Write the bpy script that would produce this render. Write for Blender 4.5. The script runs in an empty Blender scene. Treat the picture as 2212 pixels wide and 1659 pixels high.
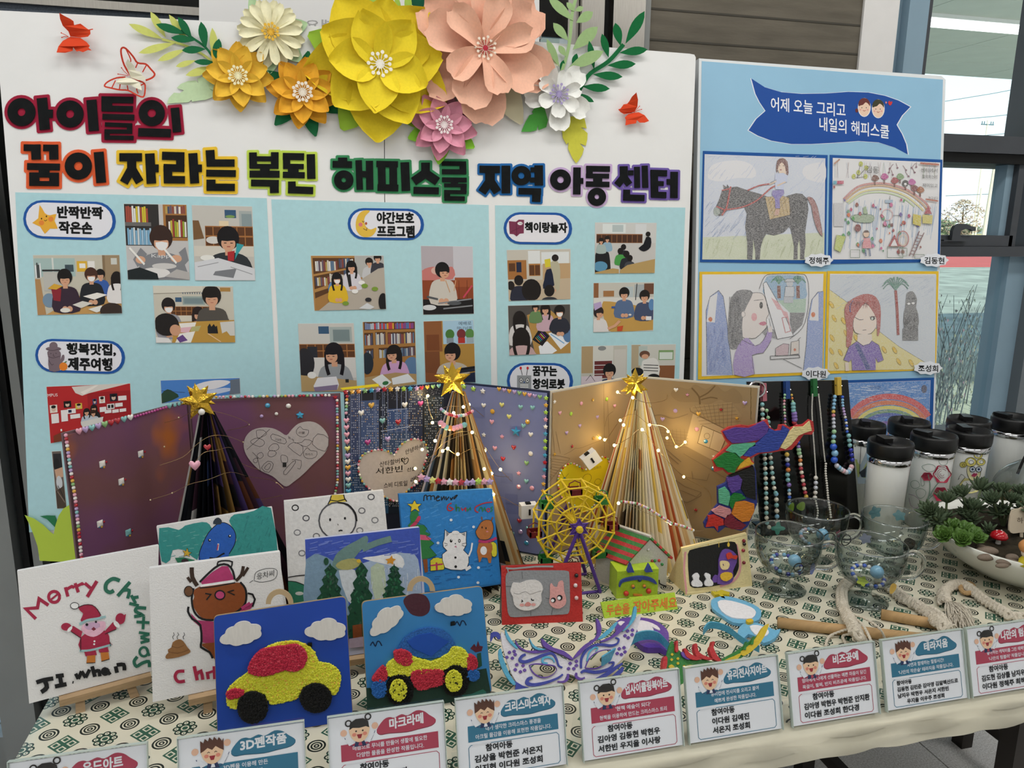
import bpy, math, random
from mathutils import Vector, Matrix, Quaternion
from mathutils.geometry import tessellate_polygon
rnd = random.Random(7)
SC = bpy.context.scene
COL = SC.collection
V = Vector
R = math.radians
# ---------------- camera ----------------
FPX = 1650.0
TZ = 0.74                      # height of the table top
CAM = V((0, 0, 1.44))
_p, _r, _y = R(12.1), R(0.62), R(14.0)
FW = V((math.sin(_y)*math.cos(_p), math.cos(_y)*math.cos(_p), -math.sin(_p)))
_ri = V((math.cos(_y), -math.sin(_y), 0)); _up = _ri.cross(FW)
RI = _ri*math.cos(_r)+_up*math.sin(_r); UP = _up*math.cos(_r)-_ri*math.sin(_r)
cam = bpy.data.cameras.new('camera'); camo = bpy.data.objects.new('camera', cam); COL.objects.link(camo)
cam.sensor_width = 36; cam.lens = FPX/2212*36; cam.clip_start = .05; cam.clip_end = 400
camo.matrix_world = Matrix(((RI.x, UP.x, -FW.x, CAM.x), (RI.y, UP.y, -FW.y, CAM.y), (RI.z, UP.z, -FW.z, CAM.z), (0, 0, 0, 1)))
SC.camera = camo
# ---------------- light and colour ----------------
SC.view_settings.view_transform = 'Standard'; SC.view_settings.look = 'None'
SC.view_settings.gamma = 1; SC.view_settings.exposure = -0.06; SC.view_settings.use_curve_mapping = False
SC.cycles.use_denoising = True; SC.cycles.max_bounces = 10; SC.cycles.transmission_bounces = 10; SC.cycles.transparent_max_bounces = 12
SC.cycles.caustics_reflective = False; SC.cycles.caustics_refractive = False
w = bpy.data.worlds.new('sky'); SC.world = w; w.use_nodes = True
nt = w.node_tree; bg = nt.nodes['Background']
geo = nt.nodes.new('ShaderNodeNewGeometry'); sx = nt.nodes.new('ShaderNodeSeparateXYZ'); rp = nt.nodes.new('ShaderNodeValToRGB')
mp = nt.nodes.new('ShaderNodeMapRange'); mp.inputs[1].default_value = 0; mp.inputs[2].default_value = -1
nt.links.new(geo.outputs['Incoming'], sx.inputs[0]); nt.links.new(sx.outputs[2], mp.inputs[0]); nt.links.new(mp.outputs[0], rp.inputs[0])
rp.color_ramp.elements[0].color = (.86, .90, .90, 1); rp.color_ramp.elements[1].color = (.22, .42, .80, 1)
e = rp.color_ramp.elements.new(.18); e.color = (.72, .86, .93, 1)
nt.links.new(rp.outputs[0], bg.inputs[0]); bg.inputs[1].default_value = 1.6
def light(name, kind, loc, power, **k):
    l = bpy.data.lights.new(name, kind); l.energy = power
    for a, b in k.items():
        if a != 'rot': setattr(l, a, b)
    o = bpy.data.objects.new(name, l); COL.objects.link(o); o.location = loc; o.rotation_euler = k.get('rot', (0, 0, 0)); return o
light('sun', 'SUN', (0, -5, 20), 6.0, angle=R(1), color=(1, .95, .85), rot=(R(52), 0, R(-12)))
CEIL = 3.0
LAMPS = [(-1.2, .95), (.5, .95), (2.2, .95), (-1.2, -.9), (.5, -.9), (2.2, -.9)]
for i, (x, y) in enumerate(LAMPS):
    light('ceiling_lamp_light', 'AREA', (x, y, CEIL-.09), 12.5, shape='RECTANGLE', size=1.2, size_y=.3, color=(1, .985, .95))
# ---------------- helpers ----------------
def ray(x, y): return FW+RI*((x-1106)/FPX)-UP*((y-829.5)/FPX)
def onz(x, y, z=TZ):
    d = ray(x, y); return CAM+d*((z-CAM.z)/d.z)
def ony(x, y, Y):
    d = ray(x, y); return CAM+d*(Y/d.y)
def lin(c):
    if not isinstance(c, str): return tuple(c)
    if len(c) == 3: c = ''.join(k*2 for k in c)
    o = []
    for i in (0, 2, 4):
        v = int(c[i:i+2], 16)/255
        o.append(v/12.92 if v <= .04045 else ((v+.055)/1.055)**2.4)
    return tuple(o)
MATS = {}
def mat(name, c='888', rough=.6, metal=0, spec=.3, trans=0, ior=1.45, emit=None, es=1, alpha=1, noise=0, nscale=40, bump=0, coat=0, sss=0, stretch=None):
    if name in MATS: return MATS[name]
    m = bpy.data.materials.new(name); m.use_nodes = True; MATS[name] = m
    t = m.node_tree; b = t.nodes['Principled BSDF']
    col = lin(c)+(1,)
    b.inputs['Base Color'].default_value = col; b.inputs['Roughness'].default_value = rough; b.inputs['Metallic'].default_value = metal
    b.inputs['Specular IOR Level'].default_value = spec; b.inputs['Transmission Weight'].default_value = trans; b.inputs['IOR'].default_value = ior
    b.inputs['Coat Weight'].default_value = coat; b.inputs['Alpha'].default_value = alpha
    if emit: b.inputs['Emission Color'].default_value = lin(emit)+(1,); b.inputs['Emission Strength'].default_value = es
    if noise or bump:
        tc = t.nodes.new('ShaderNodeTexCoord'); n = t.nodes.new('ShaderNodeTexNoise'); n.inputs['Scale'].default_value = nscale; n.inputs['Detail'].default_value = 4
        if stretch:
            mm = t.nodes.new('ShaderNodeMapping'); mm.inputs['Scale'].default_value = stretch
            t.links.new(tc.outputs['Object'], mm.inputs[0]); t.links.new(mm.outputs[0], n.inputs[0])
        else: t.links.new(tc.outputs['Object'], n.inputs[0])
        if noise:
            mx = t.nodes.new('ShaderNodeMix'); mx.data_type = 'RGBA'; mx.inputs[6].default_value = tuple(v*(1-noise) for v in col[:3])+(1,)
            mx.inputs[7].default_value = tuple(min(1, v*(1+noise)) for v in col[:3])+(1,)
            mr = t.nodes.new('ShaderNodeMapRange'); mr.inputs[1].default_value = .3; mr.inputs[2].default_value = .7
            t.links.new(n.outputs[0], mr.inputs[0]); t.links.new(mr.outputs[0], mx.inputs[0]); t.links.new(mx.outputs[2], b.inputs['Base Color'])
        if bump:
            bp = t.nodes.new('ShaderNodeBump'); bp.inputs['Distance'].default_value = bump; bp.inputs['Strength'].default_value = .8
            t.links.new(n.outputs[0], bp.inputs['Height']); t.links.new(bp.outputs[0], b.inputs['Normal'])
    return m
def colmat(name, rough=.6, spec=.25, coat=0, grain=0, gscale=300, stretch=(1, 1, 1), bump=0, white=0):
    """printed / painted surface: colour comes from the mesh's colour attribute, grain from noise"""
    if name in MATS: return MATS[name]
    m = mat(name, 'fff', rough, spec=spec, coat=coat); t = m.node_tree; b = t.nodes['Principled BSDF']
    a = t.nodes.new('ShaderNodeAttribute'); a.attribute_name = 'Col'; out = a.outputs['Color']
    if grain or bump:
        tc = t.nodes.new('ShaderNodeTexCoord'); mm = t.nodes.new('ShaderNodeMapping'); mm.inputs['Scale'].default_value = stretch; mm.inputs['Rotation'].default_value = (0, .6, 0)
        n = t.nodes.new('ShaderNodeTexNoise'); n.inputs['Scale'].default_value = gscale; n.inputs['Detail'].default_value = 3
        t.links.new(tc.outputs['Object'], mm.inputs[0]); t.links.new(mm.outputs[0], n.inputs[0])
        if grain:
            mr = t.nodes.new('ShaderNodeMapRange'); mr.inputs[1].default_value = .35; mr.inputs[2].default_value = .7; mr.inputs[3].default_value = 0; mr.inputs[4].default_value = grain
            mx = t.nodes.new('ShaderNodeMix'); mx.data_type = 'RGBA'
            t.links.new(n.outputs[0], mr.inputs[0]); t.links.new(mr.outputs[0], mx.inputs[0]); t.links.new(out, mx.inputs[6])
            mx.inputs[7].default_value = (.8, .78, .76, 1) if white else (.02, .02, .02, 1)
            out = mx.outputs[2]
        if bump:
            bp = t.nodes.new('ShaderNodeBump'); bp.inputs['Distance'].default_value = bump
            t.links.new(n.outputs[0], bp.inputs['Height']); t.links.new(bp.outputs[0], b.inputs['Normal'])
    t.links.new(out, b.inputs['Base Color'])
    return m
PRINT = colmat('printed_paper', .45, .3)
CRAYON = colmat('crayon_drawing', .7, .2, grain=.5, gscale=260, stretch=(1, 1, 4), white=1)
PAINT = colmat('acrylic_paint', .5, .35, grain=.12, gscale=160, bump=.0006)
WL = {}
def thing(name, label, cat, loc, group=None):
    o = bpy.data.objects.new(name, None); COL.objects.link(o); o.empty_display_size = .03
    o.location = loc; o['label'] = label; o['category'] = cat
    if group: o['group'] = group
    WL[o.name] = V(loc); return o
def tag(o, label=None, cat=None, group=None, kind=None):
    if label: o['label'] = label
    if cat: o['category'] = cat
    if group: o['group'] = group
    if kind: o['kind'] = kind
    return o
def mk(name, vs, fs, m, parent=None, smooth=False, cols=None, label=None):
    """link world-space vertices as ONE object; a top-level object gets its origin at its base"""
    vs = [V(v) for v in vs]
    if parent: off = WL[parent.name]
    else:
        xs = [v.x for v in vs]; ys = [v.y for v in vs]
        off = V(((min(xs)+max(xs))/2, (min(ys)+max(ys))/2, min(v.z for v in vs)))
    me = bpy.data.meshes.new(name); me.from_pydata([v-off for v in vs], [], fs)
    if cols:
        ca = me.color_attributes.new('Col', 'FLOAT_COLOR', 'CORNER')
        buf = []
        for f, c in zip(fs, cols): buf.extend((c+(1.0,))*len(f))
        ca.data.foreach_set('color', buf)
    if smooth: me.polygons.foreach_set('use_smooth', [True]*len(me.polygons))
    me.materials.append(m); me.update()
    o = bpy.data.objects.new(name, me); COL.objects.link(o)
    if parent: o.parent = parent
    else: o.location = off
    WL[o.name] = off.copy()
    if label: o['label'] = label
    return o
def inst(name, me, parent, M, label=None):
    """a part that shares mesh data, placed by a world matrix"""
    o = bpy.data.objects.new(name, me); COL.objects.link(o)
    if parent:
        o.parent = parent; M = Matrix.Translation(-WL[parent.name]) @ M
    o.matrix_basis = M
    if label: o['label'] = label
    WL[o.name] = (M.translation+(WL[parent.name] if parent else V((0, 0, 0))))
    return o
def struct(o): o['kind'] = 'structure'; return o
class MB:
    def __init__(s): s.v = []; s.f = []; s.c = []
    def add(s, vs, fs, c=None):
        n = len(s.v); s.v += [V(v) for v in vs]; s.f += [tuple(i+n for i in f) for f in fs]
        s.c += [c]*len(fs); return s
    def box(s, a, b, c=None):
        x0, y0, z0 = a; x1, y1, z1 = b
        return s.add([(x0, y0, z0), (x1, y0, z0), (x1, y1, z0), (x0, y1, z0), (x0, y0, z1), (x1, y0, z1), (x1, y1, z1), (x0, y1, z1)],
                     [(0, 3, 2, 1), (4, 5, 6, 7), (0, 1, 5, 4), (1, 2, 6, 5), (2, 3, 7, 6), (3, 0, 4, 7)], c)
    def obox(s, O, U, W, N, c=None):   # oriented box from corner and three edge vectors
        O, U, W, N = V(O), V(U), V(W), V(N)
        p = [O, O+U, O+U+W, O+W, O+N, O+U+N, O+U+W+N, O+W+N]
        return s.add(p, [(0, 3, 2, 1), (4, 5, 6, 7), (0, 1, 5, 4), (1, 2, 6, 5), (2, 3, 7, 6), (3, 0, 4, 7)], c)
    def tube(s, pts, r, n=6, closed=False, c=None, caps=True):
        pts = [V(p) for p in pts]; m = len(pts); rs = r if isinstance(r, (list, tuple)) else [r]*m
        vs = []; fs = []; prev = None
        for i, p in enumerate(pts):
            if closed: d = pts[(i+1) % m]-pts[i-1]
            else: d = pts[min(i+1, m-1)]-pts[max(i-1, 0)]
            if d.length < 1e-9: d = V((0, 0, 1))
            d.normalize()
            if prev is None: a = d.orthogonal().normalized()
            else:
                a = prev-d*prev.dot(d)
                a = a.normalized() if a.length > 1e-6 else d.orthogonal().normalized()
            prev = a; b = d.cross(a)
            for k in range(n):
                t = 2*math.pi*k/n; vs.append(p+(a*math.cos(t)+b*math.sin(t))*rs[i])
        for i in range(m if closed else m-1):
            j = (i+1) % m
            for k in range(n):
                k2 = (k+1) % n; fs.append((i*n+k, i*n+k2, j*n+k2, j*n+k))
        if not closed and caps: fs.append(tuple(range(n-1, -1, -1))); fs.append(tuple((m-1)*n+k for k in range(n)))
        return s.add(vs, fs, c)
    def lathe(s, O, prof, n=24, c=None, axis=None, close=False):
        O = V(O); ax = V(axis).normalized() if axis else V((0, 0, 1)); a = ax.orthogonal().normalized() if axis else V((1, 0, 0)); b = ax.cross(a)
        vs = []; fs = []; m = len(prof)
        for (r, z) in prof:
            for k in range(n):
                t = 2*math.pi*k/n; vs.append(O+(a*math.cos(t)+b*math.sin(t))*r+ax*z)
        for i in range(m if close else m-1):
            j = (i+1) % m
            for k in range(n):
                k2 = (k+1) % n; fs.append((i*n+k, i*n+k2, j*n+k2, j*n+k))
        return s.add(vs, fs, c)
    def ball(s, O, r, n=8, m=6, c=None):
        rr = r if isinstance(r, (tuple, list)) else (r, r, r); vs = [V(O)+V((0, 0, rr[2]))]; fs = []
        for i in range(1, m):
            t = math.pi*i/m
            for k in range(n):
                u = 2*math.pi*k/n; vs.append(V(O)+V((rr[0]*math.sin(t)*math.cos(u), rr[1]*math.sin(t)*math.sin(u), rr[2]*math.cos(t))))
        vs.append(V(O)-V((0, 0, rr[2]))); L = len(vs)-1
        for k in range(n):
            k2 = (k+1) % n; fs.append((0, 1+k, 1+k2)); fs.append((L, 1+(m-2)*n+k2, 1+(m-2)*n+k))
            for i in range(m-2): fs.append((1+i*n+k, 1+(i+1)*n+k, 1+(i+1)*n+k2, 1+i*n+k2))
        return s.add(vs, fs, c)
    def mk(s, name, m, parent=None, smooth=False, label=None):
        cols = None
        if s.c and s.c[0] is not None: cols = [lin(c) for c in s.c]
        return mk(name, s.v, s.f, m, parent, smooth, cols, label)
def catmull(p, n=5, closed=False):
    m = len(p); out = []
    for i in range(m if closed else m-1):
        if closed: a, b, c, d = p[i-1], p[i], p[(i+1) % m], p[(i+2) % m]
        else: a, b, c, d = p[max(i-1, 0)], p[i], p[i+1], p[min(i+2, m-1)]
        for k in range(n):
            t = k/n
            out.append(tuple(.5*((2*b[j])+(-a[j]+c[j])*t+(2*a[j]-5*b[j]+4*c[j]-d[j])*t*t+(-a[j]+3*b[j]-3*c[j]+d[j])*t**3) for j in range(len(b))))
    if not closed: out.append(tuple(p[-1]))
    return out
def P2(s):
    """'x y x y' -> points"""
    if isinstance(s, str): s = [float(k) for k in s.replace(',', ' ').split()]
    if s and not isinstance(s[0], (tuple, list)): s = [(s[i], s[i+1]) for i in range(0, len(s), 2)]
    return list(s)
def ribbon(pts, w, square=0):
    """left and right outline of a stroke in 2D"""
    pts = [V((p[0], p[1])) for p in pts]; m = len(pts); L = []; Rr = []
    if square:
        d = (pts[0]-pts[1]).normalized(); pts[0] = pts[0]+d*square; d = (pts[-1]-pts[-2]).normalized(); pts[-1] = pts[-1]+d*square
    ws = w if isinstance(w, (list, tuple)) else [w]*m
    for i in range(m):
        d0 = (pts[i]-pts[i-1]) if i else (pts[1]-pts[0]); d1 = (pts[i+1]-pts[i]) if i < m-1 else (pts[i]-pts[i-1])
        d0 = d0.normalized() if d0.length > 1e-9 else V((1, 0)); d1 = d1.normalized() if d1.length > 1e-9 else d0
        t = (d0+d1)
        t = t.normalized() if t.length > 1e-6 else d0
        n = V((-t.y, t.x)); k = 1/max(.5, abs(n.dot(V((-d1.y, d1.x)))))
        L.append(pts[i]+n*ws[i]/2*k); Rr.append(pts[i]-n*ws[i]/2*k)
    return L, Rr
class Pl:
    """plane through P0 with unit normal n (towards the viewer); px() lands a line of sight on it"""
    def __init__(s, P0, n): s.P = V(P0); s.n = V(n).normalized()
    def __call__(s, x, y, off=0):
        d = ray(x, y); return CAM+d*(((s.P+s.n*off-CAM).dot(s.n))/d.dot(s.n))
def lean(A, B, th):
    """upright plane through two table points, leaning back th degrees"""
    A, B = V(A), V(B); u = (B-A); u.z = 0; u.normalize(); n = V((u.y, -u.x, 0))
    return Pl(A, n*math.cos(R(th))+V((0, 0, math.sin(R(th)))))
class Rect:
    """local frame on a real sheet: x right, y DOWN from the top-left corner, in metres*s"""
    def __init__(s, O, U, W, sc=.001): s.O, s.U, s.W, s.sc = V(O), V(U).normalized(), V(W).normalized(), sc; s.n = s.W.cross(s.U).normalized()*1.0
    def __call__(s, x, y, off=0): return s.O+s.U*(x*s.sc)+s.W*(y*s.sc)+s.n*off
TC = {}
def textmesh(s, bold=0):
    k = (s, round(bold, 3))
    if k in TC: return TC[k]
    cu = bpy.data.curves.new('t', 'FONT'); cu.body = s; cu.size = 1; cu.resolution_u = 2; cu.offset = bold; cu.fill_mode = 'FRONT'
    o = bpy.data.objects.new('t', cu)
    me = bpy.data.meshes.new_from_object(o)
    vs = [(v.co.x, v.co.y) for v in me.vertices]; fs = [tuple(p.vertices) for p in me.polygons]
    bpy.data.objects.remove(o); bpy.data.curves.remove(cu); bpy.data.meshes.remove(me)
    x0 = min(v[0] for v in vs); x1 = max(v[0] for v in vs); y0 = min(v[1] for v in vs); y1 = max(v[1] for v in vs)
    TC[k] = (vs, fs, x0, x1, y0, y1); return TC[k]
class Art:
    def __init__(s, f, ox=0, oy=0, sc=1, base=.0003, step=.00003):
        s.f = f; s.o = (ox, oy, sc); s.off = base; s.step = step; s.m = MB()
    def crop(s, ox, oy, sc): s.o = (ox, oy, sc); return s
    def g(s, x, y): return s.f(x/s.o[2]+s.o[0], y/s.o[2]+s.o[1], s.off)
    def p(s, c, pts, sm=0, holes=None):
        pts = P2(pts)
        if sm: pts = catmull(pts, sm, True)
        loops = [pts]+[P2(h) for h in (holes or [])]
        tri = tessellate_polygon([[V((a[0], a[1], 0)) for a in l] for l in loops])
        flat = [q for l in loops for q in l]
        vs = [s.g(*q) for q in flat]; fs = []
        for t in tri:
            t = tuple(t); a, b, d = (V(flat[i]) for i in t)
            ar = (b-a).cross(d-a) if False else (b[0]-a[0])*(d[1]-a[1])-(b[1]-a[1])*(d[0]-a[0])
            if abs(ar) < 1e-9: continue
            fs.append(t if ar < 0 else (t[0], t[2], t[1]))
        s.m.add(vs, fs, c); s.off += s.step; return s
    def l(s, c, w, pts, sm=0, closed=0):
        pts = P2(pts)
        if sm: pts = catmull(pts, sm, bool(closed))
        if closed: pts = pts+[pts[0]]
        if isinstance(w, (tuple, list)) and len(w) == 2: w = [w[0]+(w[1]-w[0])*i/(len(pts)-1) for i in range(len(pts))]
        L, Q = ribbon(pts, w); n = len(L)
        s.m.add([s.g(*q) for q in L+Q], [(i, i+1, n+i+1, n+i) for i in range(n-1)], c); s.off += s.step; return s
    def e(s, c, cx, cy, rx, ry=None, rot=0, n=20, ring=0):
        ry = ry or rx; a = R(rot); pt = []
        for k in range(n):
            t = 2*math.pi*k/n; x, y = rx*math.cos(t), ry*math.sin(t); pt.append((cx+x*math.cos(a)-y*math.sin(a), cy+x*math.sin(a)+y*math.cos(a)))
        return s.l(c, ring, pt, 0, 1) if ring else s.p(c, pt)
    def r(s, c, x0, y0, x1, y1): return s.p(c, [(x0, y0), (x1, y0), (x1, y1), (x0, y1)])
    def t(s, c, txt, x, y, h, w=None, dy=0, bold=0, slant=0):
        """text with its lower-left corner at x,y, cap height h, total width w; dy = rise of the base line over the width"""
        if bold > .026:
            o, e = s.off, (bold-.02)*h*.95
            for i, (ex, ey) in enumerate(((e, 0), (-e, 0), (0, e), (0, -e), (0, 0))): s.off = o+i*.00001; s.t(c, txt, x+ex, y+ey, h, w, dy, .02, slant)
            s.off = o+s.step*2; return s
        vs, fs, x0, x1, y0, y1 = textmesh(txt, bold); k = h/(y1-y0); w = w or (x1-x0)*k; kx = w/(x1-x0)
        P = []
        for a, b in vs:
            X = (a-x0)*kx; Y = (b-y0)*k; P.append(s.g(x+X+slant*Y, y-Y+dy*X/w))
        s.m.add(P, fs, c); s.off += s.step; return s
    def build(s, name, m=None, parent=None, label=None):
        return s.m.mk(name, m or PRINT, parent, label=label)
def slab(name, f, pts, o1, o0, m, parent=None, sm=0, holes=None, label=None, bevel=0, smooth=False):
    """a card cut to an outline: front face at o1, back at o0 on a plane"""
    pts = P2(pts)
    if sm: pts = catmull(pts, sm, True)
    mb = MB(); addslab(mb, f, pts, o1, o0, holes); return mb.mk(name, m, parent, smooth, label)
def addslab(mb, f, pts, o1, o0, holes=None, c=None):
    loops = [pts]+[P2(h) for h in (holes or [])]; flat = [q for l in loops for q in l]; n = len(flat)
    front = [f(q[0], q[1], o1) for q in flat]; back = [p-f.n*(o1-o0) for p in front]
    fs = []
    for t in tessellate_polygon([[V((a[0], a[1], 0)) for a in l] for l in loops]):
        a, b, d = (flat[i] for i in t)
        ar = (b[0]-a[0])*(d[1]-a[1])-(b[1]-a[1])*(d[0]-a[0])
        if abs(ar) < 1e-9: continue
        t = tuple(t) if ar < 0 else (t[0], t[2], t[1]); fs.append(t); fs.append((t[0]+n, t[2]+n, t[1]+n))
    k = 0
    for l in loops:
        for i in range(len(l)):
            j = (i+1) % len(l); fs.append((k+i, k+j, k+j+n, k+i+n))
        k += len(l)
    mb.add(front+back, fs, c); return mb
def circ(cx, cy, r, n=20, ry=None, a0=0): return [(cx+r*math.cos(a0+2*math.pi*k/n), cy+(ry or r)*math.sin(a0+2*math.pi*k/n)) for k in range(n)]
def sub(pts, ox, oy, sc): return [(x/sc+ox, y/sc+oy) for x, y in P2(pts)]
_sm = {}
def sphere_mesh(name, r, m, n=10, k=7):
    if name not in _sm:
        b = MB().ball((0, 0, 0), r, n, k); me = bpy.data.meshes.new(name); me.from_pydata(b.v, [], b.f); me.polygons.foreach_set('use_smooth', [True]*len(b.f)); me.materials.append(m); _sm[name] = me
    return _sm[name]
# ================= the room =================
CONC = mat('board_formed_concrete', '6b655a', .85, noise=.18, nscale=6, bump=.004, stretch=(1, 1, 6))
WHITEW = mat('white_plaster', 'e6e4e2', .8, noise=.02, nscale=20)
STEEL = mat('brushed_steel', 'a8a49d', .28, metal=1, noise=.1, nscale=30, stretch=(40, 1, 1))
DSTEEL = mat('grey_door_metal', '8b8d8b', .45, metal=.3, noise=.05, nscale=8)
RAIL = mat('slate_metal', '4a525c', .45, metal=.3, noise=.25, nscale=300)
DGLASS = mat('dark_door_glass', '0a0b0a', .05, spec=.6)
FRL = mat('window_frame_light', '8aa3b3', .45, noise=.03, nscale=10)
FRD = mat('window_frame_dark', '4a4d52', .5, noise=.05, nscale=10)
BLACK = mat('black_rubber', '0b0c0c', .5)
def glassmat(name, tint='eef6f4', rough=0, ior=1.45, edge=None):
    if name in MATS: return MATS[name]
    m = bpy.data.materials.new(name); m.use_nodes = True; t = m.node_tree; MATS[name] = m
    for n in list(t.nodes):
        if n.type == 'BSDF_PRINCIPLED': t.nodes.remove(n)
    o = [n for n in t.nodes if n.type == 'OUTPUT_MATERIAL'][0]
    tr = t.nodes.new('ShaderNodeBsdfTransparent'); tr.inputs[0].default_value = lin(tint)+(1,); gl = t.nodes.new('ShaderNodeBsdfGlossy'); gl.inputs['Roughness'].default_value = rough
    fr = t.nodes.new('ShaderNodeFresnel'); fr.inputs[0].default_value = ior; mx = t.nodes.new('ShaderNodeMixShader')
    gg = t.nodes.new('ShaderNodeNewGeometry'); sb = t.nodes.new('ShaderNodeMath'); sb.operation = 'SUBTRACT'; sb.inputs[0].default_value = 1; t.links.new(gg.outputs['Backfacing'], sb.inputs[1])
    ml = t.nodes.new('ShaderNodeMath'); ml.operation = 'MULTIPLY'; t.links.new(fr.outputs[0], ml.inputs[0]); t.links.new(sb.outputs[0], ml.inputs[1])
    t.links.new(ml.outputs[0], mx.inputs[0]); t.links.new(tr.outputs[0], mx.inputs[1]); t.links.new(gl.outputs[0], mx.inputs[2]); t.links.new(mx.outputs[0], o.inputs[0])
    if edge:
        lw = t.nodes.new('ShaderNodeLayerWeight'); lw.inputs[0].default_value = .35; cm = t.nodes.new('ShaderNodeMix'); cm.data_type = 'RGBA'; cm.inputs[6].default_value = lin(tint)+(1,); cm.inputs[7].default_value = lin(edge)+(1,)
        t.links.new(lw.outputs['Facing'], cm.inputs[0]); t.links.new(cm.outputs[2], tr.inputs[0])
    return m
PANE = glassmat('window_glass', 'f8fcfc')
ACRYL = glassmat('clear_acrylic', 'fdfefe', .03)
XL, XR, YF, YB = -2.6, 3.4, -2.6, 2.0
FLOORM = mat('terrazzo', 'eceae6', .35, spec=.4, noise=.3, nscale=240); JOINT = mat('floor_joint', '6d6b67', .7)
fl = struct(MB().box((XL, YF, -.06), (XR, 2.3, -.004)).mk('floor', JOINT))
tile = MB(); s = .6-.004; tile.box((0, 0, -.01), (s, s, 0)); tm = None
for i in range(10):
    for j in range(8):
        x, y = XL+i*.6+.31-.3, YF+j*.6+.11
        if tm is None:
            me = bpy.data.meshes.new('floor_tile'); me.from_pydata(tile.v, [], tile.f); me.materials.append(FLOORM); tm = me
        inst('floor_tile', tm, fl, Matrix.Translation((x-.01, y-.1, 0)))
struct(MB().box((XL-.2, YF-.2, CEIL), (XR+.2, 2.25, CEIL+.15)).mk('ceiling', WHITEW))
struct(MB().box((XL-.2, YF-.2, 0), (XL, 2.25, CEIL)).mk('wall_left', WHITEW))
struct(MB().box((XR, YF-.2, 0), (XR+.2, 2.25, CEIL)).mk('wall_right', WHITEW))
struct(MB().box((XL, YF-.2, 0), (XR, YF, CEIL)).mk('wall_front', WHITEW))
# concrete wall with board marks, white pillar
wb = MB().box((.854, 2.0, 0), (1.493, 2.25, CEIL)).mk('wall_back', CONC); struct(wb)
for z in (1.05, 1.33, 1.62, 1.905, 1.98, 2.3): MB().box((.856, 1.9985, z), (1.491, 2.0, z+.005), None).mk('form_joint', mat('joint_dark', '4d4a43', .9), wb)
struct(MB().box((1.493, 1.992, 0), (1.606, 2.25, CEIL)).mk('trim_1', WHITEW, label='white wall strip beside the window'))
# the door of steel and dark glass behind the board
d1 = thing('door_1', 'glazed door in a steel frame behind the display board', 'door', (0, 2.0, 0)); d1['kind'] = 'structure'
MB().box((-.83, 1.96, 0), (-.752, 2.06, CEIL)).mk('frame_post', DSTEEL, d1)
MB().box((-.745, 1.99, 0), (-.73, 2.05, CEIL)).mk('gasket', BLACK, d1)
MB().box((-.72, 1.985, 0), (-.70, 2.05, CEIL)).mk('edge_strip', DSTEEL, d1)
MB().box((-.73, 2.035, 0), (.64, 2.045, 1.845)).mk('glass_panel', DGLASS, d1)
MB().box((-.69, 1.99, 1.83), (.56, 2.05, 1.885)).mk('top_rail', RAIL, d1)
MB().box((-.69, 1.98, 1.885), (.56, 2.05, 1.902)).mk('top_strip', STEEL, d1)
MB().box((-.69, 2.04, 1.905), (.64, 2.05, 2.6)).mk('transom_glass', DGLASS, d1)
MB().box((.632, 1.99, 0), (.66, 2.06, CEIL)).mk('frame_post', STEEL, d1)
MB().box((.662, 1.97, 0), (.722, 2.06, CEIL)).mk('frame_post', STEEL, d1)
MB().box((.722, 2.01, 0), (.748, 2.06, CEIL)).mk('gasket', BLACK, d1)
MB().box((.748, 1.975, 0), (.835, 2.06, CEIL)).mk('frame_post', STEEL, d1)
MB().box((.835, 1.985, 0), (.854, 2.06, CEIL)).mk('edge_strip', DSTEEL, d1)
MB().box((XL, 2.0, 0), (-.83, 2.06, .12)).mk('sill_rail', DSTEEL, d1)
MB().box((XL, 2.02, .12), (-.83, 2.03, CEIL)).mk('side_light', PANE, d1)
MB().box((-.83, 2.06, 2.6), (.854, 2.2, CEIL)).mk('lintel', DSTEEL, d1)
# paper on the door, lettered on its other side so the words show through mirrored
t = thing('paper_notice', 'white paper sheet on the door above the board, its grey words showing through mirrored', 'paper', (.16, 1.97, 1.7))
f = Pl((0, 1.97, 0), (0, -1, 0))
a = Art(f); a.r('f1f0ef', 430, -60, 1165, 130).r('e2e2e4', 430, -60, 1165, -30); a.off += .0003
a.t('b4b3b2', '함께 행동해요!', 868, 62, 20, -218, 0, .015); a.build('sheet', PRINT, t)
# ================= window =================
wn = thing('window_1', 'tall grey framed window with an awning sash', 'window', (2.0, 2.05, 0)); wn['kind'] = 'structure'
def wbox(n, x0, x1, z0, z1, y0=2.02, y1=2.12, m=FRD): return MB().box((x0, y0, z0), (x1, y1, z1)).mk(n, m, wn)
wbox('frame_post', 1.606, 1.646, 0, CEIL, 2.03, 2.14, FRL); wbox('frame_post', 1.646, 1.712, 0, CEIL, 2.0, 2.14, FRL); wbox('frame_side', 1.712, 1.74, 0, CEIL, 2.02, 2.2)
wbox('rail', 1.74, 3.4, 1.655, 1.706, 2.0, 2.2)
wbox('track', 1.74, 3.4, 1.64, 1.654, 2.01, 2.2, BLACK); wbox('track', 1.74, 3.4, 1.625, 1.639, 2.0, 2.2, BLACK)
wbox('rail', 1.74, 3.4, 1.344, 1.375, 2.0, 2.11)
sash = wbox('sash_frame', 1.74, 2.13, 1.376, 1.409, 2.01, 2.1, FRD)
wbox('sash_frame', 2.092, 2.117, 1.409, 1.625, 2.03, 2.075, FRL); wbox('sash_frame', 2.1171, 2.142, 1.376, 1.625, 2.01, 2.075, FRD)
wbox('frame_post', 2.162, 2.235, .74, 1.344, 2.04, 2.11, FRL); wbox('frame_side', 2.235, 2.31, .74, 1.344, 2.0, 2.11, mat('frame_grey', '747b80', .5))
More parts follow.
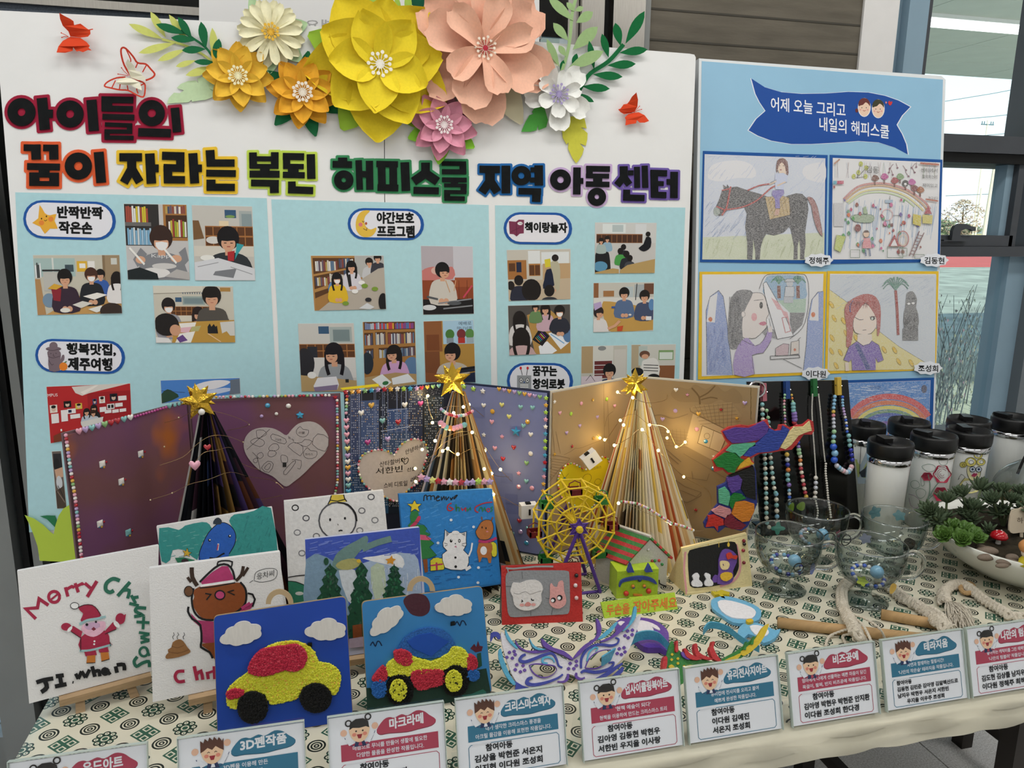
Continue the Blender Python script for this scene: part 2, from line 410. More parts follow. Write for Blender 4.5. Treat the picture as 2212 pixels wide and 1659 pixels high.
wbox('frame_post', 2.235, 2.31, 1.375, 3.0, 2.0, 2.2, FRD)
wbox('rail', 1.74, 3.4, .70, .74, 2.0, 2.2); wbox('lower_panel', 1.606, 3.4, 0, .70, 2.03, 2.2, mat('sill_panel', '7b8b97', .5))
for x0, x1, z0, z1 in ((1.741, 2.161, .741, 1.343), (2.311, 3.399, .741, 1.343), (1.741, 2.091, 1.41, 1.624), (2.311, 3.399, 1.41, 1.624), (1.741, 2.234, 1.707, 2.99), (2.311, 3.399, 1.707, 2.99)):
    wbox('pane', x0, x1, z0, z1, 2.06, 2.066, PANE)
h = MB(); f = Pl((0, 2.005, 0), (0, -1, 0)); a = Art(f)
hd = slab('window_handle', f, sub('5 95 10 62 12 40 25 12 55 -2 95 0 120 12 148 18 146 40 130 42 118 32 88 28 62 38 55 62 62 78 108 88 108 100 -40 100 -40 92', 2054, 484, 2.72), .012, 0, FRD, wn)
# window sill board behind the table
struct(MB().box((1.75, 1.78, .60), (3.4, 2.0, .66)).mk('trim_2', mat('sill_board', '8794a0', .6, noise=.05), label='blue grey window ledge behind the tumblers'))
# ================= outdoors =================
GR = mat('lawn', '8b9282', .95, noise=.35, nscale=1.5)
struct(MB().box((-60, 2.25, -.3), (260, 260, -.1)).mk('ground', GR))
tk = struct(MB().box((-40, 24, -.1), (200, 32.5, -.085)).mk('running_track', mat('red_track', 'b0524a', .9, noise=.1, nscale=1)))
struct(MB().box((-60, 37, -.1), (260, 118, -.08)).mk('dry_grass', mat('dry_grass', 'b5ab6e', .95, noise=.25, nscale=.6)))
struct(MB().box((-9, 2.26, -.02), (-.84, 9, .0)).mk('paving', mat('pale_paving', 'b4c3d6', .9, noise=.25, nscale=90)))
cn = thing('canopy', 'grey panelled canopy over the outside walk', 'canopy', (4, 4.5, 2.95)); cn['kind'] = 'structure'
SOF = mat('soffit_panel', 'e6e7dc', .6, noise=.04, nscale=4)
MB().box((-1.5, 2.3, 2.99), (12, 7.04, 3.3)).mk('roof_slab', mat('slab_edge', '9a9a94', .8), cn)
me = bpy.data.meshes.new('soffit_panel'); b = MB().box((0, 0, 0), (1.19, .585, .035)); me.from_pydata(b.v, [], b.f); me.materials.append(SOF)
for i in range(9):
    for j in range(8): inst('soffit_panel', me, cn, Matrix.Translation((-.5+i*1.2, 2.31+j*.595, 2.952)))
lt = thing('strip_lamp', 'long white strip lamp under the outside canopy', 'lamp', (4.9, 5.2, 2.9))
MB().box((3.2, 5.1, 2.925), (9, 5.35, 2.951)).mk('housing', WHITEW, lt); MB().box((3.22, 5.12, 2.915), (8.9, 5.33, 2.924)).mk('tube', mat('strip_tube', 'fff', .5, emit='ffffff', es=3), lt)
def bush(name, cx, cy, z0, r, h, cols, n, lab, cat='bush', group=None, leaf=.05, trunk=None):
    t = thing(name, lab, cat, (cx, cy, z0), group); q = random.Random(int(cx*100)); m = MB()
    for _ in range(n):
        a = q.uniform(0, 6.28); k = q.random()**.5; hh = q.random(); rr = r*k*math.sin(math.pi*(.15+.8*hh)); p = V((cx+rr*math.cos(a), cy+rr*math.sin(a), z0+h*(.12+.88*hh)))
        u = V((q.uniform(-1, 1), q.uniform(-1, 1), q.uniform(-1, 1))).normalized(); v = u.orthogonal().normalized(); l = leaf*q.uniform(.6, 1.4)
        m.add([p-u*l, p+v*l*.5, p+u*l, p-v*l*.5], [(0, 1, 2, 3)], q.choice(cols))
    o = m.mk('foliage', colmat('leaf_colour', .8, .1), t); o['kind'] = 'stuff'
    b = MB(); b.tube([(cx, cy, z0), (cx+.02*h, cy, z0+h*.5), (cx, cy, z0+h*.85)], [h*.03, h*.02, h*.006], 6)
    for k in range(5):
        a = k*1.3; b.tube([(cx, cy, z0+h*(.2+.1*k)), (cx+r*.6*math.cos(a), cy+r*.6*math.sin(a), z0+h*(.5+.1*k))], [h*.012, h*.004], 5)
    b.mk('branches', mat('bark', '6b5a4a', .9), t); return t
def gxy(px, Y, z=-.1): p = ony(px, 500, Y); return p.x
bush('bare_tree', gxy(2075, 70), 70, -.1, 2.6, 4.2, ['a08c78', '8f7f6c', 'a79a80'], 900, 'brownish leafless tree far beyond the lawn, seen in the awning sash', 'tree', leaf=.16)
bush('conifer_tree', gxy(2143, 80), 80, -.1, 1.0, 3.2, ['5f7f4a', '4f6f40'], 600, 'small pointed green conifer beyond the dry grass', 'tree', leaf=.2)
bush('round_tree', gxy(2215, 74), 74, -.1, 2.0, 2.6, ['7b8a5a', '667a4d'], 600, 'low round green tree right of the conifer', 'tree', leaf=.2)
for k, (px, Y, r, h, n) in enumerate(((2030, 94, 4, 2.2, 700), (2085, 112, 2.6, 1.6, 600), (2160, 114, 2.4, 1.7, 600))):
    bush('hedge_shrub', gxy(px, Y), Y, -.1, r, h, ['6f7f60', '7f8f70', '59694b'], n, ['distant dark hedge shrub at the left of the sash view', 'distant low hedge shrub between the tree and the conifer', 'distant hedge shrub behind the conifer'][k], 'shrub', 'far hedge shrubs', leaf=.35)
for k, (px, Y) in enumerate(((2062, 5.0), (2080, 5.6), (2100, 5.2), (2128, 4.8), (2150, 5.4), (2205, 5.0))):
    q = random.Random(k); x = gxy(px, Y); t = thing('tall_weed', ['thin dark weed stalk at the left of the lower pane', 'second thin weed stalk of the lower pane', 'tall weed with drooping tips mid pane', 'tallest branching weed near the light frame', 'short reddish weed beside the frame post', 'weed stalk seen past the right frame post'][k], 'weed', (x, Y, -.1), 'weeds outside the window'); b = MB(); m = MB()
    for s in range(9):
        x1 = x+q.uniform(-.32, .32); hh = q.uniform(.5, 1.02); xx = x+q.uniform(-.25, .25); b.tube([(xx, Y, -.1), ((xx+x1)/2, Y+q.uniform(-.1, .1), hh*.5), (x1, Y, hh)], [.005, .003, .0015], 4)
        for z in range(14):
            p = V((xx+(x1-xx)*z/14+q.uniform(-.04, .04), Y+q.uniform(-.05, .05), -.1+(hh+.1)*z/14)); m.add([p, p+V((.018*q.uniform(-1, 1), 0, .02)), p+V((.006, .01, .03))], [(0, 1, 2)], q.choice(['6b7361', '6f6068', '76756a', '5a6a66', '626c6c']))
    b.mk('stalk', mat('weed_stalk', '4f5a5e', .9), t); o = m.mk('leaves', colmat('leaf_colour'), t); o['kind'] = 'stuff'
POLE = mat('pale_pole', 'd8cfc0', .8); WIRE = mat('wire', '55707a', .7)
x = gxy(2128, 60); t = thing('utility_pole', 'tall pale utility pole rising behind the awning sash', 'pole', (x, 60, -.1)); MB().tube([(x, 60, -.1), (x+.2, 60, 7)], [.28, .24], 10).mk('shaft', POLE, t)
x = gxy(2108, 90); t = thing('thin_pole', 'thin pale lamp pole left of the tall utility pole', 'pole', (x, 90, -.1)); MB().tube([(x, 90, -.1), (x, 90, 6.5)], .12, 8).mk('shaft', POLE, t)
q0 = ony(2133, 270, 100); t = thing('power_pole', 'distant power pole with a cross arm against the sky', 'pole', (q0.x, 100, -.1)); MB().tube([(q0.x, 100, -.1), (q0.x, 100, q0.z+.7)], .12, 8).mk('shaft', POLE, t)
MB().box((q0.x-1.1, 99.9, q0.z), (q0.x+1.1, 100.1, q0.z+.12)).mk('cross_arm', WIRE, t)
for k in (-1, -.6, .6, 1): MB().tube([(q0.x+k, 100, q0.z+.1), (q0.x+k, 100, q0.z+.5)], .07, 6).mk('insulator', WIRE, t)
for k, (x0, y0, x1, y1) in enumerate(((1985, 228, 2300, 172), (1985, 266, 2300, 233), (1985, 302, 2300, 276), (2043, 423, 2300, 408))):
    tag(MB().tube([ony(x0, y0, 96), (ony(x0, y0, 96)+ony(x1, y1, 96))/2-V((0, 0, .15)), ony(x1, y1, 96)], .045, 5).mk('power_line', WIRE), ['highest power line crossing the sky', 'middle power line crossing the sky', 'lowest power line above the window rail', 'power line seen through the awning sash'][k], 'cable', 'power lines')
# ================= table and cloth =================
TX0, TX1, TY0, TY1 = -.41, 1.79, .832, 1.64
tb = thing('folding_table', 'long display table under a patterned cloth', 'table', (.6, 1.2, 0))
TOPM = mat('table_top', 'b9b4a8', .5); DK = mat('dark_table_metal', '2b2622', .5)
MB().box((TX0+.005, TY0+.012, TZ-.03), (TX1-.01, TY1-.01, TZ-.004)).mk('tabletop', TOPM, tb)
for x in (TX0+.06, 1.2, TX1-.08):
    for y in (TY0+.14, TY1-.1): MB().box((x-.018, y-.018, 0), (x+.018, y+.018, TZ-.03)).mk('leg', DK, tb)
    MB().box((x-.012, TY0+.14, .1), (x+.012, TY1-.1, .13)).mk('stretcher', DK, tb)
MB().box((TX0+.04, TY0+.1, TZ-.07), (TX1-.05, TY0+.125, TZ-.031)).mk('apron', DK, tb)
# cloth material: pattern from arithmetic on position
CL = bpy.data.materials.new('printed_cloth'); CL.use_nodes = True; ct = CL.node_tree; cb = ct.nodes['Principled BSDF']; cb.inputs['Roughness'].default_value = .42; cb.inputs['Specular IOR Level'].default_value = .35
class N:
    def __init__(s, k): s.k = k
    def _(s, op, *a):
        n = ct.nodes.new('ShaderNodeMath'); n.operation = op
        for i, v in enumerate((s,)+a):
            if isinstance(v, N): ct.links.new(v.k, n.inputs[i])
            else: n.inputs[i].default_value = v
        return N(n.outputs[0])
    def __add__(s, o): return s._('ADD', o)
    def __sub__(s, o): return s._('SUBTRACT', o)
    def __mul__(s, o): return s._('MULTIPLY', o)
    def f(s): return s._('FLOOR')
    def ab(s): return s._('ABSOLUTE')
    def lt(s, o): return s._('LESS_THAN', o)
    def gt(s, o): return s._('GREATER_THAN', o)
    def mx(s, o): return s._('MAXIMUM', o)
    def mn(s, o): return s._('MINIMUM', o)
    def band(s, c, w): return (s-c).ab().lt(w)
ge = ct.nodes.new('ShaderNodeTexCoord'); sp = ct.nodes.new('ShaderNodeSeparateXYZ'); ct.links.new(ge.outputs['Object'], sp.inputs[0])
def hyp(a, b): return (a*a+b*b)._('SQRT')
CLO = V(((TX0+TX1)/2, 1.2325, 0))       # set to the cloth's true origin below
ox_, oy_ = ct.nodes.new('ShaderNodeValue'), ct.nodes.new('ShaderNodeValue')
X = N(sp.outputs[0])+N(ox_.outputs[0]); Y = N(sp.outputs[1])+N(oy_.outputs[0])
px_, py_ = .051, .053
u = (X+.338)*(1/px_); v = (Y-1.05)*(1/py_)
cu_ = (u-(u+.5).f())*px_; cv_ = (v-(v+.5).f())*py_
rr = hyp(cu_, cv_)
rings = rr.band(.0112, .0013).mx(rr.band(.0068, .0012)).mx(rr.band(.0027, .0011))
fu = (u-u.f()-.5)*px_; fv = (v-v.f()-.5)*py_
par = ((u.f()+v.f())*.5); par = (par-par.f()).gt(.25)
# diamond of four panes
s1 = (fu+fv)*.7071; s2 = (fu-fv)*.7071
inS = s1.ab().mx(s2.ab()).lt(.0142)
q1 = s1.ab()-.0070; q2 = s2.ab()-.0070; dd = q1.ab().mx(q2.ab()); white = dd.band(-.0, .0).mx((q1.ab().mx(q2.ab())).band(.0038, .0009))
sq = inS*(N(white.k)*-1+1)
# rosette
th = fv._('ARCTAN2', fu); r0 = hyp(fu, fv); sec = .7853982
ta = th*(1/sec); ta = (ta-(ta+.5).f())*sec
dx = r0*ta._('COSINE')-.0112; dy = r0*ta._('SINE'); rp_ = hyp(dx, dy)
petal = rp_.lt(.0049)*rp_.gt(.0027).mx(rp_.lt(.0010)); core = r0.lt(.0066)*(r0.band(.0046, .0009)*-1+1)
ros = petal.mx(core).mx(r0.band(.0086, .0022))*(rp_.lt(.0027)*rp_.gt(.0010)*-1+1)
mot = sq*(par*-1+1)+ros*par
edge = Y.gt(TY0+.012)
inkf = rings.mx(mot)*edge
nz = ct.nodes.new('ShaderNodeTexNoise'); nz.inputs['Scale'].default_value = 25; ct.links.new(ge.outputs['Object'], nz.inputs[0])
m1 = ct.nodes.new('ShaderNodeMix'); m1.data_type = 'RGBA'; m1.inputs[6].default_value = lin('cdc8b2')+(1,); m1.inputs[7].default_value = lin('d9d4c1')+(1,); ct.links.new(nz.outputs[0], m1.inputs[0])
gn = (u*.5)._('SINE')*.0  # keeps the two greens apart by motif
m3 = ct.nodes.new('ShaderNodeMix'); m3.data_type = 'RGBA'; m3.inputs[6].default_value = lin('17211c')+(1,); m3.inputs[7].default_value = lin('2c5745')+(1,)
gsel = (sq.mx(r0.lt(.004))*rings._('LESS_THAN', .5)); ct.links.new(gsel.k, m3.inputs[0])
m2 = ct.nodes.new('ShaderNodeMix'); m2.data_type = 'RGBA'; ct.links.new(inkf.k, m2.inputs[0]); ct.links.new(m1.outputs[2], m2.inputs[6]); ct.links.new(m3.outputs[2], m2.inputs[7]); ct.links.new(m2.outputs[2], cb.inputs['Base Color'])
prof = [(TY1+.012, -.10), (TY1+.01, -.02), (TY1, 0), (TY1-.03, .001)]+[(TY1-.03-k*.05, .0012) for k in range(1, 15)]+[(TY0+.03, .0012), (TY0+.006, .0), (TY0-.006, -.006), (TY0-.012, -.014), (TY0-.008, -.02), (TY0-.016, -.027), (TY0-.011, -.035), (TY0-.014, -.045), (TY0-.009, -.05)]
vs = []; fs = []; nx = 150; q = random.Random(3); n = len(prof)
for i in range(nx+1):
    x = TX0-.006+(TX1-TX0+.012)*i/nx
    for j, (y, z) in enumerate(prof):
        wv = 0
        if j > n-9: wv = .0022*math.sin(x*21+j*1.9)+.0016*math.sin(x*47+j*3.1)
        bump = .0004*math.sin(x*9+y*14)*math.sin(x*23) if 3 < j < n-9 else 0
        vs.append((x, y+wv, TZ+z+bump+(wv*.8 if j > n-8 else 0)))
for i in range(nx):
    for j in range(n-1): k = i*n+j; fs.append((k, k+1, k+n+1, k+n))
# left side drop
b0 = len(vs)
for j, (y, z) in enumerate(prof): vs.append((TX0-.013+.004*math.sin(j*1.3), y, TZ+z-.028))
for j in range(n-1): fs.append((j, b0+j, b0+j+1, j+1))
cl = tag(mk('tablecloth', vs, fs, CL, None, True), 'cream tablecloth printed with green circles, rosettes and squares', 'tablecloth')
ox_.outputs[0].default_value = WL[cl.name].x; oy_.outputs[0].default_value = WL[cl.name].y
# ================= main display board =================
BOARDW = mat('foam_board_white', 'ececeb', .5, spec=.3, noise=.015, nscale=12)
BLUEP = mat('pale_blue_paper', 'b3dbe2', .75, spec=.15, noise=.03, nscale=90)
th = R(4.6); BD = Pl((0, 1.664, TZ), (0, -math.cos(th), math.sin(th))); BU = V((1, 0, 0)); BV = V((0, math.sin(th), math.cos(th)))
bd = thing('display_board', 'big white display board with photographs, blue sheets and a cut-paper title', 'board', (.14, 1.67, TZ))
slab('panel', BD, '-13 22 829 64 829 90 833 1157 85 1210', 0, -.018, BOARDW, bd)
slab('panel', BD, '830.5 64 1490 116 1500 118 1503 124 1466 1104 834.5 1157', 0, -.018, BOARDW, bd)
for p in ('33 415.4 576 428 597 845 609 1100 63 1150', '586 430.5 1055.6 443 1061 824 1066 1080 617 1120 600 700', '1069.5 443.5 1480.4 448.5 1467 821 1458 1078 1083 1095 1074 800'):
    slab('backing_sheet', BD, p, .0007, .0001, BLUEP, bd)
for x in (-.3, .6): MB().obox((x, 1.69, TZ), (.04, 0, 0), BV*1.0, (0, .02, 0)).mk('back_brace', DK, bd)
for x in (-.3, .6): MB().box((x, 1.69, 0), (x+.04, 1.71, TZ)).mk('stand_leg', DK, bd)
# ---- title: cut black letters on coloured cards
BLK = mat('black_felt_card', '17191a', .8, spec=.15, noise=.25, nscale=60)
def title(word, colr, syl, ox, oy, sc, lab, m=24):
    S = [sub_s for sub_s in syl]; t = None; n = 0; back = MB(); let = []; off = .0016
    allp = [p for s in S for q in s for p in (q[1] if q[0] != 'o' else [(q[1], q[2])])]
    c = BD(sum(p[0] for p in allp)/len(allp)/sc+ox, max(p[1] for p in allp)/sc+oy)
    t = thing('title_word', lab, 'lettering', c, 'title words'); BM = mat('card_'+colr, colr, .75, spec=.15, noise=.06, nscale=80); k = 0
    for s in S:
        mb = MB()
        for q in s:
            o = off+k*.000015; k += 1
            if q[0] == 'o':
                x, y, ro, ri = q[1:]; addslab(back, BD, sub(circ(x, y, ro+m, 28), ox, oy, sc), o, .0004)
                addslab(mb, BD, sub(circ(x, y, ro, 28), ox, oy, sc), o+.0024, o+.0008, [sub(circ(x, y, ri, 14), ox, oy, sc)])
            else:
                w, pts = q[0], q[1]; Lr, Rr = ribbon(pts, w); pl = [(v.x, v.y) for v in Lr]+[(v.x, v.y) for v in reversed(Rr)]
                addslab(mb, BD, sub(pl, ox, oy, sc), o+.0024, o+.0008)
                Lr, Rr = ribbon(pts, w+2*m, m); pl = [(v.x, v.y) for v in Lr]+[(v.x, v.y) for v in reversed(Rr)]
                # cut the corners of the card
                rp = []
                for i, p in enumerate(pl):
                    a_, b_ = pl[i-1], pl[(i+1) % len(pl)]
                    da = V((a_[0]-p[0], a_[1]-p[1])); db = V((b_[0]-p[0], b_[1]-p[1])); r_ = min(9, da.length*.3, db.length*.3)
                    rp += [(p[0]+da.normalized().x*r_, p[1]+da.normalized().y*r_), (p[0]+db.normalized().x*r_, p[1]+db.normalized().y*r_)]
                addslab(back, BD, sub(rp, ox, oy, sc), o, .0004)
        let.append(mb)
    back.mk('backing_card', BM, t)
    for mb in let: mb.mk('letter', BLK, t)
def S_(w, *p): return (w, P2(p))
O_ = lambda x, y, ro, ri: ('o', x, y, ro, ri)
title('a', 'a3243f', [
 [O_(170, 892, 112, 32), S_(82, 332, 780, 356, 1032), S_(66, 380, 905, 420, 906)], [O_(557, 907, 108, 33), S_(80, 727, 795, 747, 1042)],
 [S_(52, 808, 792, 1060, 797), S_(85, 850, 770, 850, 885), S_(48, 812, 863, 1058, 868), S_(46, 815, 928, 1068, 935), S_(34, 835, 990, 1052, 998), S_(42, 1031, 985, 1031, 1040), S_(34, 832, 1045, 1052, 1048), S_(42, 852, 1040, 852, 1100), S_(34, 832, 1095, 1063, 1098)],
 [O_(1208, 900, 104, 34), S_(66, 1100, 1052, 1360, 1060), S_(68, 1392, 858, 1410, 1052)]], 0, 0, 3.687, 'title word in black letters on a dark red card, reading 아이들의')
title('b', 'e8633a', [
 [S_(52, 188, 1175, 322, 1177), S_(74, 283, 1150, 287, 1270), S_(52, 343, 1177, 460, 1179), S_(72, 426, 1152, 428, 1270), S_(54, 215, 1325, 475, 1330), S_(85, 350, 1350, 350, 1378), S_(40, 232, 1392, 468, 1395), S_(40, 232, 1460, 468, 1462), S_(80, 272, 1375, 272, 1478), S_(76, 430, 1375, 430, 1478)],
 [O_(623, 1322, 108, 35), S_(78, 785, 1210, 805, 1455)]], 0, 0, 3.687, 'title word in black letters on an orange card, reading 꿈이')
title('c', 'f4c93c', [
 [S_(65, 950, 1252, 1130, 1252), S_(72, 1048, 1265, 1048, 1370), S_(68, 1046, 1345, 985, 1455), S_(68, 1050, 1345, 1112, 1450), S_(75, 1192, 1222, 1205, 1462), S_(62, 1225, 1340, 1263, 1340)],
 [S_(65, 1290, 1240, 1468, 1245), S_(66, 1435, 1212, 1435, 1368), S_(60, 1302, 1335, 1468, 1340), S_(68, 1335, 1320, 1338, 1450), S_(60, 1305, 1430, 1472, 1432), S_(72, 1535, 1220, 1550, 1460), S_(60, 1575, 1340, 1608, 1340)],
 [S_(70, 1672, 1195, 1680, 1320), S_(58, 1645, 1298, 1868, 1298), S_(55, 1642, 1378, 1878, 1382), S_(72, 1680, 1430, 1680, 1515), S_(58, 1645, 1490, 1870, 1492)]], 0, 0, 3.687, 'title word in black letters on a yellow card, reading 자라는')
title('d', 'c8e05a', [
 [S_(64, -14, 1270, -12, 1400), S_(64, 168, 1268, 168, 1402), S_(42, -40, 1322, 200, 1324), S_(40, -40, 1385, 200, 1387), S_(80, 85, 1395, 85, 1440), S_(58, -42, 1450, 208, 1452), S_(56, -30, 1524, 202, 1528), S_(74, 163, 1500, 165, 1608)],
 [S_(58, 235, 1303, 413, 1306), S_(60, 265, 1277, 268, 1408), S_(44, 237, 1386, 410, 1388), S_(90, 322, 1400, 322, 1440), S_(52, 235, 1456, 418, 1460), S_(70, 468, 1285, 473, 1490), S_(64, 310, 1512, 312, 1608), S_(60, 278, 1580, 488, 1588)]], 550, 0, 3.858, 'title word in black letters on a lime green card, reading 복된', 20)
title('e', '3f8f5e', [
 [S_(34, 695, 1330, 772, 1330), S_(56, 650, 1368, 812, 1371), O_(743, 1500, 81, 20), S_(54, 867, 1335, 877, 1580), S_(60, 957, 1340, 961, 1580), S_(52, 880, 1450, 950, 1452)],
 [S_(52, 1015, 1366, 1195, 1369), S_(64, 1058, 1380, 1063, 1560), S_(64, 1155, 1380, 1157, 1560), S_(56, 1025, 1562, 1198, 1566), S_(72, 1252, 1352, 1262, 1590)],
 [S_(72, 1425, 1355, 1425, 1455), S_(74, 1428, 1440, 1325, 1512), S_(72, 1420, 1440, 1525, 1512), S_(58, 1325, 1585, 1535, 1590)],
 [S_(38, 1560, 1362, 1762, 1364), S_(56, 1735, 1345, 1738, 1450), S_(42, 1562, 1430, 1762, 1432), S_(40, 1562, 1497, 1768, 1500), S_(60, 1665, 1505, 1665, 1540), S_(30, 1580, 1543, 1768, 1546), S_(50, 1742, 1535, 1742, 1605), S_(32, 1580, 1598, 1765, 1601), S_(50, 1605, 1590, 1605, 1650), S_(38, 1582, 1652, 1752, 1655)]], 550, 0, 3.858, 'title word in black letters on a green card, reading 해피스쿨', 20)
title('f', '2a6cae', [
 [S_(60, 525, 1410, 695, 1412), S_(80, 612, 1420, 612, 1525), S_(70, 610, 1508, 545, 1602), S_(70, 614, 1508, 675, 1600), S_(72, 745, 1380, 745, 1610)],
 [O_(873, 1463, 81, 27), S_(70, 1018, 1378, 1020, 1545), S_(42, 950, 1415, 990, 1415), S_(42, 945, 1500, 990, 1500), S_(54, 850, 1592, 1038, 1596), S_(70, 1002, 1570, 997, 1682)]], 900, 0, 3.858, 'title word in black letters on a blue card, reading 지역', 18)
title('g', 'cdb2da', [
 [O_(1200, 1498, 87, 28), S_(62, 1338, 1395, 1335, 1620), S_(50, 1358, 1508, 1390, 1508)],
 [S_(48, 1415, 1405, 1612, 1408), S_(54, 1440, 1385, 1442, 1482), S_(40, 1412, 1465, 1605, 1468), S_(74, 1510, 1475, 1510, 1520), S_(46, 1412, 1533, 1608, 1537), ('o', 1503, 1640, 76, 20)]], 900, 0, 3.858, 'title word in black letters on a lilac card, reading 아동', 18)
title('h', '7560ad', [
 [S_(66, 1727, 1385, 1729, 1490), S_(58, 1730, 1470, 1672, 1542), S_(56, 1726, 1470, 1775, 1538), S_(42, 1765, 1440, 1808, 1440), S_(48, 1837, 1390, 1840, 1565), S_(50, 1902, 1380, 1907, 1565), S_(56, 1752, 1580, 1752, 1665), S_(52, 1722, 1645, 1900, 1650)],
 [S_(52, 1950, 1440, 2088, 1444), S_(62, 1980, 1420, 1985, 1645), S_(40, 1955, 1526, 2060, 1530), S_(52, 1960, 1622, 2082, 1626), S_(62, 2148, 1432, 2145, 1650), S_(48, 2085, 1515, 2125, 1515)]], 900, 0, 3.858, 'title word in black letters on a purple card, reading 센터', 18)
# ---- paper flowers
K = .00104
def petal_mesh(name, L, W, kind, lift, cup, curl, m):
    nu, nv = 6, 8; vs = []; fs = []
    for j in range(nv+1):
        t = j/nv
        if kind == 'point': wd = max(0, math.sin(math.pi*min(1, t*.97+.01)**.85))**.75*.5
        elif kind == 'slim': wd = (t**.75)*math.sqrt(max(0, 1-t**5))*.5
        else: wd = (t**.55)*math.sqrt(max(0, 1-t**6))*.5
        if j == nv and kind in ('round', 'notch'): wd = .16
        if j == nv and kind == 'slim': wd = .10
        for i in range(nu+1):
            s = i/nu*2-1; x = s*wd*W; y = t*L
            if kind == 'notch' and t > .7: y -= L*.05*(1-abs(s))*((t-.7)/.3)+L*.02*math.sin(s*9)*(t-.7)/.3
            z = lift*t*L+cup*(s*s)*W*.5*math.sin(math.pi*min(t, .8))+curl*L*(t*t)
            vs.append((x, y, z))
    for j in range(nv):
        for i in range(nu): k = j*(nu+1)+i; fs.append((k, k+1, k+nu+2, k+nu+1))
    me = bpy.data.meshes.new(name); me.from_pydata(vs, [], fs); me.polygons.foreach_set('use_smooth', [True]*len(fs)); me.materials.append(m); return me
def flower(name, lab, cx, cy, col, layers, leafcol, leafs, stam, z0=.006):
    C0 = BD(cx, cy, z0); t = thing(name, lab, 'paper flower', C0, 'paper flowers on the board'); pm = mat('petal_'+col, col, .7, spec=.15, noise=.04, nscale=200)
    lm = mat('leaf_'+leafcol, leafcol, .7, spec=.15)
    B = Matrix((BU, BV, BD.n)).transposed().to_4x4()
    def place(me, nm, ang, z, tilt=0):
        M = Matrix.Translation(C0+BD.n*z) @ B @ Matrix.Rotation(-R(ang), 4, 'Z') @ Matrix.Rotation(R(tilt), 4, 'Y'); inst(nm, me, t, M)
    if leafs:
        me = petal_mesh('leaf', leafs[1]*K, leafs[2]*K, 'point', .02, .1, 0, lm)
        for a in leafs[0]: place(me, 'leaf', a, -.003)
    z = 0; q = random.Random(int(cx))
    for kind, angs, L, W, lift, cup, curl in layers:
        me = petal_mesh('petal', L*K, W*K, kind, lift, cup, curl, pm)
        for i, a in enumerate(angs): place(me, 'petal', a+q.uniform(-2, 2), z+.0012*(i % 3), q.uniform(-4, 4))
        z += .005*max(1, L/90)
    n, r, dr, c1, c2 = stam; mb = MB(); c0 = C0+BD.n*(z+.006); c1 = lin(c1)
    sm = mat('stamen_'+stam[3], stam[3], .6)
    mb.lathe(c0, [(0, .0016), (dr*K, .0012), (dr*K, -.001)], 12, axis=BD.n)
    for k in range(n):
        a = 2*math.pi*k/n; rr = r*(1 if k % 2 else .82)*K; d = BU*math.cos(a)+BV*math.sin(a); tip = c0+d*rr+BD.n*.004
        mb.tube([c0, tip], .0009 if r > 12 else .0006, 4); mb.lathe(tip-BD.n*.0006, [(0, .0012), (dr*.42*K, .001), (dr*.42*K, 0), (0, 0)], 8, axis=BD.n)
    mb.mk('stamens', sm, t)
    if c2:
        mb = MB(); mb.lathe(c0+BD.n*.001, [(0, .0016), (dr*.8*K, .001), (dr*.8*K, -.001)], 12, axis=BD.n)
        for k in range(10):
            a = 2*math.pi*(k+.5)/10; d = BU*math.cos(a)+BV*math.sin(a); tip = c0+d*r*.6*K+BD.n*.005; mb.tube([c0, tip], .0007, 4); mb.ball(tip, .0012, 6, 4)
        mb.mk('inner_stamens', mat('stamen_'+c2, c2, .6), t)
    return t
def ev(n, a0, st=None): return [a0+(st or 360/n)*k for k in range(n)]
flower('paper_daisy', 'cream paper daisy with a golden centre', 586, 74, 'f1ecc8', [('slim', ev(12, 8), 64, 28, .06, .5, -.08), ('slim', ev(12, 23), 60, 27, .12, .5, -.1)], 'b9d6a8', ((70, 130, 185, 330), 74, 40), (14, 15, 7, 'e8b83c', None))
flower('paper_flower', 'left golden yellow paper flower under the leaf spray', 516, 168, 'efbf40', [('point', ev(7, 10), 66, 42, .06, .4, .0), ('point', ev(7, 36), 56, 40, .16, .5, .0)], 'd98f', None, (16, 17, 7, 'f4ecc0', None)) if False else flower('paper_flower', 'left golden yellow paper flower under the leaf spray', 516, 168, 'f0c244', [('point', ev(8, 0), 66, 42, .06, .4, .0), ('point', ev(7, 20), 58, 40, .16, .5, .0)], 'c9dfae', ((250,), 60, 40), (16, 17, 7, 'f4ecc0', None))
flower('paper_flower', 'right golden yellow paper flower with dark green leaves', 654, 203, 'efb238', [('point', ev(8, 8), 70, 44, .06, .4, .0), ('point', ev(7, 25), 60, 42, .16, .5, .0)], '1f6b41', ((10, 62, 112, 165, 222, 298), 84, 34), (16, 18, 8, 'f3e9d8', None))
flower('paper_flower', 'largest yellow paper flower at the top middle of the board', 819, 146, 'f2da36', [('point', (42, 118, 182, 262, 330), 150, 128, .04, .35, .0), ('point', (9, 81, 153, 227, 297), 126, 112, .14, .4, .0), ('point', (-23, 41, 115, 188, 268), 100, 84, .3, .55, -.05)], '9cc240', ((78, 142, 212, 292, 2), 148, 84), (14, 23, 9, 'f4f0e6', None))
flower('paper_flower', 'huge peach paper flower with notched petals and red stamens', 1043, 112, 'f3c0a6', [('notch', (50, 108, 181, 235, 300, 350), 152, 125, .05, .35, .0), ('notch', (57, 123, 200, 285, 5), 128, 112, .16, .4, .0), ('notch', (20, 74, 162, 230, 312), 100, 78, .3, .55, -.05)], 'c9c2a4', ((95, 150, 25), 165, 70), (14, 22, 7, 'f4e6d4', 'b22a3c'), .009)
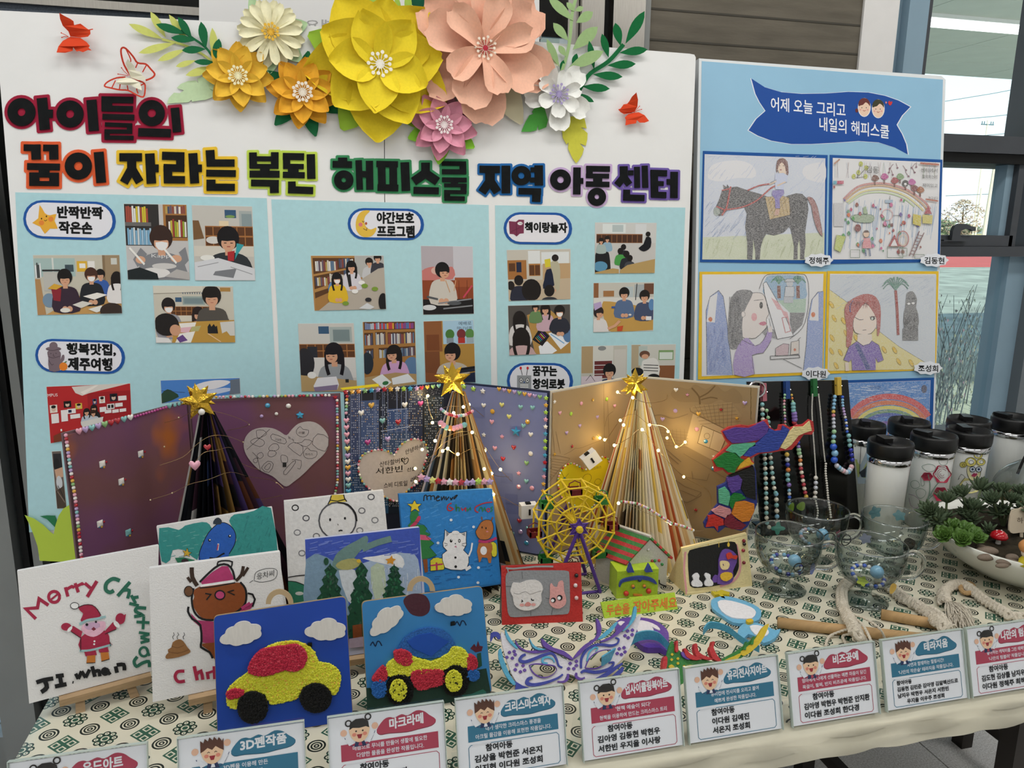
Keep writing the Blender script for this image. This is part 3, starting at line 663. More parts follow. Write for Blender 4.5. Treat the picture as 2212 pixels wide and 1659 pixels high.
flower('paper_flower', 'white paper flower with lilac stamens', 1203, 207, 'f3f3ee', [('notch', (45, 120, 178, 262, 330), 76, 62, .06, .4, .0), ('notch', (20, 75, 130, 182, 240, 300), 50, 42, .2, .5, .0)], '2f7d46', None, (14, 20, 7, 'a99cc8', None), .009)
flower('paper_flower', 'pink paper flower below the big yellow and peach flowers', 957, 273, 'e39bb0', [('point', ev(8, 10), 72, 44, .06, .4, .0), ('point', ev(7, 35), 58, 42, .16, .5, .0)], '8fcf3f', ((122, 188, 250), 78, 40), (16, 17, 7, 'f3e6e6', None), .008)
def lens(bx, by, tx, ty, w, n=7):
    d = V((tx-bx, ty-by)); L = d.length; d.normalize(); nn = V((-d.y, d.x)); o = []
    for k in range(n+1): t = k/n; o.append(V((bx, by))+d*L*t+nn*w/2*math.sin(math.pi*t**1.25)**.8)
    for k in range(n-1, 0, -1): t = k/n; o.append(V((bx, by))+d*L*t-nn*w/2*math.sin(math.pi*t**1.25)**.8)
    return [(p.x, p.y) for p in o]
def spray(lab, col, ox, oy, sc, stem, leaves, z=.004, sw=18, group='paper leaves on the board'):
    st = catmull(P2(stem), 4); c = BD(st[-1][0]/sc+ox, st[-1][1]/sc+oy)
    t = thing('paper_leaf_spray', lab, 'paper leaves', c, group); m = mat('leafpaper_'+col, col, .7, spec=.15, noise=.04, nscale=150)
    Lr, Rr = ribbon(st, sw); slab('stem', BD, sub([(v.x, v.y) for v in Lr]+[(v.x, v.y) for v in reversed(Rr)], ox, oy, sc), z, z-.0004, m, t)
    for i, (bx, by, tx, ty, w) in enumerate(leaves):
        f = Bent(BD, (bx/sc+ox, by/sc+oy), z+.0006*(i % 3+1)); slab('leaf', f, sub(lens(bx, by, tx, ty, w), ox, oy, sc), 0, -.0004, m, t)
class Bent:
    """board plane whose offset grows with distance from a stem point: leaves lift off the board"""
    def __init__(s, pl, c, z0, k=.00012): s.pl, s.c, s.z0, s.k = pl, c, z0, k; s.n = pl.n
    def __call__(s, x, y, off=0): return s.pl(x, y, s.z0+off+s.k*math.hypot(x-s.c[0], y-s.c[1]))
spray('pale yellow-green leaf spray at the upper left of the flowers', 'd3d876', 0, 0, 3.687, '1290 312 1400 340 1520 380 1640 450 1720 520', [(1300, 312, 1025, 190, 62), (1320, 300, 1198, 92, 62), (1500, 340, 1345, 115, 60), (1400, 340, 1102, 422, 62), (1480, 390, 1255, 485, 56), (1560, 480, 1400, 530, 46), (1720, 530, 1478, 600, 66), (1720, 500, 1690, 220, 64)], .003)
spray('dark green leaf spray over the pale yellow-green one', '1f6a42', 0, 0, 3.687, '1440 240 1530 300 1640 380 1710 480', [(1480, 270, 1242, 192, 66), (1530, 310, 1418, 135, 62), (1560, 320, 1362, 300, 62), (1640, 390, 1448, 400, 62), (1640, 390, 1600, 172, 72), (1710, 480, 1745, 308, 72), (1720, 500, 1545, 490, 48)], .009)
def leafcard(lab, col, ox, oy, sc, pts, z=.004, name='paper_leaf'):
    tag(slab(name, BD, sub(pts, ox, oy, sc), z, z-.0005, mat('leafpaper_'+col, col, .7, spec=.15, noise=.04, nscale=150)), lab, 'paper leaf', 'single paper leaves')
leafcard('pale mint notched leaf left of the golden flower', 'c7dfb4', 0, 0, 3.687, '1330 826 1345 780 1385 738 1430 742 1465 720 1408 700 1440 668 1500 645 1560 640 1580 662 1570 628 1640 600 1720 620 1770 690 1760 745 1640 795 1590 800 1645 790 1530 810 1525 795 1500 815 1400 820', .003)
leafcard('bright green leaf under the white flower', '55a84a', 900, 0, 3.858, '872 1098 905 1020 940 960 975 948 960 935 985 895 1060 880 1095 1000 1080 1060 1015 1085 1012 1040 1000 1085 950 1098', .004)
leafcard('yellow-green leaf pointing down under the white flower', 'd2cf4c', 900, 0, 3.858, '1240 975 1360 965 1400 990 1418 1070 1370 1062 1425 1110 1422 1160 1410 1215 1360 1195 1395 1240 1380 1290 1345 1345 1328 1360 1300 1320 1262 1240 1265 1185 1250 1205 1218 1150 1212 1080', .003)
leafcard('dark green fern leaf above the big yellow flower', '17573f', 550, 0, 3.858, '1300 -90 1560 -90 1500 30 1460 60 1475 85 1440 110 1455 150 1420 180 1435 215 1415 240 1400 150 1320 150 1345 60 1310 40', .002)
leafcard('olive leaf tip above the big yellow flower', '7f9c3a', 550, 0, 3.858, '970 110 1010 40 1060 -10 1110 -30 1150 30 1185 90 1195 150 1100 130', .003)
spray('pale green stalk leaves above the big yellow flower', 'aacb58', 550, 0, 3.858, '1180 -80 1200 60 1220 150', [(1220, 60, 905, -10, 50), (1285, 150, 1275, -60, 62), (1350, 150, 1350, 75, 50), (1225, 150, 1170, -60, 44)], .0025, 30)
spray('tall sage green leaf spray right of the peach flower', '9dbb82', 900, 0, 3.858, '1345 -60 1300 90 1280 300 1255 450 1205 610', [(1310, 175, 1098, -25, 80), (1330, 190, 1470, 100, 84), (1265, 340, 1138, 190, 74), (1300, 415, 1510, 222, 110), (1190, 560, 1085, 325, 62), (1260, 570, 1560, 425, 104), (1320, 95, 1250, 20, 50), (1320, 90, 1390, 60, 46), (1245, 470, 1185, 378, 52)], .008, 26)
spray('dark green pointed leaf spray at the right end of the flowers', '17693a', 900, 0, 3.858, '1725 370 1600 510 1450 610 1380 710 1335 790', [(1740, 365, 1900, 92, 84), (1700, 380, 1655, 190, 74), (1690, 440, 1925, 412, 72), (1600, 480, 1545, 280, 62), (1590, 545, 1827, 532, 72), (1480, 580, 1438, 340, 56), (1470, 620, 1717, 640, 72), (1380, 720, 1610, 740, 70), (1330, 775, 1478, 850, 48), (1200, 600, 1225, 500, 40), (1300, 560, 1335, 445, 50)], .005, 34)
# ---- butterflies
RED = mat('paper_red', 'dd4a28', .7, spec=.15); RED2 = mat('paper_red_cutout', 'cf4330', .7, spec=.15); CRM = mat('paper_cream', 'f0ecd6', .7, spec=.15)
def fly(lab, ox, oy, sc, up, lo, ant, m=RED):
    up, lo = sub(up, ox, oy, sc), sub(lo, ox, oy, sc); c = up[0]; t = thing('paper_butterfly', lab, 'butterfly', BD(*c), 'paper butterflies on the board')
    for n_, w_, kk in (('upper_wing', up, .0006), ('lower_wing', lo, .0005)): slab(n_, Bent(BD, c, .001, kk), w_, 0, -.0004, m, t)
    mb = MB()
    for s_ in ant:
        p = sub(s_, ox, oy, sc); mb.tube([BD(x, y, .004) for x, y in p], .0006, 5); mb.ball(BD(*p[-1], .004), .0012, 6, 4)
    mb.mk('antennae', m, t)
fly('solid orange-red butterfly at the upper left corner', 0, 0, 3.687, '560 290 545 250 500 205 478 150 472 102 510 125 560 150 585 168 590 200 640 188 668 208 690 225 705 235 738 228 742 235 718 240 720 270 700 292 640 300', '560 292 640 302 690 335 715 365 705 380 730 402 700 398 660 415 630 405 610 410 582 375 578 405 520 420 450 418 465 370 500 325', ('545 292 515 275 488 262', '545 294 515 290 492 298'))
fly('orange-red butterfly at the right side of the board', 900, 0, 3.858, '1790 940 1815 930 1840 890 1845 830 1832 770 1795 805 1775 840 1755 865 1725 870 1700 905 1680 912 1700 935 1730 952', '1790 942 1850 935 1900 960 1938 1008 1900 1022 1860 1022 1835 1000 1828 1028 1780 1035 1740 1045 1745 1000 1735 980 1765 950', ('1810 935 1840 905 1858 885', '1812 938 1845 918 1875 912'))
t = thing('paper_butterfly', 'red outlined cut-out butterfly with a small cream butterfly on top', 'butterfly', BD(285, 165), 'paper butterflies on the board')
def stroke(mb, f, w, pts, ox, oy, sc, o1, o0, closed=False, sm=3):
    p = catmull(P2(pts), sm, closed)
    if closed: p = p+[p[0]]
    Lr, Rr = ribbon(p, w); addslab(mb, f, sub([(v.x, v.y) for v in Lr]+[(v.x, v.y) for v in reversed(Rr)], ox, oy, sc), o1, o0)
mb = MB(); fb = Bent(BD, (285, 168), .001, .0003)
for w_, p_, cl_ in ((14, '1045 610 990 520 965 430 968 385 1000 385 1060 450 1095 500 1160 510 1200 550 1232 590 1210 620 1160 640', 0), (12, '1045 610 1100 640 1150 665 1155 720 1140 772 1080 752 1020 720 950 715 880 700 832 685 860 650 930 620 1000 615', 0), (9, '1000 385 1040 470 1035 500', 0), (9, '1095 505 1080 540', 0), (9, '1165 520 1135 575', 0), (9, '1150 665 1090 700 1100 745', 0), (9, '1020 720 1010 660', 0), (9, '950 715 960 650', 0), (9, '890 700 920 640', 0)):
    stroke(mb, fb, w_, p_, 0, 0, 3.687, 0, -.0004, False)
mb.mk('outline_wings', RED2, t)
slab('cream_upper_wing', Bent(BD, (283, 170), .005, .0005), sub('1040 615 1018 560 1000 500 1018 470 1070 525 1080 565 1115 570 1135 600 1160 620 1155 640 1100 638', 0, 0, 3.687), 0, -.0004, CRM, t)
slab('cream_lower_wing', Bent(BD, (283, 170), .005, .0005), sub('1045 622 1110 655 1125 690 1130 720 1080 700 1025 672 1015 680 940 668 918 655 950 628 1000 618', 0, 0, 3.687), 0, -.0004, CRM, t)
mb = MB()
for s_ in ('1025 600 985 565 968 540', '1020 604 975 595 940 590'): p = sub(s_, 0, 0, 3.687); mb.tube([BD(x, y, .005) for x, y in p], .0006, 5); mb.ball(BD(*p[-1], .005), .0012, 6, 4)
mb.mk('antennae', RED2, t)
# ---- paper grass at the lower left corner
t = thing('paper_grass', 'lime green paper grass at the lower left corner of the board', 'paper leaf', BD(100, 1210))
slab('front_blade', BD, sub('340 1625 320 1500 285 1400 250 1310 210 1235 290 1265 370 1320 425 1375 458 1400 470 1330 500 1240 540 1180 620 1130 700 1120 700 1640', 0, 800, 3.95), .006, .0054, mat('leafpaper_b7cf4a', 'b7cf4a', .7), t)
slab('back_blade', BD, sub('340 1245 400 1238 470 1240 490 1300 470 1340 440 1310 400 1270', 0, 800, 3.95), .003, .0025, mat('leafpaper_2c7a50', '2c7a50', .7), t)
# ---- name plates
def plate(lab, x0, y0, x1, y1, lines, deco, dy=.03):
    t = thing('name_plate', lab, 'sign', BD((x0+x1)/2, y1), 'pill shaped name plates')
    def pill(a, b, c, d, n=10):
        r = min((d-b)/2, (c-a)/2); cy = (b+d)/2; o = []
        for k in range(n+1): th_ = -math.pi/2+math.pi*k/n; o.append((c-r+r*math.cos(th_), cy+r*math.sin(th_)))
        for k in range(n+1): th_ = math.pi/2+math.pi*k/n; o.append((a+r+r*math.cos(th_), cy+r*math.sin(th_)))
        return o
    sh = lambda P: [(x, y+dy*(x-x0)) for x, y in P]
    slab('border_card', BD, sh(pill(x0, y0, x1, y1)), .0016, .0008, mat('card_blue', '1f57a4', .6), t)
    slab('face_card', BD, sh(pill(x0+6, y0+5, x1-7, y1-5)), .0022, .0016, mat('paper_white', 'e9e8ee', .6), t)
    a = Art(BD, base=.0024)
    for (tx, x, y, h, w) in lines: a.t('0c0e10', tx, x, y, h, w, dy*w*.8, .05)
    deco(a); a.build('print', PRINT, t)
def d_star(a):
    a.crop(0, 400, 3.568).p('edb03a', '305 152 345 215 385 232 435 222 420 275 445 335 385 335 345 375 310 320 248 290 295 255', 2)
    a.e('e8883a', 320, 290, 20).e('e8883a', 392, 262, 20).e('332211', 320, 258, 5, 7).e('332211', 358, 240, 5, 7); a.l('332211', 4, '340 268 350 276 362 266', 3)
plate('name plate with a smiling star, reading 반짝반짝 작은손', 50, 431, 250, 514, [('반짝반짝', 124, 471, 26, 98), ('작은손', 127, 504, 26, 72)], d_star)
def d_harubang(a):
    a.crop(0, 400, 3.568).p('7b6a72', '380 1430 372 1330 365 1300 375 1275 455 1275 470 1310 465 1345 480 1310 495 1310 495 1345 470 1380 460 1430', 2)
    a.e('7b6a72', 412, 1262, 60, 18).e('7b6a72', 412, 1238, 32, 30).l('4a3f46', 4, '358 1262 400 1274 465 1262', 3).l('4a3f46', 4, '372 1320 410 1332 460 1318', 3)
    a.e('4a3f46', 392, 1298, 4).e('4a3f46', 432, 1296, 4).l('4a3f46', 4, '412 1300 412 1318 425 1318', 2).e('e8842c', 488, 1398, 32, 32).p('4d7a3a', '490 1370 505 1358 518 1355 508 1368'); a.l('4a3f46', 4, '376 1350 398 1385 412 1378', 3)
plate('name plate with a grey stone grandfather and a tangerine, reading 행복맛집, 제주여행', 76, 731, 270, 803, [('행복맛집,', 144, 767, 26, 106), ('제주여행', 147, 799, 27, 95)], d_harubang)
def d_moon(a):
    a.crop(580, 400, 3.606).p('e8bd48', '790 200 740 198 700 230 680 290 685 350 715 390 755 405 805 395 835 360 838 330 800 345 765 330 745 285 755 240', 3)
    a.e('dd7a80', 717, 307, 16).e('b25a3a', 760, 298, 9, 11).l('5a4020', 4, '730 278 738 288 748 280', 2).l('5a4020', 4, '738 338 765 352 768 330', 1)
plate('name plate with a sleeping crescent moon, reading 야간보호 프로그램', 751, 449, 916, 517, [('야간보호', 814, 483, 25, 80), ('프로그램', 815, 512, 25, 80)], d_moon, .015)
def d_book(a):
    a.crop(1050, 400, 3.606).p('7c3350', '178 280 232 285 255 268 296 270 294 375 262 378 238 400 215 382 184 380').l('551f38', 4, '236 290 238 396').l('551f38', 3, '190 365 288 318').e('f3f0f2', 265, 298, 20, 13); a.t('222', 'THE', 253, 304, 11)
plate('name plate with a dark red book, reading 책이랑놀자', 1088, 458, 1236, 527, [('책이랑놀자', 1134, 502, 22, 91)], d_book, .012)
def d_robot(a):
    a.crop(1050, 400, 3.606).r('9a9da0', 242, 1482, 352, 1620).l('222', 4, '282 1480 270 1425').l('222', 4, '315 1480 325 1425').e('cf3038', 270, 1425, 9, 12).e('cf3038', 324, 1425, 9, 12)
    for x in (273, 322): a.e('111', x, 1520, 15, 19).e('eee', x, 1520, 11, 15).e('111', x, 1520, 5, 7)
    a.p('2a4a8a', '290 1540 305 1540 297 1525').r('eee', 268, 1550, 328, 1580)
    for x in range(276, 326, 9): a.l('222', 2, [(x, 1550), (x, 1580)])
    a.l('222', 2, '268 1565 328 1565')
plate('name plate with a grey robot, reading 꿈꾸는 창의로봇', 1095, 783, 1238, 862, [('꿈꾸는', 1151, 812, 21, 52), ('창의로봇', 1151, 840, 22, 69)], d_robot, .012)
# ================= photographs on the board =================
class Snap:
    """art on one photograph: 0..100 across and down, kept inside the sheet"""
    def __init__(s, f, q, off):
        s.f, s.q = f, [V(p) for p in P2(q)]; s.n = f.n
    def __call__(s, x, y, off=0):
        u = min(1, max(0, x/100)); v = min(1, max(0, y/100)); a, b, c, d = s.q
        p = a*(1-u)*(1-v)+b*u*(1-v)+c*u*v+d*(1-u)*v
        return s.f(p.x, p.y, off)
class SA(Art):
    def __init__(s, q, base=.0009):
        Art.__init__(s, Snap(BD, q, 0), base=base); q = P2(q); s.asp = ((V(q[3])-V(q[0])).length)/((V(q[1])-V(q[0])).length)
    def books(s, x0, y0, x1, y1, n, seed=1, pal=('c9ccd0', 'a8b3bd', 'd8d2c4', '8a4a44', '5d7a96', 'b9a05a', 'e8e4dc', '6b5a6a', '46506a')):
        q = random.Random(seed); w = (x1-x0)/n
        for i in range(n):
            h = q.uniform(0, .18)*(y1-y0); s.off -= s.step*(i > 0); s.r(q.choice(pal), x0+i*w, y0+h, x0+(i+.86)*w, y1)
        return s
    def shelf(s, x0, y0, x1, y1, nx, ny, c='a9713f', d='5f3b22'):
        s.r(c, x0, y0, x1, y1); w = (x1-x0)/nx; h = (y1-y0)/ny
        for i in range(nx):
            for j in range(ny): s.r(d, x0+i*w+w*.06, y0+j*h+h*.1, x0+(i+1)*w-w*.06, y0+(j+1)*h-h*.06); s.off -= s.step
        s.off += s.step; return s
    def kid(s, x, y, r, hair='1d1715', top='555a60', long=0, mask=0, back=0, face=0, arms=1, skin='d6a283', tw=1.9, th=4.2):
        """bust of a seated person: head centre x,y, head radius r (percent of the width)"""
        k = 1/s.asp; ry = r*1.18*k
        if long: s.p(hair, [(x-r*1.0, y-ry*.4), (x+r*1.0, y-ry*.4), (x+r*1.15, y+ry*1.5), (x+r*.7, y+ry*2.0), (x-r*.7, y+ry*1.9), (x-r*1.1, y+ry*1.4)], 3)
        s.p(top, [(x-r*tw, y+ry*th), (x-r*tw*.95, y+ry*1.9), (x-r*.9, y+ry*1.15), (x+r*.9, y+ry*1.15), (x+r*tw*.95, y+ry*1.9), (x+r*tw, y+ry*th)], 3)
        if long:
            for d in (-1, 1): s.l(hair, r*.42, [(x+d*r*.9, y), (x+d*r*1.0, y+ry*1.2), (x+d*r*.75, y+ry*2.2)], 3)
        if not back: s.r(skin, x-r*.35, y+ry*.6, x+r*.35, y+ry*1.35)
        if back: s.e(hair, x, y, r*1.05, ry); return s
        s.e(hair, x, y-ry*.12, r*1.1, ry*1.02); s.e(skin, x+face*r*.3, y+ry*.34, r*.7, ry*.62)
        s.p(hair, [(x-r*1.0, y+ry*.1), (x-r*.8, y-ry*.75), (x, y-ry*1.05), (x+r*.8, y-ry*.75), (x+r*1.0, y+ry*.25), (x+r*.55, y+ry*.08), (x-r*.1, y+ry*.14), (x-r*.6, y+ry*.1)], 2)
        if mask: s.p('ecebea', [(x+face*r*.3-r*.55, y+ry*.28), (x+face*r*.3+r*.6, y+ry*.28), (x+face*r*.3+r*.35, y+ry*.85), (x+face*r*.3-r*.3, y+ry*.85)], 2)
        else:
            for d in (-.3, .32): s.l('3a2820', r*.07, [(x+face*r*.4+d*r-r*.13, y+ry*.3), (x+face*r*.4+d*r+r*.13, y+ry*.3)]); s.off -= s.step
            s.off += s.step; s.l('a8574a', r*.08, [(x+face*r*.4-r*.15, y+ry*.6), (x+face*r*.4+r*.18, y+ry*.6)])
        if arms:
            s.l(top, r*.75, [(x-r*1.5, y+ry*2.2), (x-r*1.3, y+ry*3.5), (x-r*.3, y+ry*3.9)]); s.l(top, r*.75, [(x+r*1.5, y+ry*2.2), (x+r*1.35, y+ry*3.5), (x+r*.5, y+ry*3.9)])
            s.e(skin, x-r*.25, y+ry*3.9, r*.42, ry*.36).e(skin, x+r*.45, y+ry*3.9, r*.42, ry*.36)
        return s
def photo(lab, q, fn):
    Q = P2(q); t = thing('photo_print', lab, 'photograph', BD(Q[3][0], Q[3][1]), 'photographs on the board')
    slab('paper', BD, Q, .0012, .0007, mat('photo_paper', 'dcd9d4', .4), t)
    s = SA([(Q[0][0]+.6, Q[0][1]+.6), (Q[1][0]-.6, Q[1][1]+.6), (Q[2][0]-.6, Q[2][1]-.6), (Q[3][0]+.6, Q[3][1]-.6)], .0014); fn(s); s.build('picture', PRINT, t)
def f1(s):
    s.r('c9c3b2', 0, 0, 100, 100).r('a9c0bc', 0, 5, 48, 36).r('d9dcd6', 21, 4, 23, 36).r('43525a', 36, 16, 46, 28).r('e0b13a', 50, 10, 62, 28).r('f0ece4', 53, 14, 60, 22).r('ece8e2', 63, 10, 71, 28).r('a08a6c', 82, 0, 100, 55).r('8a7458', 80, 0, 83, 55).r('cfd0c8', 90, 5, 97, 16)
    s.r('bfbdb6', 10, 28, 34, 60).r('2c2c2c', 9, 24, 30, 27).books(1, 12, 8, 38, 4, 2, ('e8e8e8', '444')); s.p('c79a5c', '10 100 60 62 86 52 100 58 100 100').p('b4895a', '0 40 6 40 10 100 0 100').e('7b93a8', 15, 76, 8, 12)
    s.kid(77, 33, 5, top='3a5fa8', arms=0).kid(66, 34, 7, '4a2d22', '23252a', mask=1).kid(35, 38, 8, '1a1616', '3a2a38').p('8e2a34', '18 55 25 50 30 58 28 78 20 76').p('d8a63a', '14 56 22 48 32 52 24 58').kid(96, 38, 6, long=1, top='e8e4e2', back=1)
    s.p('efeae2', '55 70 72 64 84 68 68 76').p('e9e6df', '60 92 76 86 82 92 70 98').p('dcd8cf', '42 84 54 78 66 82 52 90').e('e8e4da', 33, 93, 6, 4).e('3a2d28', 88, 96, 14, 14)
photo('photo of three people drawing at a table, first on the left, under the star plate', '71 551 258 550.5 264 677 81 681', f1)
def f2(s):
    s.r('c7c4c2', 0, 0, 100, 100).r('33302f', 0, 0, 55, 55).books(2, 2, 38, 24, 11, 3, ('e4e2de', 'd8c43a', 'c9c8d4', 'e8e6e2', 'a8503f')).r('6d6a68', 0, 24, 42, 29).books(3, 31, 42, 54, 12, 4, ('7fb0d0', 'a9c6da', 'cfd8dc')).r('a9753f', 62, 0, 100, 48).books(66, 1, 98, 12, 9, 5).r('4a3020', 66, 14, 100, 44).books(70, 19, 99, 43, 9, 6, ('e8e2da', 'a04038', 'c8b84a', '9aa83a'))
    s.r('c8c6c8', 0, 74, 100, 100).kid(57, 46, 17, '3a2720', '85868a', mask=1, tw=2.2, arms=0).l('85868a', 13, '28 62 18 74 22 80').l('85868a', 13, '90 60 98 72 84 80').e('dba888', 22, 74, 8, 5).e('dba888', 80, 72, 9, 5).l('f0eee8', 3, '5 58 28 80').l('f0eee8', 3, '60 58 80 78'); s.t('e8e8e8', 'Kapp', 40, 72, 6, 30)
    s.e('e4e1de', 45, 91, 24, 7).e('d2cfcc', 60, 82, 20, 4).p('1f2628', '0 88 20 84 48 92 50 100 0 100').p('b9b5b2', '60 96 80 86 100 90 100 100')
photo('photo of a masked person in a grey shirt painting in front of book shelves', '267 440 403 442 410 605 276 604', f2)
def f3(s):
    s.r('c8c4bc', 0, 0, 100, 100).r('3a5a7a', 54, 5, 73, 16).e('7fa05a', 63, 14, 8, 2).r('a9b0ae', 78, 6, 99, 30).r('8b9a9c', 82, 10, 99, 27).shelf(20, 27, 100, 54, 6, 2).r('e8d4b0', 44, 20, 60, 27).p('7a5a3a', '0 20 10 20 18 44 0 46').e('d8d4ce', 33, 46, 12, 5).r('d6d0c4', 0, 54, 100, 68)
    s.kid(58, 45, 17, '151214', '2f3438', tw=2.2).p('3aa0a8', '72 50 84 52 72 66 68 72').p('b02c30', '56 62 68 60 66 74 56 74').e('ecebe4', 22, 70, 12, 4); s.p('d8d9dd', '0 76 40 70 100 84 100 100 0 100').p('7d7f84', '34 88 70 84 64 97 30 93').l('9a9ca0', 1, '5 82 40 76').l('9a9ca0', 1, '60 82 96 92')
photo('photo of a child in a dark jacket and red shirt painting over newspaper', '414 443 544.5 446 551.5 606 421.5 606', f3)
def f4(s):
    s.r('cdc7b8', 0, 0, 100, 100).r('d9d3c4', 0, 0, 62, 12); s.l('8a8070', 1, '0 14 60 10')
    for i in range(9): s.p('5d6a78', [(36+i*3, 11), (38+i*3, 11), (37+i*3, 15)]); s.off -= s.step
    s.r('3a5a7a', 27, 20, 35, 28).r('9aa8a4', 36, 18, 64, 33).r('7d8f92', 38, 21, 62, 31).shelf(20, 36, 74, 52, 8, 2).r('b08648', 84, 2, 97, 9).r('dad2c2', 30, 52, 70, 62).kid(18, 35, 8, '221c1c', '9a9aa2', mask=1).kid(55, 49, 7, '2a1d1a', 'b98a8e', long=1, arms=0).kid(73, 18, 11, '1f1a18', '55504a', tw=1.8, th=4.6)
    s.p('bf9444', '25 64 100 60 100 100 20 100').p('efeae2', '30 66 52 64 50 72 32 74').p('e6b9c4', '30 74 46 72 42 82 28 82').p('b9b37a', '46 72 58 70 54 80 44 80').p('efece6', '30 84 50 80 44 100 24 100').p('222', '66 72 69 66 71 72 74 67 76 72 78 70 79 84 66 84').p('d4d2cc', '82 64 100 62 100 88 94 88 90 80 84 84').l('e2c29a', 1.4, '66 84 82 99').e('221d1c', 14, 68, 16, 20).e('d09c7c', 25, 78, 7, 10).p('e4e2e0', '0 90 16 92 20 100 0 100').p('6a4a8a', '26 92 34 86 40 96 30 100')
photo('photo of an adult leaning over a table to help children', '330 617 503 618.5 508.5 740 337 741', f4)
def f5(s):
    s.r('b8282a', 0, 0, 100, 100).r('a21f24', 48, 15, 100, 100).p('dcd4cc', '30 2 60 0 98 0 50 16 42 20 34 14').p('efe6dd', '44 18 40 13 58 1 62 1').t('f0ece8', 'MPUS', .5, 18, 5.4, 12)
    for x, y, w, h, c in ((2, 33, 9, 14, 'e8dcd0'), (19, 28, 9, 12, '181614'), (33, 34, 8, 11, 'd8c04a'), (54, 28, 5, 11, '3a4a7a'), (62, 24, 7, 14, 'e8e4dc'), (75, 20, 9, 16, '1f1a2a')): s.r(c, x, y, x+w, y+h); s.e('d8b8a4', x+w/2, y+h*.55, w*.28, h*.32).e('15110f', x+w/2, y+h*.25, w*.32, h*.2)
    for x, y, w, h in ((3, 49, 9, 17), (15, 44, 8, 21), (23, 43, 10, 9), (26, 54, 12, 8), (62, 46, 8, 10), (71, 41, 9, 11), (81, 41, 9, 8), (85, 26, 10, 10), (68, 53, 8, 7), (77, 54, 8, 7), (86, 54, 8, 7)): s.r('ece6e4', x, y, x+w, y+h); s.off -= s.step
    s.off += s.step; s.r('1f2a4a', 24, 45, 28, 50).r('222', 72, 43, 75, 50).r('222', 76, 43, 79, 50)
    s.kid(55, 46, 3.6, long=1, top='1b1a1c', arms=0).kid(46, 52, 3.6, long=1, top='b8c4d0', arms=0).kid(54, 56, 3.4, '3a2418', 'c3cad2', arms=0); s.p('d9d6d0', '38 70 66 66 64 80 40 82').p('7b3a24', '4 88 18 82 22 100 4 100').r('f0eee8', 13, 78, 15, 82)
photo('photo of three people posing before a red wall hung with portraits', '100 835 281.5 828 285.5 925 109 958', f5)
def f6(s): s.r('4f86cf', 0, 0, 100, 100).p('e8e6ea', '40 40 55 15 75 8 88 20 80 45 60 60', 3).p('c9d4ea', '50 70 80 55 90 75 60 90', 3).p('6d7886', '88 10 100 4 100 100 86 100 88 60').p('2f4a38', '0 60 8 40 16 55 22 80 0 100', 2).l('3a3a44', 1.5, '0 45 30 62')
photo('photo of blue sky with clouds and a building behind the first gold star', '346.5 821.5 518 816 519.5 850 349 872', f6)
def f7(s): s.r('6b5f58', 0, 0, 100, 100).r('2c2a2c', 10, 4, 100, 30).e('222', 40, 24, 36, 12).p('cda488', '10 32 100 28 100 45 20 48').e('cfd2d6', 50, 55, 34, 12).p('4d4036', '0 70 100 60 100 100 0 100').l('8a7a6c', 3, '20 70 90 90').l('222', 3, '30 60 90 84')
photo('partly hidden photo of a musician at the lower left of the board', '111.5 975 132 974 144 1098 123 1099', f7)
def m1(s):
    s.r('b3854c', 0, 0, 100, 100).r('5d3d24', 2, 4, 60, 78)
    for k, (x0, y0, x1, y1, n) in enumerate(((5, 8, 36, 28, 13), (38, 4, 58, 22, 9), (4, 38, 28, 55, 10), (24, 32, 44, 48, 8), (44, 22, 56, 36, 6))): s.books(x0, y0, x1, y1, n, 10+k)
    s.p('b3854c', '0 34 60 20 60 23 0 38').p('b3854c', '0 62 30 50 30 56 0 68').p('a97c46', '2 78 28 64 24 78 8 100 2 100').r('b5b4b0', 60, 0, 100, 40).kid(80, 12, 5, top='c8c8ca', arms=0).kid(92, 4, 5, top='3a3a42', arms=0)
    s.p('b7ada0', '6 100 40 66 92 24 100 22 100 100').kid(55, 20, 6.5, '171314', 'd8d4dc', long=1).p('222', '48 36 53 34 54 56 50 58').e('5f88b8', 27, 62, 6, 14).kid(34, 42, 6.5, '191515', 'e2b92c', long=1, mask=1)
    for x, y, c in ((58, 66, 'f0eeea'), (68, 50, 'f0eeea'), (44, 88, '7c9a3a'), (86, 62, '7c9a3a'), (72, 56, '7c9a3a'), (76, 82, '2a2a2e')): s.e(c, x, y, 4.5, 4)
    s.e('1b1818', 97, 88, 7, 18); s.p('d8dadc', '62 98 74 88 84 96 78 100')
photo('photo of two girls at a craft table before book shelves, under the moon plate', '671 552 828.5 552 834.5 668 679 671.5', m1)
def m2(s):
    s.r('b7aeb4', 0, 0, 100, 100).r('cac8cf', 62, 0, 100, 50).p('c97a74', '0 36 22 30 40 34 60 30 60 48 0 50', 3).e('d9b0a4', 30, 36, 12, 6).r('8c4426', 0, 50, 100, 82); s.r('9f5431', 64, 46, 100, 60)
    for x in (20, 72, 88): s.l('6a2f1a', 1, [(x, 50), (x, 80)])
    s.r('1c191b', 0, 78, 100, 100).kid(40, 36, 13, '141113', 'cfc8be', tw=1.9, face=1); s.l('cfa27a', 1.6, '46 50 54 68').l('cfa27a', 1.6, '66 50 62 66').l('c8475a', 3, '80 76 98 58')
    s.e('d6d8da', 12, 90, 14, 4).l('8a8c90', 2, '30 84 96 78').l('8a8c90', 2, '40 92 98 88').l('55585c', 3, '8 74 30 78').e('55585c', 62, 84, 14, 3)
photo('photo of a boy in a white pullover playing drums', '909 531 1021 532.5 1024 678 914 680', m2)
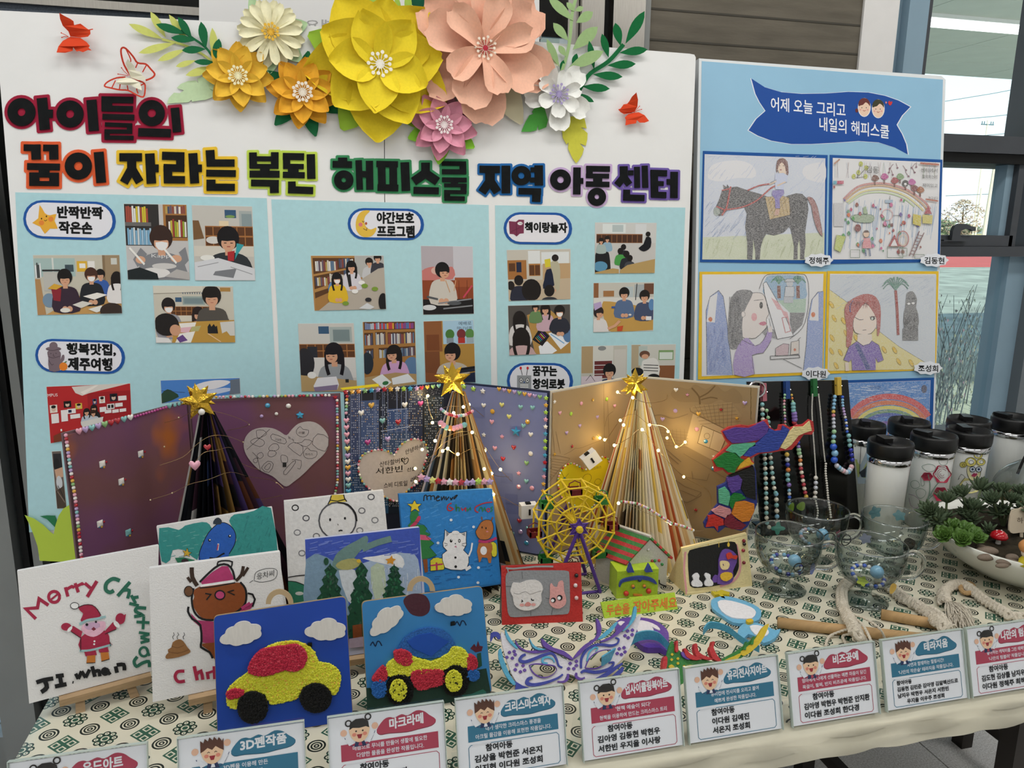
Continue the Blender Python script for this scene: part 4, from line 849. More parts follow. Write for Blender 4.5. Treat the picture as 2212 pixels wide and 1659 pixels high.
def m3(s):
    s.r('cdcac4', 0, 0, 100, 100).r('3a5a7a', 36, 4, 55, 15).r('a9b4b2', 56, 5, 96, 28).r('7a8a8c', 62, 9, 92, 26).shelf(0, 30, 100, 50, 7, 2).r('2a2c34', 14, 34, 32, 52).r('d9d6d2', 24, 50, 100, 80).e('2b2a2f', 8, 58, 18, 22).kid(62, 44, 15, '17131a', '9b9fa3', long=1, tw=2, face=-1)
    s.p('b99c6c', '0 76 100 84 100 100 0 100').p('e8e6ea', '22 92 30 80 64 78 68 90 64 98 24 100').p('8a7a98', '22 94 66 90 64 98 24 100').e('eceae6', 20, 76, 8, 5).r('222', 80, 82, 86, 87)
photo('photo of a long haired girl bending over a white box', '643.5 699 764 698 772 846 651 846', m3)
def m4(s):
    s.r('a5763f', 0, 0, 100, 100); s.r('5a3a22', 2, 0, 100, 12).books(4, 1, 60, 11, 16, 21, ('c8404a', 'b9c4d0', 'd8a03a', '7a8ab0')).books(62, 1, 98, 11, 12, 22, ('8a4a8a', 'c84a5a', '5a7ab0'))
    for k, (x0, y0, x1, y1, n) in enumerate(((3, 17, 18, 34, 6), (24, 16, 42, 34, 8), (48, 17, 98, 34, 18), (3, 40, 18, 54, 6), (30, 40, 60, 54, 12), (66, 40, 98, 54, 10))): s.r('573820', x0-1, y0-1, x1+1, y1).books(x0, y0, x1, y1, n, 30+k)
    s.e('26303a', 6, 60, 12, 16).e('5f7fa4', 92, 72, 16, 16).kid(58, 48, 13, '171213', 'd0a3cc', long=1, face=-1, tw=2).p('b79868', '0 80 60 78 100 84 100 100 0 100').p('eef0ee', '14 84 34 78 52 92 36 100').p('eef0f2', '52 86 84 82 98 96 54 96').e('3c7a4a', 40, 92, 6, 3)
photo('photo of a girl in a pink pullover reaching over worksheets', '783 695 896.5 694 900.5 830 788 846', m4)
def m5(s):
    s.r('b48a42', 0, 0, 100, 100).r('8f5a34', 0, 0, 36, 50).r('7a4526', 4, 22, 30, 48).r('a9cbe0', 38, 0, 100, 38); s.t('26324a', '예배로', 70, 8, 6, 26).t('26324a', '하나님께', 66, 15, 5, 30)
    for x, c, g in ((52, '8a97a2', '4a7a3a'), (75, 'b8342e', '7a3034'), (92, 'a3b2ba', '5a8a4a')): s.e(g, x, 22, 9, 8).r(c, x-7, 28, x+7, 37)
    s.r('7c4a2c', 0, 50, 30, 86).kid(56, 52, 15, '131013', 'c2b7a8', tw=2.2, face=-1); s.p('8a5230', '0 84 40 88 30 100 0 100').p('242a3a', '64 78 100 74 100 82 66 86').l('1d1a18', 3, '52 82 100 76').p('222c44', '60 90 100 84 100 100 60 100')
photo('photo of a boy in a beige hoodie playing guitar beside potted plants', '914.5 694 1023 690.5 1027.5 826 919 826', m5)
def r1(s):
    s.r('c8c2b6', 0, 0, 100, 100).r('a6703c', 0, 20, 30, 58).r('222a44', 14, 24, 22, 44).r('5d3b22', 2, 26, 12, 42).r('e2e4e4', 33, 2, 52, 27).r('dfe2e2', 54, 5, 98, 30).shelf(34, 28, 52, 52, 2, 1, 'b07a40').r('c0a078', 56, 28, 100, 60).p('c4b197', '0 62 100 58 100 100 0 100').p('d8c83a', '59 20 68 18 70 34 60 36')
    s.p('1c2238', '62 40 74 42 74 72 56 78 58 60', 2).p('b9b39a', '68 26 80 24 84 44 82 80 76 82 72 50', 2).e('241c1a', 76, 17, 5.5, 7).l('d6a283', 2, '76 80 76 84').kid(17, 60, 7, back=1, top='2a2c3c', arms=0).kid(37, 80, 15, back=1, top='1f1f28', arms=0).kid(66, 82, 8, back=1, top='34363c', arms=0).e('241d1c', 4, 70, 6, 9)
photo('photo of a reader showing a yellow book to seated children, under the book plate', '1094.5 540 1232.5 537.5 1232.5 646.5 1099 650.5', r1)
def r2(s):
    s.r('55504c', 0, 0, 100, 100).p('b68d4c', '30 20 62 4 86 30 100 68 100 100 42 100 36 60').p('e8e8ea', '34 20 46 18 48 24 36 28').p('ececee', '42 30 60 26 66 46 56 52').p('eef0f4', '64 58 78 54 98 78 84 92').p('eef0f4', '48 84 62 74 78 94 70 100 50 100').p('1b1c22', '38 70 52 44 66 64 54 84').l('7fb0d8', 2, '68 60 90 80').e('5a7fa8', 96, 62, 8, 16)
    s.kid(60, 8, 7, top='c9a8b4', long=1, arms=0).kid(44, 4, 5, top='6a8a5a', arms=0).kid(83, 14, 8, top='2c2e3a', mask=1, th=3.4).kid(18, 24, 9, long=1, top='d4d0ce', arms=0, back=1).kid(20, 62, 12, long=1, top='c9a8a8', back=1, arms=0)
    for i in range(6): s.l(('c84', '4a8', '48c', 'c44', 'dd6', '84a')[i], 1.2, [(43+i*2, 66-i*2), (50+i*2, 76-i*2)])
photo('photo of children drawing with a wide box of coloured pencils', '1097 660 1232 657 1233 763 1100 768', r2)
def r3(s):
    s.r('cfcfcc', 0, 0, 100, 100).r('dfe4e2', 12, 2, 50, 20).r('b8c4c4', 28, 4, 46, 18).r('d8dadb', 66, 2, 84, 24).shelf(2, 22, 78, 40, 9, 1, '8f5f3a', '4a2e20').r('c9c6c2', 0, 40, 100, 80).kid(12, 46, 6.5, back=1, top='1d1d20', th=6, arms=0).kid(20, 32, 4, top='8fb0c4', arms=0).kid(10, 36, 4, top='a8b8b4', arms=0).kid(47, 48, 4.2, back=1, top='2a2c34', arms=0).kid(42, 56, 4.5, back=1, top='4a9a4a', arms=0).kid(52, 62, 5, back=1, top='26282e', arms=0).kid(58, 70, 4.5, back=1, top='44464c', arms=0)
    s.p('15161c', '84 28 92 30 92 48 84 56 78 56 72 50 80 42', 2).e('1c1816', 87, 22, 4, 5).e('5c93b4', 9, 86, 12, 10).p('b89a62', '42 94 54 84 100 72 100 100 42 100').p('b89a62', '0 98 30 90 40 92 40 100 0 100')
photo('photo of children sitting in rows facing a speaker dressed in black', '1285.5 480.5 1418.5 481.5 1414.5 590 1284.5 591.5', r3)
def r4(s):
    s.r('c8c5bb', 0, 0, 100, 100).r('8c5e3c', 0, 0, 8, 46).r('a37449', 16, 16, 34, 28).r('b9c4c6', 52, 8, 66, 30).r('a9b0b2', 68, 4, 84, 30).r('6d4a38', 84, 2, 100, 24).r('d8d6d0', 0, 30, 100, 46).l('333', 1.4, '72 2 70 36').p('c39a52', '14 44 28 38 100 58 100 98 30 100 20 84', 2).kid(51, 22, 8, '1c1816', '5a6f92').kid(85, 28, 8, '221c1a', '46506c').e('5f8ab8', 97, 46, 5, 12)
    s.kid(8, 60, 8, '2a1f1e', 'dcd8d6', face=1, arms=0).p('b8a4cc', '0 42 12 38 14 48 2 56').l('d6a283', 5, '24 94 36 88 44 78').p('c8502e', '40 90 50 88 48 99 40 99').e('e8e4da', 61, 66, 2.5, 2).r('e8e8ea', 88, 70, 97, 78).r('3a5a9a', 30, 48, 36, 52)
photo('photo of children playing a game around a wooden table', '1282 611 1413 609.5 1411 715 1281.5 718', r4)
def r5(s): s.r('c4c0b4', 0, 0, 100, 100).r('b39a74', 0, 0, 25, 70).r('d6d4cc', 25, 0, 70, 40).shelf(26, 38, 70, 85, 1, 4, 'd4d4d2', '6a3030').r('cfcac2', 72, 10, 98, 90).e('8a8c8c', 45, 6, 9, 6).kid(62, 66, 13, '17161a', '3a4460', arms=0).r('d8c8d0', 0, 78, 46, 100).l('333', 1, '10 90 20 75 30 92')
photo('photo of a boy beside a white equipment rack, above a gold star', '1256 748 1355 745.5 1354 829 1255 832', r5)
def r6(s):
    s.r('cdcbc2', 0, 0, 100, 100).r('b5a589', 0, 0, 20, 70).r('b9c4be', 16, 4, 36, 60).r('7fa06a', 62, 16, 96, 44).r('d8e0d8', 64, 22, 94, 42).r('8b5a3a', 62, 60, 100, 100).p('e2dfda', '24 52 30 44 50 38 62 50 64 90 26 92', 2)
    for y in (58, 66, 74): s.l('222', 2, [(28, y), (62, y+2)])
    s.e('6a4a3a', 30, 28, 12, 11).e('d6a283', 31, 34, 8, 7).e('222', 14, 78, 14, 12).e('222', 52, 94, 14, 10)
photo('photo of an adult in a striped pullover bending over children', '1364 744.5 1460 743.5 1457 820 1363 820', r6)
# ================= right poster =================
th = R(6.5); PB = Pl((0, 1.668, TZ), (0, -math.cos(th), math.sin(th)))
pb = thing('poster_board', 'light blue poster board with children\'s drawings, beside the window', 'board', (1.25, 1.68, TZ))
slab('panel', PB, '1510 126 2034 164 2043 172 2016 1010 1494 1060', 0, -.02, mat('poster_edge', 'e4e8ea', .5), pb)
PBL = mat('poster_blue', '96c3df', .35, spec=.4, noise=.02, nscale=10)
slab('blue_sheet', PB, '1516 132 2037 172 2012 1005 1500 1052', .0006, .0001, PBL, pb)
MB().obox((1.2, 1.695, TZ), (.04, 0, 0), V((0, math.sin(th), math.cos(th))), (0, .02, 0)).mk('back_brace', DK, pb); MB().box((1.2, 1.695, 0), (1.24, 1.71, TZ)).mk('stand_leg', DK, pb)
t = thing('ribbon_banner', 'dark blue ribbon banner with white Korean title and two smiling faces', 'sign', PB(1790, 330))
rib = '600 458 680 510 780 540 900 550 1040 548 1180 538 1300 542 1400 562 1480 590 1550 628 1500 680 1468 735 1500 790 1525 850 1535 912 1460 872 1360 840 1240 832 1100 842 960 850 840 850 720 830 640 800 584 768 630 700 685 652 650 600 625 550'
a = Art(PB, 1400, 0, 2.724, base=.0008); a.p('e8ecf4', rib); c_ = V((1070, 690)); a.p('1d4fa0', [((V(p)-c_)*.985+c_)[:] for p in P2(rib)])
a.t('f2f4f8', '어제 오늘 그리고', 722, 652, 82, 440, 38, .012).t('f2f4f8', '내일의 해피스쿨', 1008, 768, 82, 410, 50, .012)
for x, y, h in ((1272, 632, '6b3430'), (1354, 640, '3f3f2c')):
    a.e('f2f0ee', x, y, 38, 56).e('efd0b8', x, y, 34, 52).p(h, [(x-34, y-8), (x-32, y-34), (x-14, y-53), (x+12, y-53), (x+31, y-34), (x+34, y-6), (x+24, y-20), (x+8, y-30), (x-6, y-16), (x-20, y-12)], 2)
    for d in (-14, 12): a.e('333', x+d, y+2, 3, 3, n=8); a.e('e8a8a0', x+d*1.6, y+14, 6, 5, n=10)
    a.l('b04a40', 3, [(x-8, y+16), (x, y+22), (x+8, y+16)], 2)
a.e('6b3430', 1228, 650, 9, 12).p('d03a3c', '1412 605 1420 592 1426 600 1436 596 1436 608 1424 622', 2).p('e08a8a', '1395 602 1400 596 1407 602 1400 612')
a.build('ribbon', PRINT, t)
def drawing(lab, outer, inner, fcol, tagtxt, tagc, fn, crayon=CRAYON, base='e2e1e2'):
    Q = P2(outer); t = thing('framed_drawing', lab, 'drawing', PB(*Q[3]), 'drawings on the light blue poster')
    slab('mount_card', PB, Q, .0022, .0008, mat('mount_'+fcol, fcol, .6, noise=.05, nscale=60), t)
    slab('paper', PB, inner, .0027, .0022, mat('drawing_paper', base, .8), t)
    a = Art(PB, base=.0029, step=.00002); fn(a); a.build('picture', crayon, t)
    if tagtxt:
        x, y = tagc; n = [(x+30*math.cos(k*math.pi/9)*(1+.06*math.cos(k*math.pi)), y+14*math.sin(k*math.pi/9)*(1+.1*math.cos(k*math.pi))) for k in range(18)]
        slab('name_tag', PB, n, .0075, .0068, mat('tag_white', 'e9ecf2', .6), t); b = Art(PB, base=.0077); b.t('14161a', tagtxt, x-21, y+8, 15, 43, 1, .02); b.build('name_print', PRINT, t)
INK = '2b2b2e'
def strokes(a, c, w, x0, y0, x1, y1, n, ang, ln, seed):
    q = random.Random(seed)
    for i in range(n):
        x, y = q.uniform(x0, x1), q.uniform(y0, y1); d = ln*q.uniform(.5, 1); t_ = R(ang+q.uniform(-8, 8)); ax, ay = x+d*math.cos(t_), y-d*math.sin(t_)
        a.l(c, w, [(x, y), (min(max(ax, x0), x1), min(max(ay, y0), y1))]); a.off -= a.step*.9
def g1(a):
    a.crop(1490, 300, 2.963).p('cdd3e0', '95 98 868 125 862 640 84 640').p('ccd3b8', '84 630 862 600 860 776 80 772').p('dfdfe4', '115 235 135 175 190 150 250 140 330 140 400 170 425 220 400 250 300 250 200 272 130 260', 3).p('dddde2', '722 210 740 175 800 155 866 160 864 275 790 270 740 250', 3)
    strokes(a, 'b3bfda', 2, 100, 110, 855, 600, 130, 50, 60, 1); strokes(a, 'b9c49c', 2, 90, 640, 850, 765, 90, 70, 60, 2); strokes(a, '9fb0cf', 2, 95, 400, 360, 640, 60, 50, 70, 5)
    a.p('4c4c50', '160 455 175 420 190 380 205 335 218 320 212 292 235 308 240 290 255 312 300 305 380 332 450 352 490 366 560 420 620 365 680 348 720 352 752 385 760 450 750 520 738 600 742 670 735 720 732 770 706 770 708 700 700 640 690 690 690 770 664 770 668 690 650 600 640 560 600 600 540 618 490 608 470 640 455 690 448 770 420 772 420 720 405 640 405 700 400 772 368 770 368 660 355 560 365 480 350 440 300 440 245 452 220 480 190 494 166 485', 0)
    strokes(a, '2f3034', 2.4, 500, 400, 735, 590, 70, 55, 70, 3); strokes(a, '6a6a70', 2, 370, 460, 480, 640, 40, 80, 60, 4); a.p('97a29c', '152 460 165 435 185 445 195 470 175 492 160 485', 2)
    a.p('bfa679', '482 372 600 366 636 378 642 486 512 516 496 440').l('5a4630', 2, '482 372 600 366 636 378 642 486 512 516 496 440', 0, 1)
    for i in range(6): a.l('6a5233', 2, [(500+i*26, 374), (540+i*22, 500-i*4)]); a.l('6a5233', 2, [(520+i*22, 372), (498+i*6, 400+i*22)])
    a.l('b0413e', 9, '215 455 330 438 420 400 480 350 520 315 560 295', 4).l('b0413e', 8, '370 330 440 300 510 288', 3).l('b0413e', 10, '262 305 250 370 235 440 205 490', 3).l('b0413e', 9, '170 432 215 450').l('b0413e', 8, '205 330 262 318')
    a.p('9c6b6a', '750 375 785 378 815 430 835 520 850 625 815 580 790 500 778 430', 2).l(INK, 2, '750 375 785 378 815 430 835 520 850 625 815 580 790 500 778 430', 2, 1)
    a.p('e4cdb8', '560 165 600 140 625 180 618 225 575 225', 2).p('6e3f38', '560 140 592 122 625 145 632 220 620 235 610 180 590 150 568 175 560 215 553 200', 2).e('a03a4a', 582, 198, 6, 4).e('222', 575, 172, 3).e('222', 600, 172, 3)
    a.p('c3cbe4', '548 222 600 218 628 235 622 275 605 275 602 325 548 322 545 270', 1).p('8579b8', '530 330 602 325 605 350 575 385 578 445 548 445 545 385 525 355', 1).l('e0c4a8', 8, '555 270 510 292').l('e0c4a8', 9, '612 275 560 300').l(INK, 2, '555 262 515 280').p('c9a090', '550 450 575 450 568 488 540 490', 1)
drawing('pencil drawing of a girl riding a dark horse, blue mount, upper left', '1519 326 1788 335 1784 570 1512.5 566', '1522.5 333 1783 342 1780.5 562 1517 560.5', '1f569e', '정해주', (1768.5, 562), g1)
def g2(a):
    a.crop(1490, 300, 2.963); q = random.Random(5)
    for i in range(60): x = q.uniform(1000, 1580); a.l('a9bdd6', 3, [(x, 380+q.uniform(0, 60)), (x-q.uniform(10, 40), 560+q.uniform(0, 160))]); a.off -= a.step*.9
    for i in range(26): x = q.uniform(930, 1590); a.l(q.choice(['b7c9ae', 'c3b3b3', 'b0b8c8']), 2, [(x, 150), (x+q.uniform(-20, 20), 250)])
    a.l('c48a86', 13, '985 385 1070 310 1170 285 1280 290 1400 330 1500 400 1540 450', 5).l('c7a27e', 12, '992 395 1080 325 1175 300 1280 306 1395 345 1485 412 1520 455', 5).l('d8cf90', 11, '1005 405 1090 345 1180 325 1280 330 1380 365 1460 425 1495 460', 5).l('bed0a4', 9, '1015 415 1095 360 1180 342 1275 348 1370 380 1440 435', 5)
    for x, y in ((1080, 215), (1130, 185), (1050, 240), (1125, 240), (1095, 160)): a.e('b9bd4e', x, y, 13, 16).l(INK, 2.5, [(x, y), (1070, 250)])
    for x, y in ((1280, 190), (1330, 185), (1300, 230), (1275, 215), (1385, 200), (1450, 180), (1440, 215), (1400, 240), (1420, 185)): a.l('7a4050', 3, [(x, y), (x+random.Random(x).uniform(-30, 30), y-30)]).e('77425a', x, y, 6)
    for x, y, c in ((1185, 255, '704030'), (1245, 245, 'b84a90'), (1310, 270, '9a3038'), (1345, 245, '7a9a6a'), (1420, 280, 'b85a9c'), (1438, 320, '7a3a40'), (1380, 285, '222'), (1475, 330, 'a06038')): a.e(c, x, y, 20, 22).e('e2e1e2', x, y+4, 9, 8) if c == '222' else a.p(c, [(x-22, y+5), (x-8, y-24), (x+14, y-20), (x+28, y), (x+6, y+16)], 2); a.r('6b3a30', x-5, y+16, x+5, y+40)
    a.r('c5c4c8', 922, 410, 985, 560).p('98aa8f', '1030 500 1060 486 1160 486 1180 505 1160 535 1060 530', 2).l('5d7a62', 3, '1030 500 1060 486 1160 486 1180 505 1160 535 1060 530', 2, 1).p('9ab08c', '1110 440 1128 430 1140 480 1112 480').e('d9a2a4', 1265, 485, 34, 36, ring=4).l('333', 3, '1255 520 1252 555').l('333', 3, '1280 520 1284 555').p('6a2a2e', '1236 545 1260 540 1262 560 1238 562').p('6a2a2e', '1272 545 1300 540 1302 560 1275 562').l('555', 3, '1300 490 1350 490').l('555', 3, '1280 445 1282 365').r('9db4c8', 1250, 390, 1300, 410)
    for i in range(46):
        x, y = q.uniform(930, 1560), q.uniform(380, 740); c = q.choice(['b8396a', '4a9a4a', 'a03038', '5a4a9a', 'd06a3a', '3a8a5a', 'c85a90', '8a3a2a']); r_ = q.uniform(5, 12); a.p(c, [(x-r_, y), (x, y-r_*1.5), (x+r_, y), (x+r_*.2, y+r_*1.3)], 2)
    a.e('e3c2a8', 1130, 608, 20, 23).l(INK, 2, [(1130+20*math.cos(k*.5), 608+23*math.sin(k*.5)) for k in range(13)]).p('5a3a30', '1112 600 1118 586 1142 586 1150 600').p('d78f96', '1112 635 1152 635 1165 700 1105 700').l('8a9ab0', 8, '1112 645 1085 690').l('8a9ab0', 8, '1155 645 1190 685').l('6a7a9a', 9, '1125 702 1128 750').l('6a7a9a', 9, '1150 702 1156 750')
    a.p('9f3038', '1270 690 1310 610 1345 690').p('e2e1e2', '1285 685 1310 640 1330 685').e('b05a58', 1365, 640, 36, 50, ring=6).e('d6bfa6', 1365, 648, 22, 34, ring=5).l('6d2f33', 5, '1470 590 1405 750').l('6d2f33', 5, '1500 600 1430 750')
    for i in range(7): a.l('6d2f33', 4, [(1462-i*9, 615+i*20), (1492-i*9, 620+i*20)])
    for x, y, w_, h_ in ((1028, 710, 60, 50), (1265, 690, 100, 70), (1440, 740, 60, 25), (1340, 700, 50, 50)): a.l('5f7a5c', 3, [(x, y), (x+w_, y), (x+w_, y+h_), (x, y+h_)], 0, 1)
    a.p('a83a4a', '1500 480 1525 430 1550 480').p('cbbf66', '1490 485 1555 490 1550 545 1490 540').p('c8b83a', '1430 480 1480 490 1478 560 1428 545').p('b9c46a', '940 615 1000 625 965 725 925 705').l('7a8a3a', 2, '940 615 1000 625 965 725 925 705', 0, 1); a.e('7a2a28', 1076, 570, 20, 24)
    a.t(INK, '김동', 1130, 215, 44, 82, 8).t(INK, '센터에서', 1480, 212, 26, 105, 4).t(INK, '불럭하는게', 1488, 252, 24, 96, 4).t(INK, '재미있고', 1490, 308, 24, 96, 4).t(INK, '놀고싶다', 1528, 385, 18, 62, 4).l('b0552e', 9, '1510 385 1590 398').l('b0552e', 12, '1475 155 1595 165').l('b07a5c', 9, '925 160 960 130').r('4aa0b8', 918, 268, 940, 290).r('c04a6a', 944, 268, 985, 288).r('9a3038', 918, 300, 930, 316)
drawing('busy crayon drawing with a rainbow, houses and a boy, blue mount, upper right', '1793 334.5 2036 345 2030 566 1789.5 570', '1799 341 2031 351 2025 560 1797 560.5', '1f569e', '김동현', (2018, 562), g2)
def g3(a):
    a.crop(1490, 300, 2.963).p('8d9fcf', '110 1510 104 1100 130 1010 185 970 215 1010 238 1170 275 1512').p('e0dfe2', '107 1172 128 1015 178 985 160 1175').e('d0713a', 132, 1155, 13, 15).l(INK, 3, '110 1510 104 1100 130 1010 185 970 215 1010 238 1170 275 1512')
    a.p('8d9fcf', '725 1490 745 1320 755 1150 780 1030 820 980 856 975 850 1480').p('e0dfe2', '765 1160 788 1025 824 985 824 1165').e('d0713a', 790, 1125, 13, 17).l(INK, 3, '725 1490 745 1320 755 1150 780 1030 820 980 856 975')
    a.p('dcdde2', '445 960 480 880 540 865 700 865 745 880 762 960 755 1100 720 1210 640 1280 560 1285 490 1270 440 1220 430 1100', 3).p('8fb0cc', '470 950 490 885 540 872 700 874 735 890 745 960 742 1020 600 1040 480 1000', 2).p('a9c2b0', '560 1035 745 1022 740 1110 640 1112').p('7c7c80', '640 1112 738 1112 720 1190 660 1250 640 1180').p('8d8d92', '440 1180 560 1230 560 1282 490 1268 440 1222')
    for x in (570, 692):
        a.l('7d4a40', 22, [(x, 940), (x+2, 1020)])
        for k in range(9): t_ = math.pi*(.05+.9*k/8); a.l('4c8a72', 5, [(x, 930), (x+52*math.cos(t_)*.5, 905-30*math.sin(t_)), (x+52*math.cos(t_), 925-30*math.sin(t_)*.9)], 2)
    a.e('c3c6cc', 640, 925, 22, 24).p('c3c6cc', '605 915 675 915 660 895 620 895').p('c9ccd2', '612 945 668 945 668 1010 605 1010', 1).r('b9bcc4', 602, 1008, 662, 1050).l(INK, 2, '605 915 675 915 660 895 620 895', 0, 1).l(INK, 2, '612 945 668 945 668 1010 605 1010', 0, 1)
    a.p('e6e6ea', '470 925 490 915 590 1090 665 1262 560 1282 480 1000').l(INK, 3, '470 925 490 915 590 1090 665 1262 560 1282 480 1000', 0, 1).p('dba9ae', '520 1015 560 1040 600 1100 560 1090').p('dba9ae', '585 1095 625 1110 636 1160 600 1130').l('c98a90', 6, '590 1145 625 1140 645 1230 612 1240 590 1145').l(INK, 3, '445 960 480 880 540 865 700 865 745 880 762 960 755 1100 720 1210 640 1280', 3)
    a.p('e3dad6', '345 1010 400 985 450 985 480 1010 495 1080 505 1130 495 1160 500 1190 470 1230 420 1275 380 1275 330 1260 325 1100', 2).p('77777b', '250 1120 262 1030 300 975 360 965 405 985 370 1060 345 1120 335 1200 340 1350 300 1340 265 1345 245 1280 245 1200', 2).l(INK, 3, '405 985 450 985 480 1010 500 1080 508 1120 492 1145 500 1190 470 1230 420 1275 380 1275', 2).e('111', 457, 1065, 11, 22).e('e0a4aa', 412, 1140, 18, 26).p('c76a86', '440 1182 475 1168 492 1182 470 1196', 2).l(INK, 3, '410 1035 470 1028', 0).e('e3dad6', 345, 1122, 14, 20).l(INK, 2, '335 1105 350 1108 355 1130 340 1142', 2)
    a.p('a78fc8', '285 1510 290 1370 335 1290 375 1275 420 1325 470 1290 495 1235 525 1225 520 1290 470 1370 400 1385 415 1505', 2).l(INK, 3, '335 1285 420 1325 470 1290 495 1240', 2).l(INK, 3, '520 1290 470 1370 400 1385 415 1505', 2).l('e6e6ea', 14, '498 1150 508 1215').l(INK, 2, '490 1150 492 1212').l(INK, 2, '508 1150 520 1210').p('e3dad6', '500 1215 525 1195 530 1235 505 1240', 1)
    a.l(INK, 4, '515 1390 700 1382 705 1400 518 1412', 0, 1).l(INK, 3, '600 1410 720 1470').p('c9aeb6', '550 1340 600 1310 635 1315 630 1385 550 1388').l(INK, 3, '550 1340 600 1310 635 1315 630 1385 550 1388', 0, 1).p('d9cfc8', '650 1300 700 1290 700 1375 645 1382').l(INK, 3, '650 1300 700 1290 700 1375 645 1382', 0, 1).e('c8653a', 672, 1350, 8, 9).l(INK, 3, '690 1290 710 1270')
    strokes(a, '7588c4', 2, 115, 1200, 230, 1500, 50, 85, 60, 8); strokes(a, '5f5f64', 2, 255, 1010, 330, 1330, 60, 88, 60, 9)
drawing('drawing of a grey haired girl putting on lipstick at a mirror, yellow mount', '1511.5 587 1786 586.5 1778 808.5 1508 820', '1517 593 1779 591.5 1771.5 803 1516 813', 'e9bf35', '이다원', (1762, 807), g3)
def g4(a):
    a.crop(1490, 300, 2.963).p('c9d0d8', '900 870 1578 870 1570 1460 1530 1445 1340 1330 1210 1230 1150 1160 1000 1040 895 965').p('dfd391', '895 965 1000 1040 1150 1165 1210 1230 1340 1330 1530 1445 1480 1475 890 1485').l(INK, 2, '895 965 1000 1040 1150 1165 1210 1230 1340 1330 1530 1445'); strokes(a, 'b4bfd0', 2, 910, 880, 1560, 1100, 110, 30, 70, 11)
    for x, y in ((908, 1062), (925, 1150), (912, 1275), (1000, 1245), (908, 1360), (965, 1368), (938, 1452), (1245, 1350), (1312, 1352), (1338, 1425), (1418, 1434), (985, 1165), (1066, 1275)): a.e('b3952c', x, y, 12, 26, -30).e('e0bb30', x-1, y-1, 9, 22, -30)
    a.l('9a3f3a', 17, '1318 970 1328 1100 1334 1255')
    for k in range(10): t_ = math.pi*(-.12+1.24*k/9); a.l('5f8d80', 6, [(1318, 968), (1318+45*math.cos(t_), 915-30*math.sin(t_)), (1318+85*math.cos(t_), 945-40*math.sin(t_))], 3)
    a.p('77787a', '1385 1020 1392 985 1425 975 1445 1000 1455 1030 1448 1080 1462 1120 1460 1215 1375 1222 1370 1120 1380 1080', 2).r('6f7073', 1362, 1215, 1462, 1290).l('3a3a3c', 3, '1385 1022 1450 1022').l('3a3a3c', 4, '1385 1060 1445 1055').l('3a3a3c', 5, '1375 1150 1395 1165 1385 1185').l('3a3a3c', 5, '1455 1140 1435 1155 1445 1172').e('e8e8e8', 1402, 1055, 10, 7).e('e8e8e8', 1430, 1052, 10, 7); strokes(a, '3f4042', 2, 1366, 1100, 1458, 1285, 60, 70, 40, 12)
    a.p('b05f5c', '1005 1220 990 1120 1000 1060 1040 1025 1090 1000 1140 992 1190 1010 1220 1070 1222 1160 1215 1240 1200 1260 1195 1150 1160 1090 1125 1050 1080 1100 1050 1160 1045 1240 1030 1320 1002 1330', 2).p('ead9cc', '1048 1160 1080 1100 1125 1055 1165 1095 1195 1155 1190 1210 1160 1245 1110 1252 1060 1240 1045 1200', 2).l(INK, 3, '1048 1160 1045 1200 1060 1240 1110 1252 1160 1245 1190 1210', 2).l(INK, 4, '1055 1140 1085 1158 1112 1155', 2).e('222', 1170, 1148, 16, 14).e('c8d0c8', 1168, 1150, 7, 9).l(INK, 3, '1105 1225 1130 1222').l('6a3030', 3, '1150 1140 1195 1135')
    a.p('e6d8cc', '1075 1250 1165 1250 1170 1320 1110 1330 1070 1320').p('7b62b0', '985 1415 1020 1330 1070 1295 1110 1322 1150 1310 1165 1292 1210 1320 1240 1415 1205 1430 1190 1400 1190 1480 1040 1482 1035 1410 1020 1428', 1).p('3f4a8c', '1055 1320 1080 1310 1160 1470 1130 1480').l(INK, 3, '985 1415 1020 1330 1070 1295 1110 1325 1150 1312 1165 1292 1210 1320 1240 1415', 1).l('e4d2c4', 22, '1005 1430 1008 1485').l('3f4a8c', 6, '1045 1035 1025 1070 1028 1110', 2)
    strokes(a, '8a3f40', 2, 1010, 1040, 1215, 1100, 40, 80, 50, 13)
drawing('drawing of a winking red haired girl, palm and stone statue, yellow mount', '1787.5 585.5 2027.5 586 2022 799 1782.5 807.5', '1793 591.5 2021.5 592 2016 792.5 1788 799', 'e9bf35', '조성희', (2004.5, 795), g4)
def g5(a):
    a.crop(1812, 840, 4.88).p('3f83cc', '20 -56 964 -88 944 558 0 640'); q = random.Random(3)
    for i in range(60): x, y = q.uniform(40, 880), q.uniform(-40, 110); a.l('d3dfee', 4, [(x, y), (x+70, y+q.uniform(-12, 12))]); a.off -= a.step*.9
    for c, w_, r_ in (('d64a4c', 60, 0), ('dd7038', 48, 50), ('e6da62', 38, 92), ('6f9a6c', 30, 124), ('3a55b4', 34, 152), ('4a7cc8', 40, 185), ('7a55b0', 40, 220)):
        a.l(c, w_, [(530+(450-r_*.9)*math.cos(t_), 420+r_*.35-(340-r_*.92)*math.sin(t_)) for t_ in [math.pi*k/16 for k in range(14, 1, -1)]], 2)
    for i in range(60): x, y = q.uniform(130, 940), q.uniform(80, 400); a.l('e4e4ea', 3, [(x, y), (x+40, y+q.uniform(-14, 14))]); a.off -= a.step*.9
    a.t('2a5a9a', '안지환', 330, 0, 40, 110, 6)
    a.e('1a2a5a', 900, 0, 30, 42)
drawing('crayon rainbow drawing, dark blue mount, behind the necklaces and tumblers', '1812 822 2018 815.5 2013.5 960 1806 980', '1816 828 2010 821.5 2006 955 1812 972', '1f569e', None, None, g5)
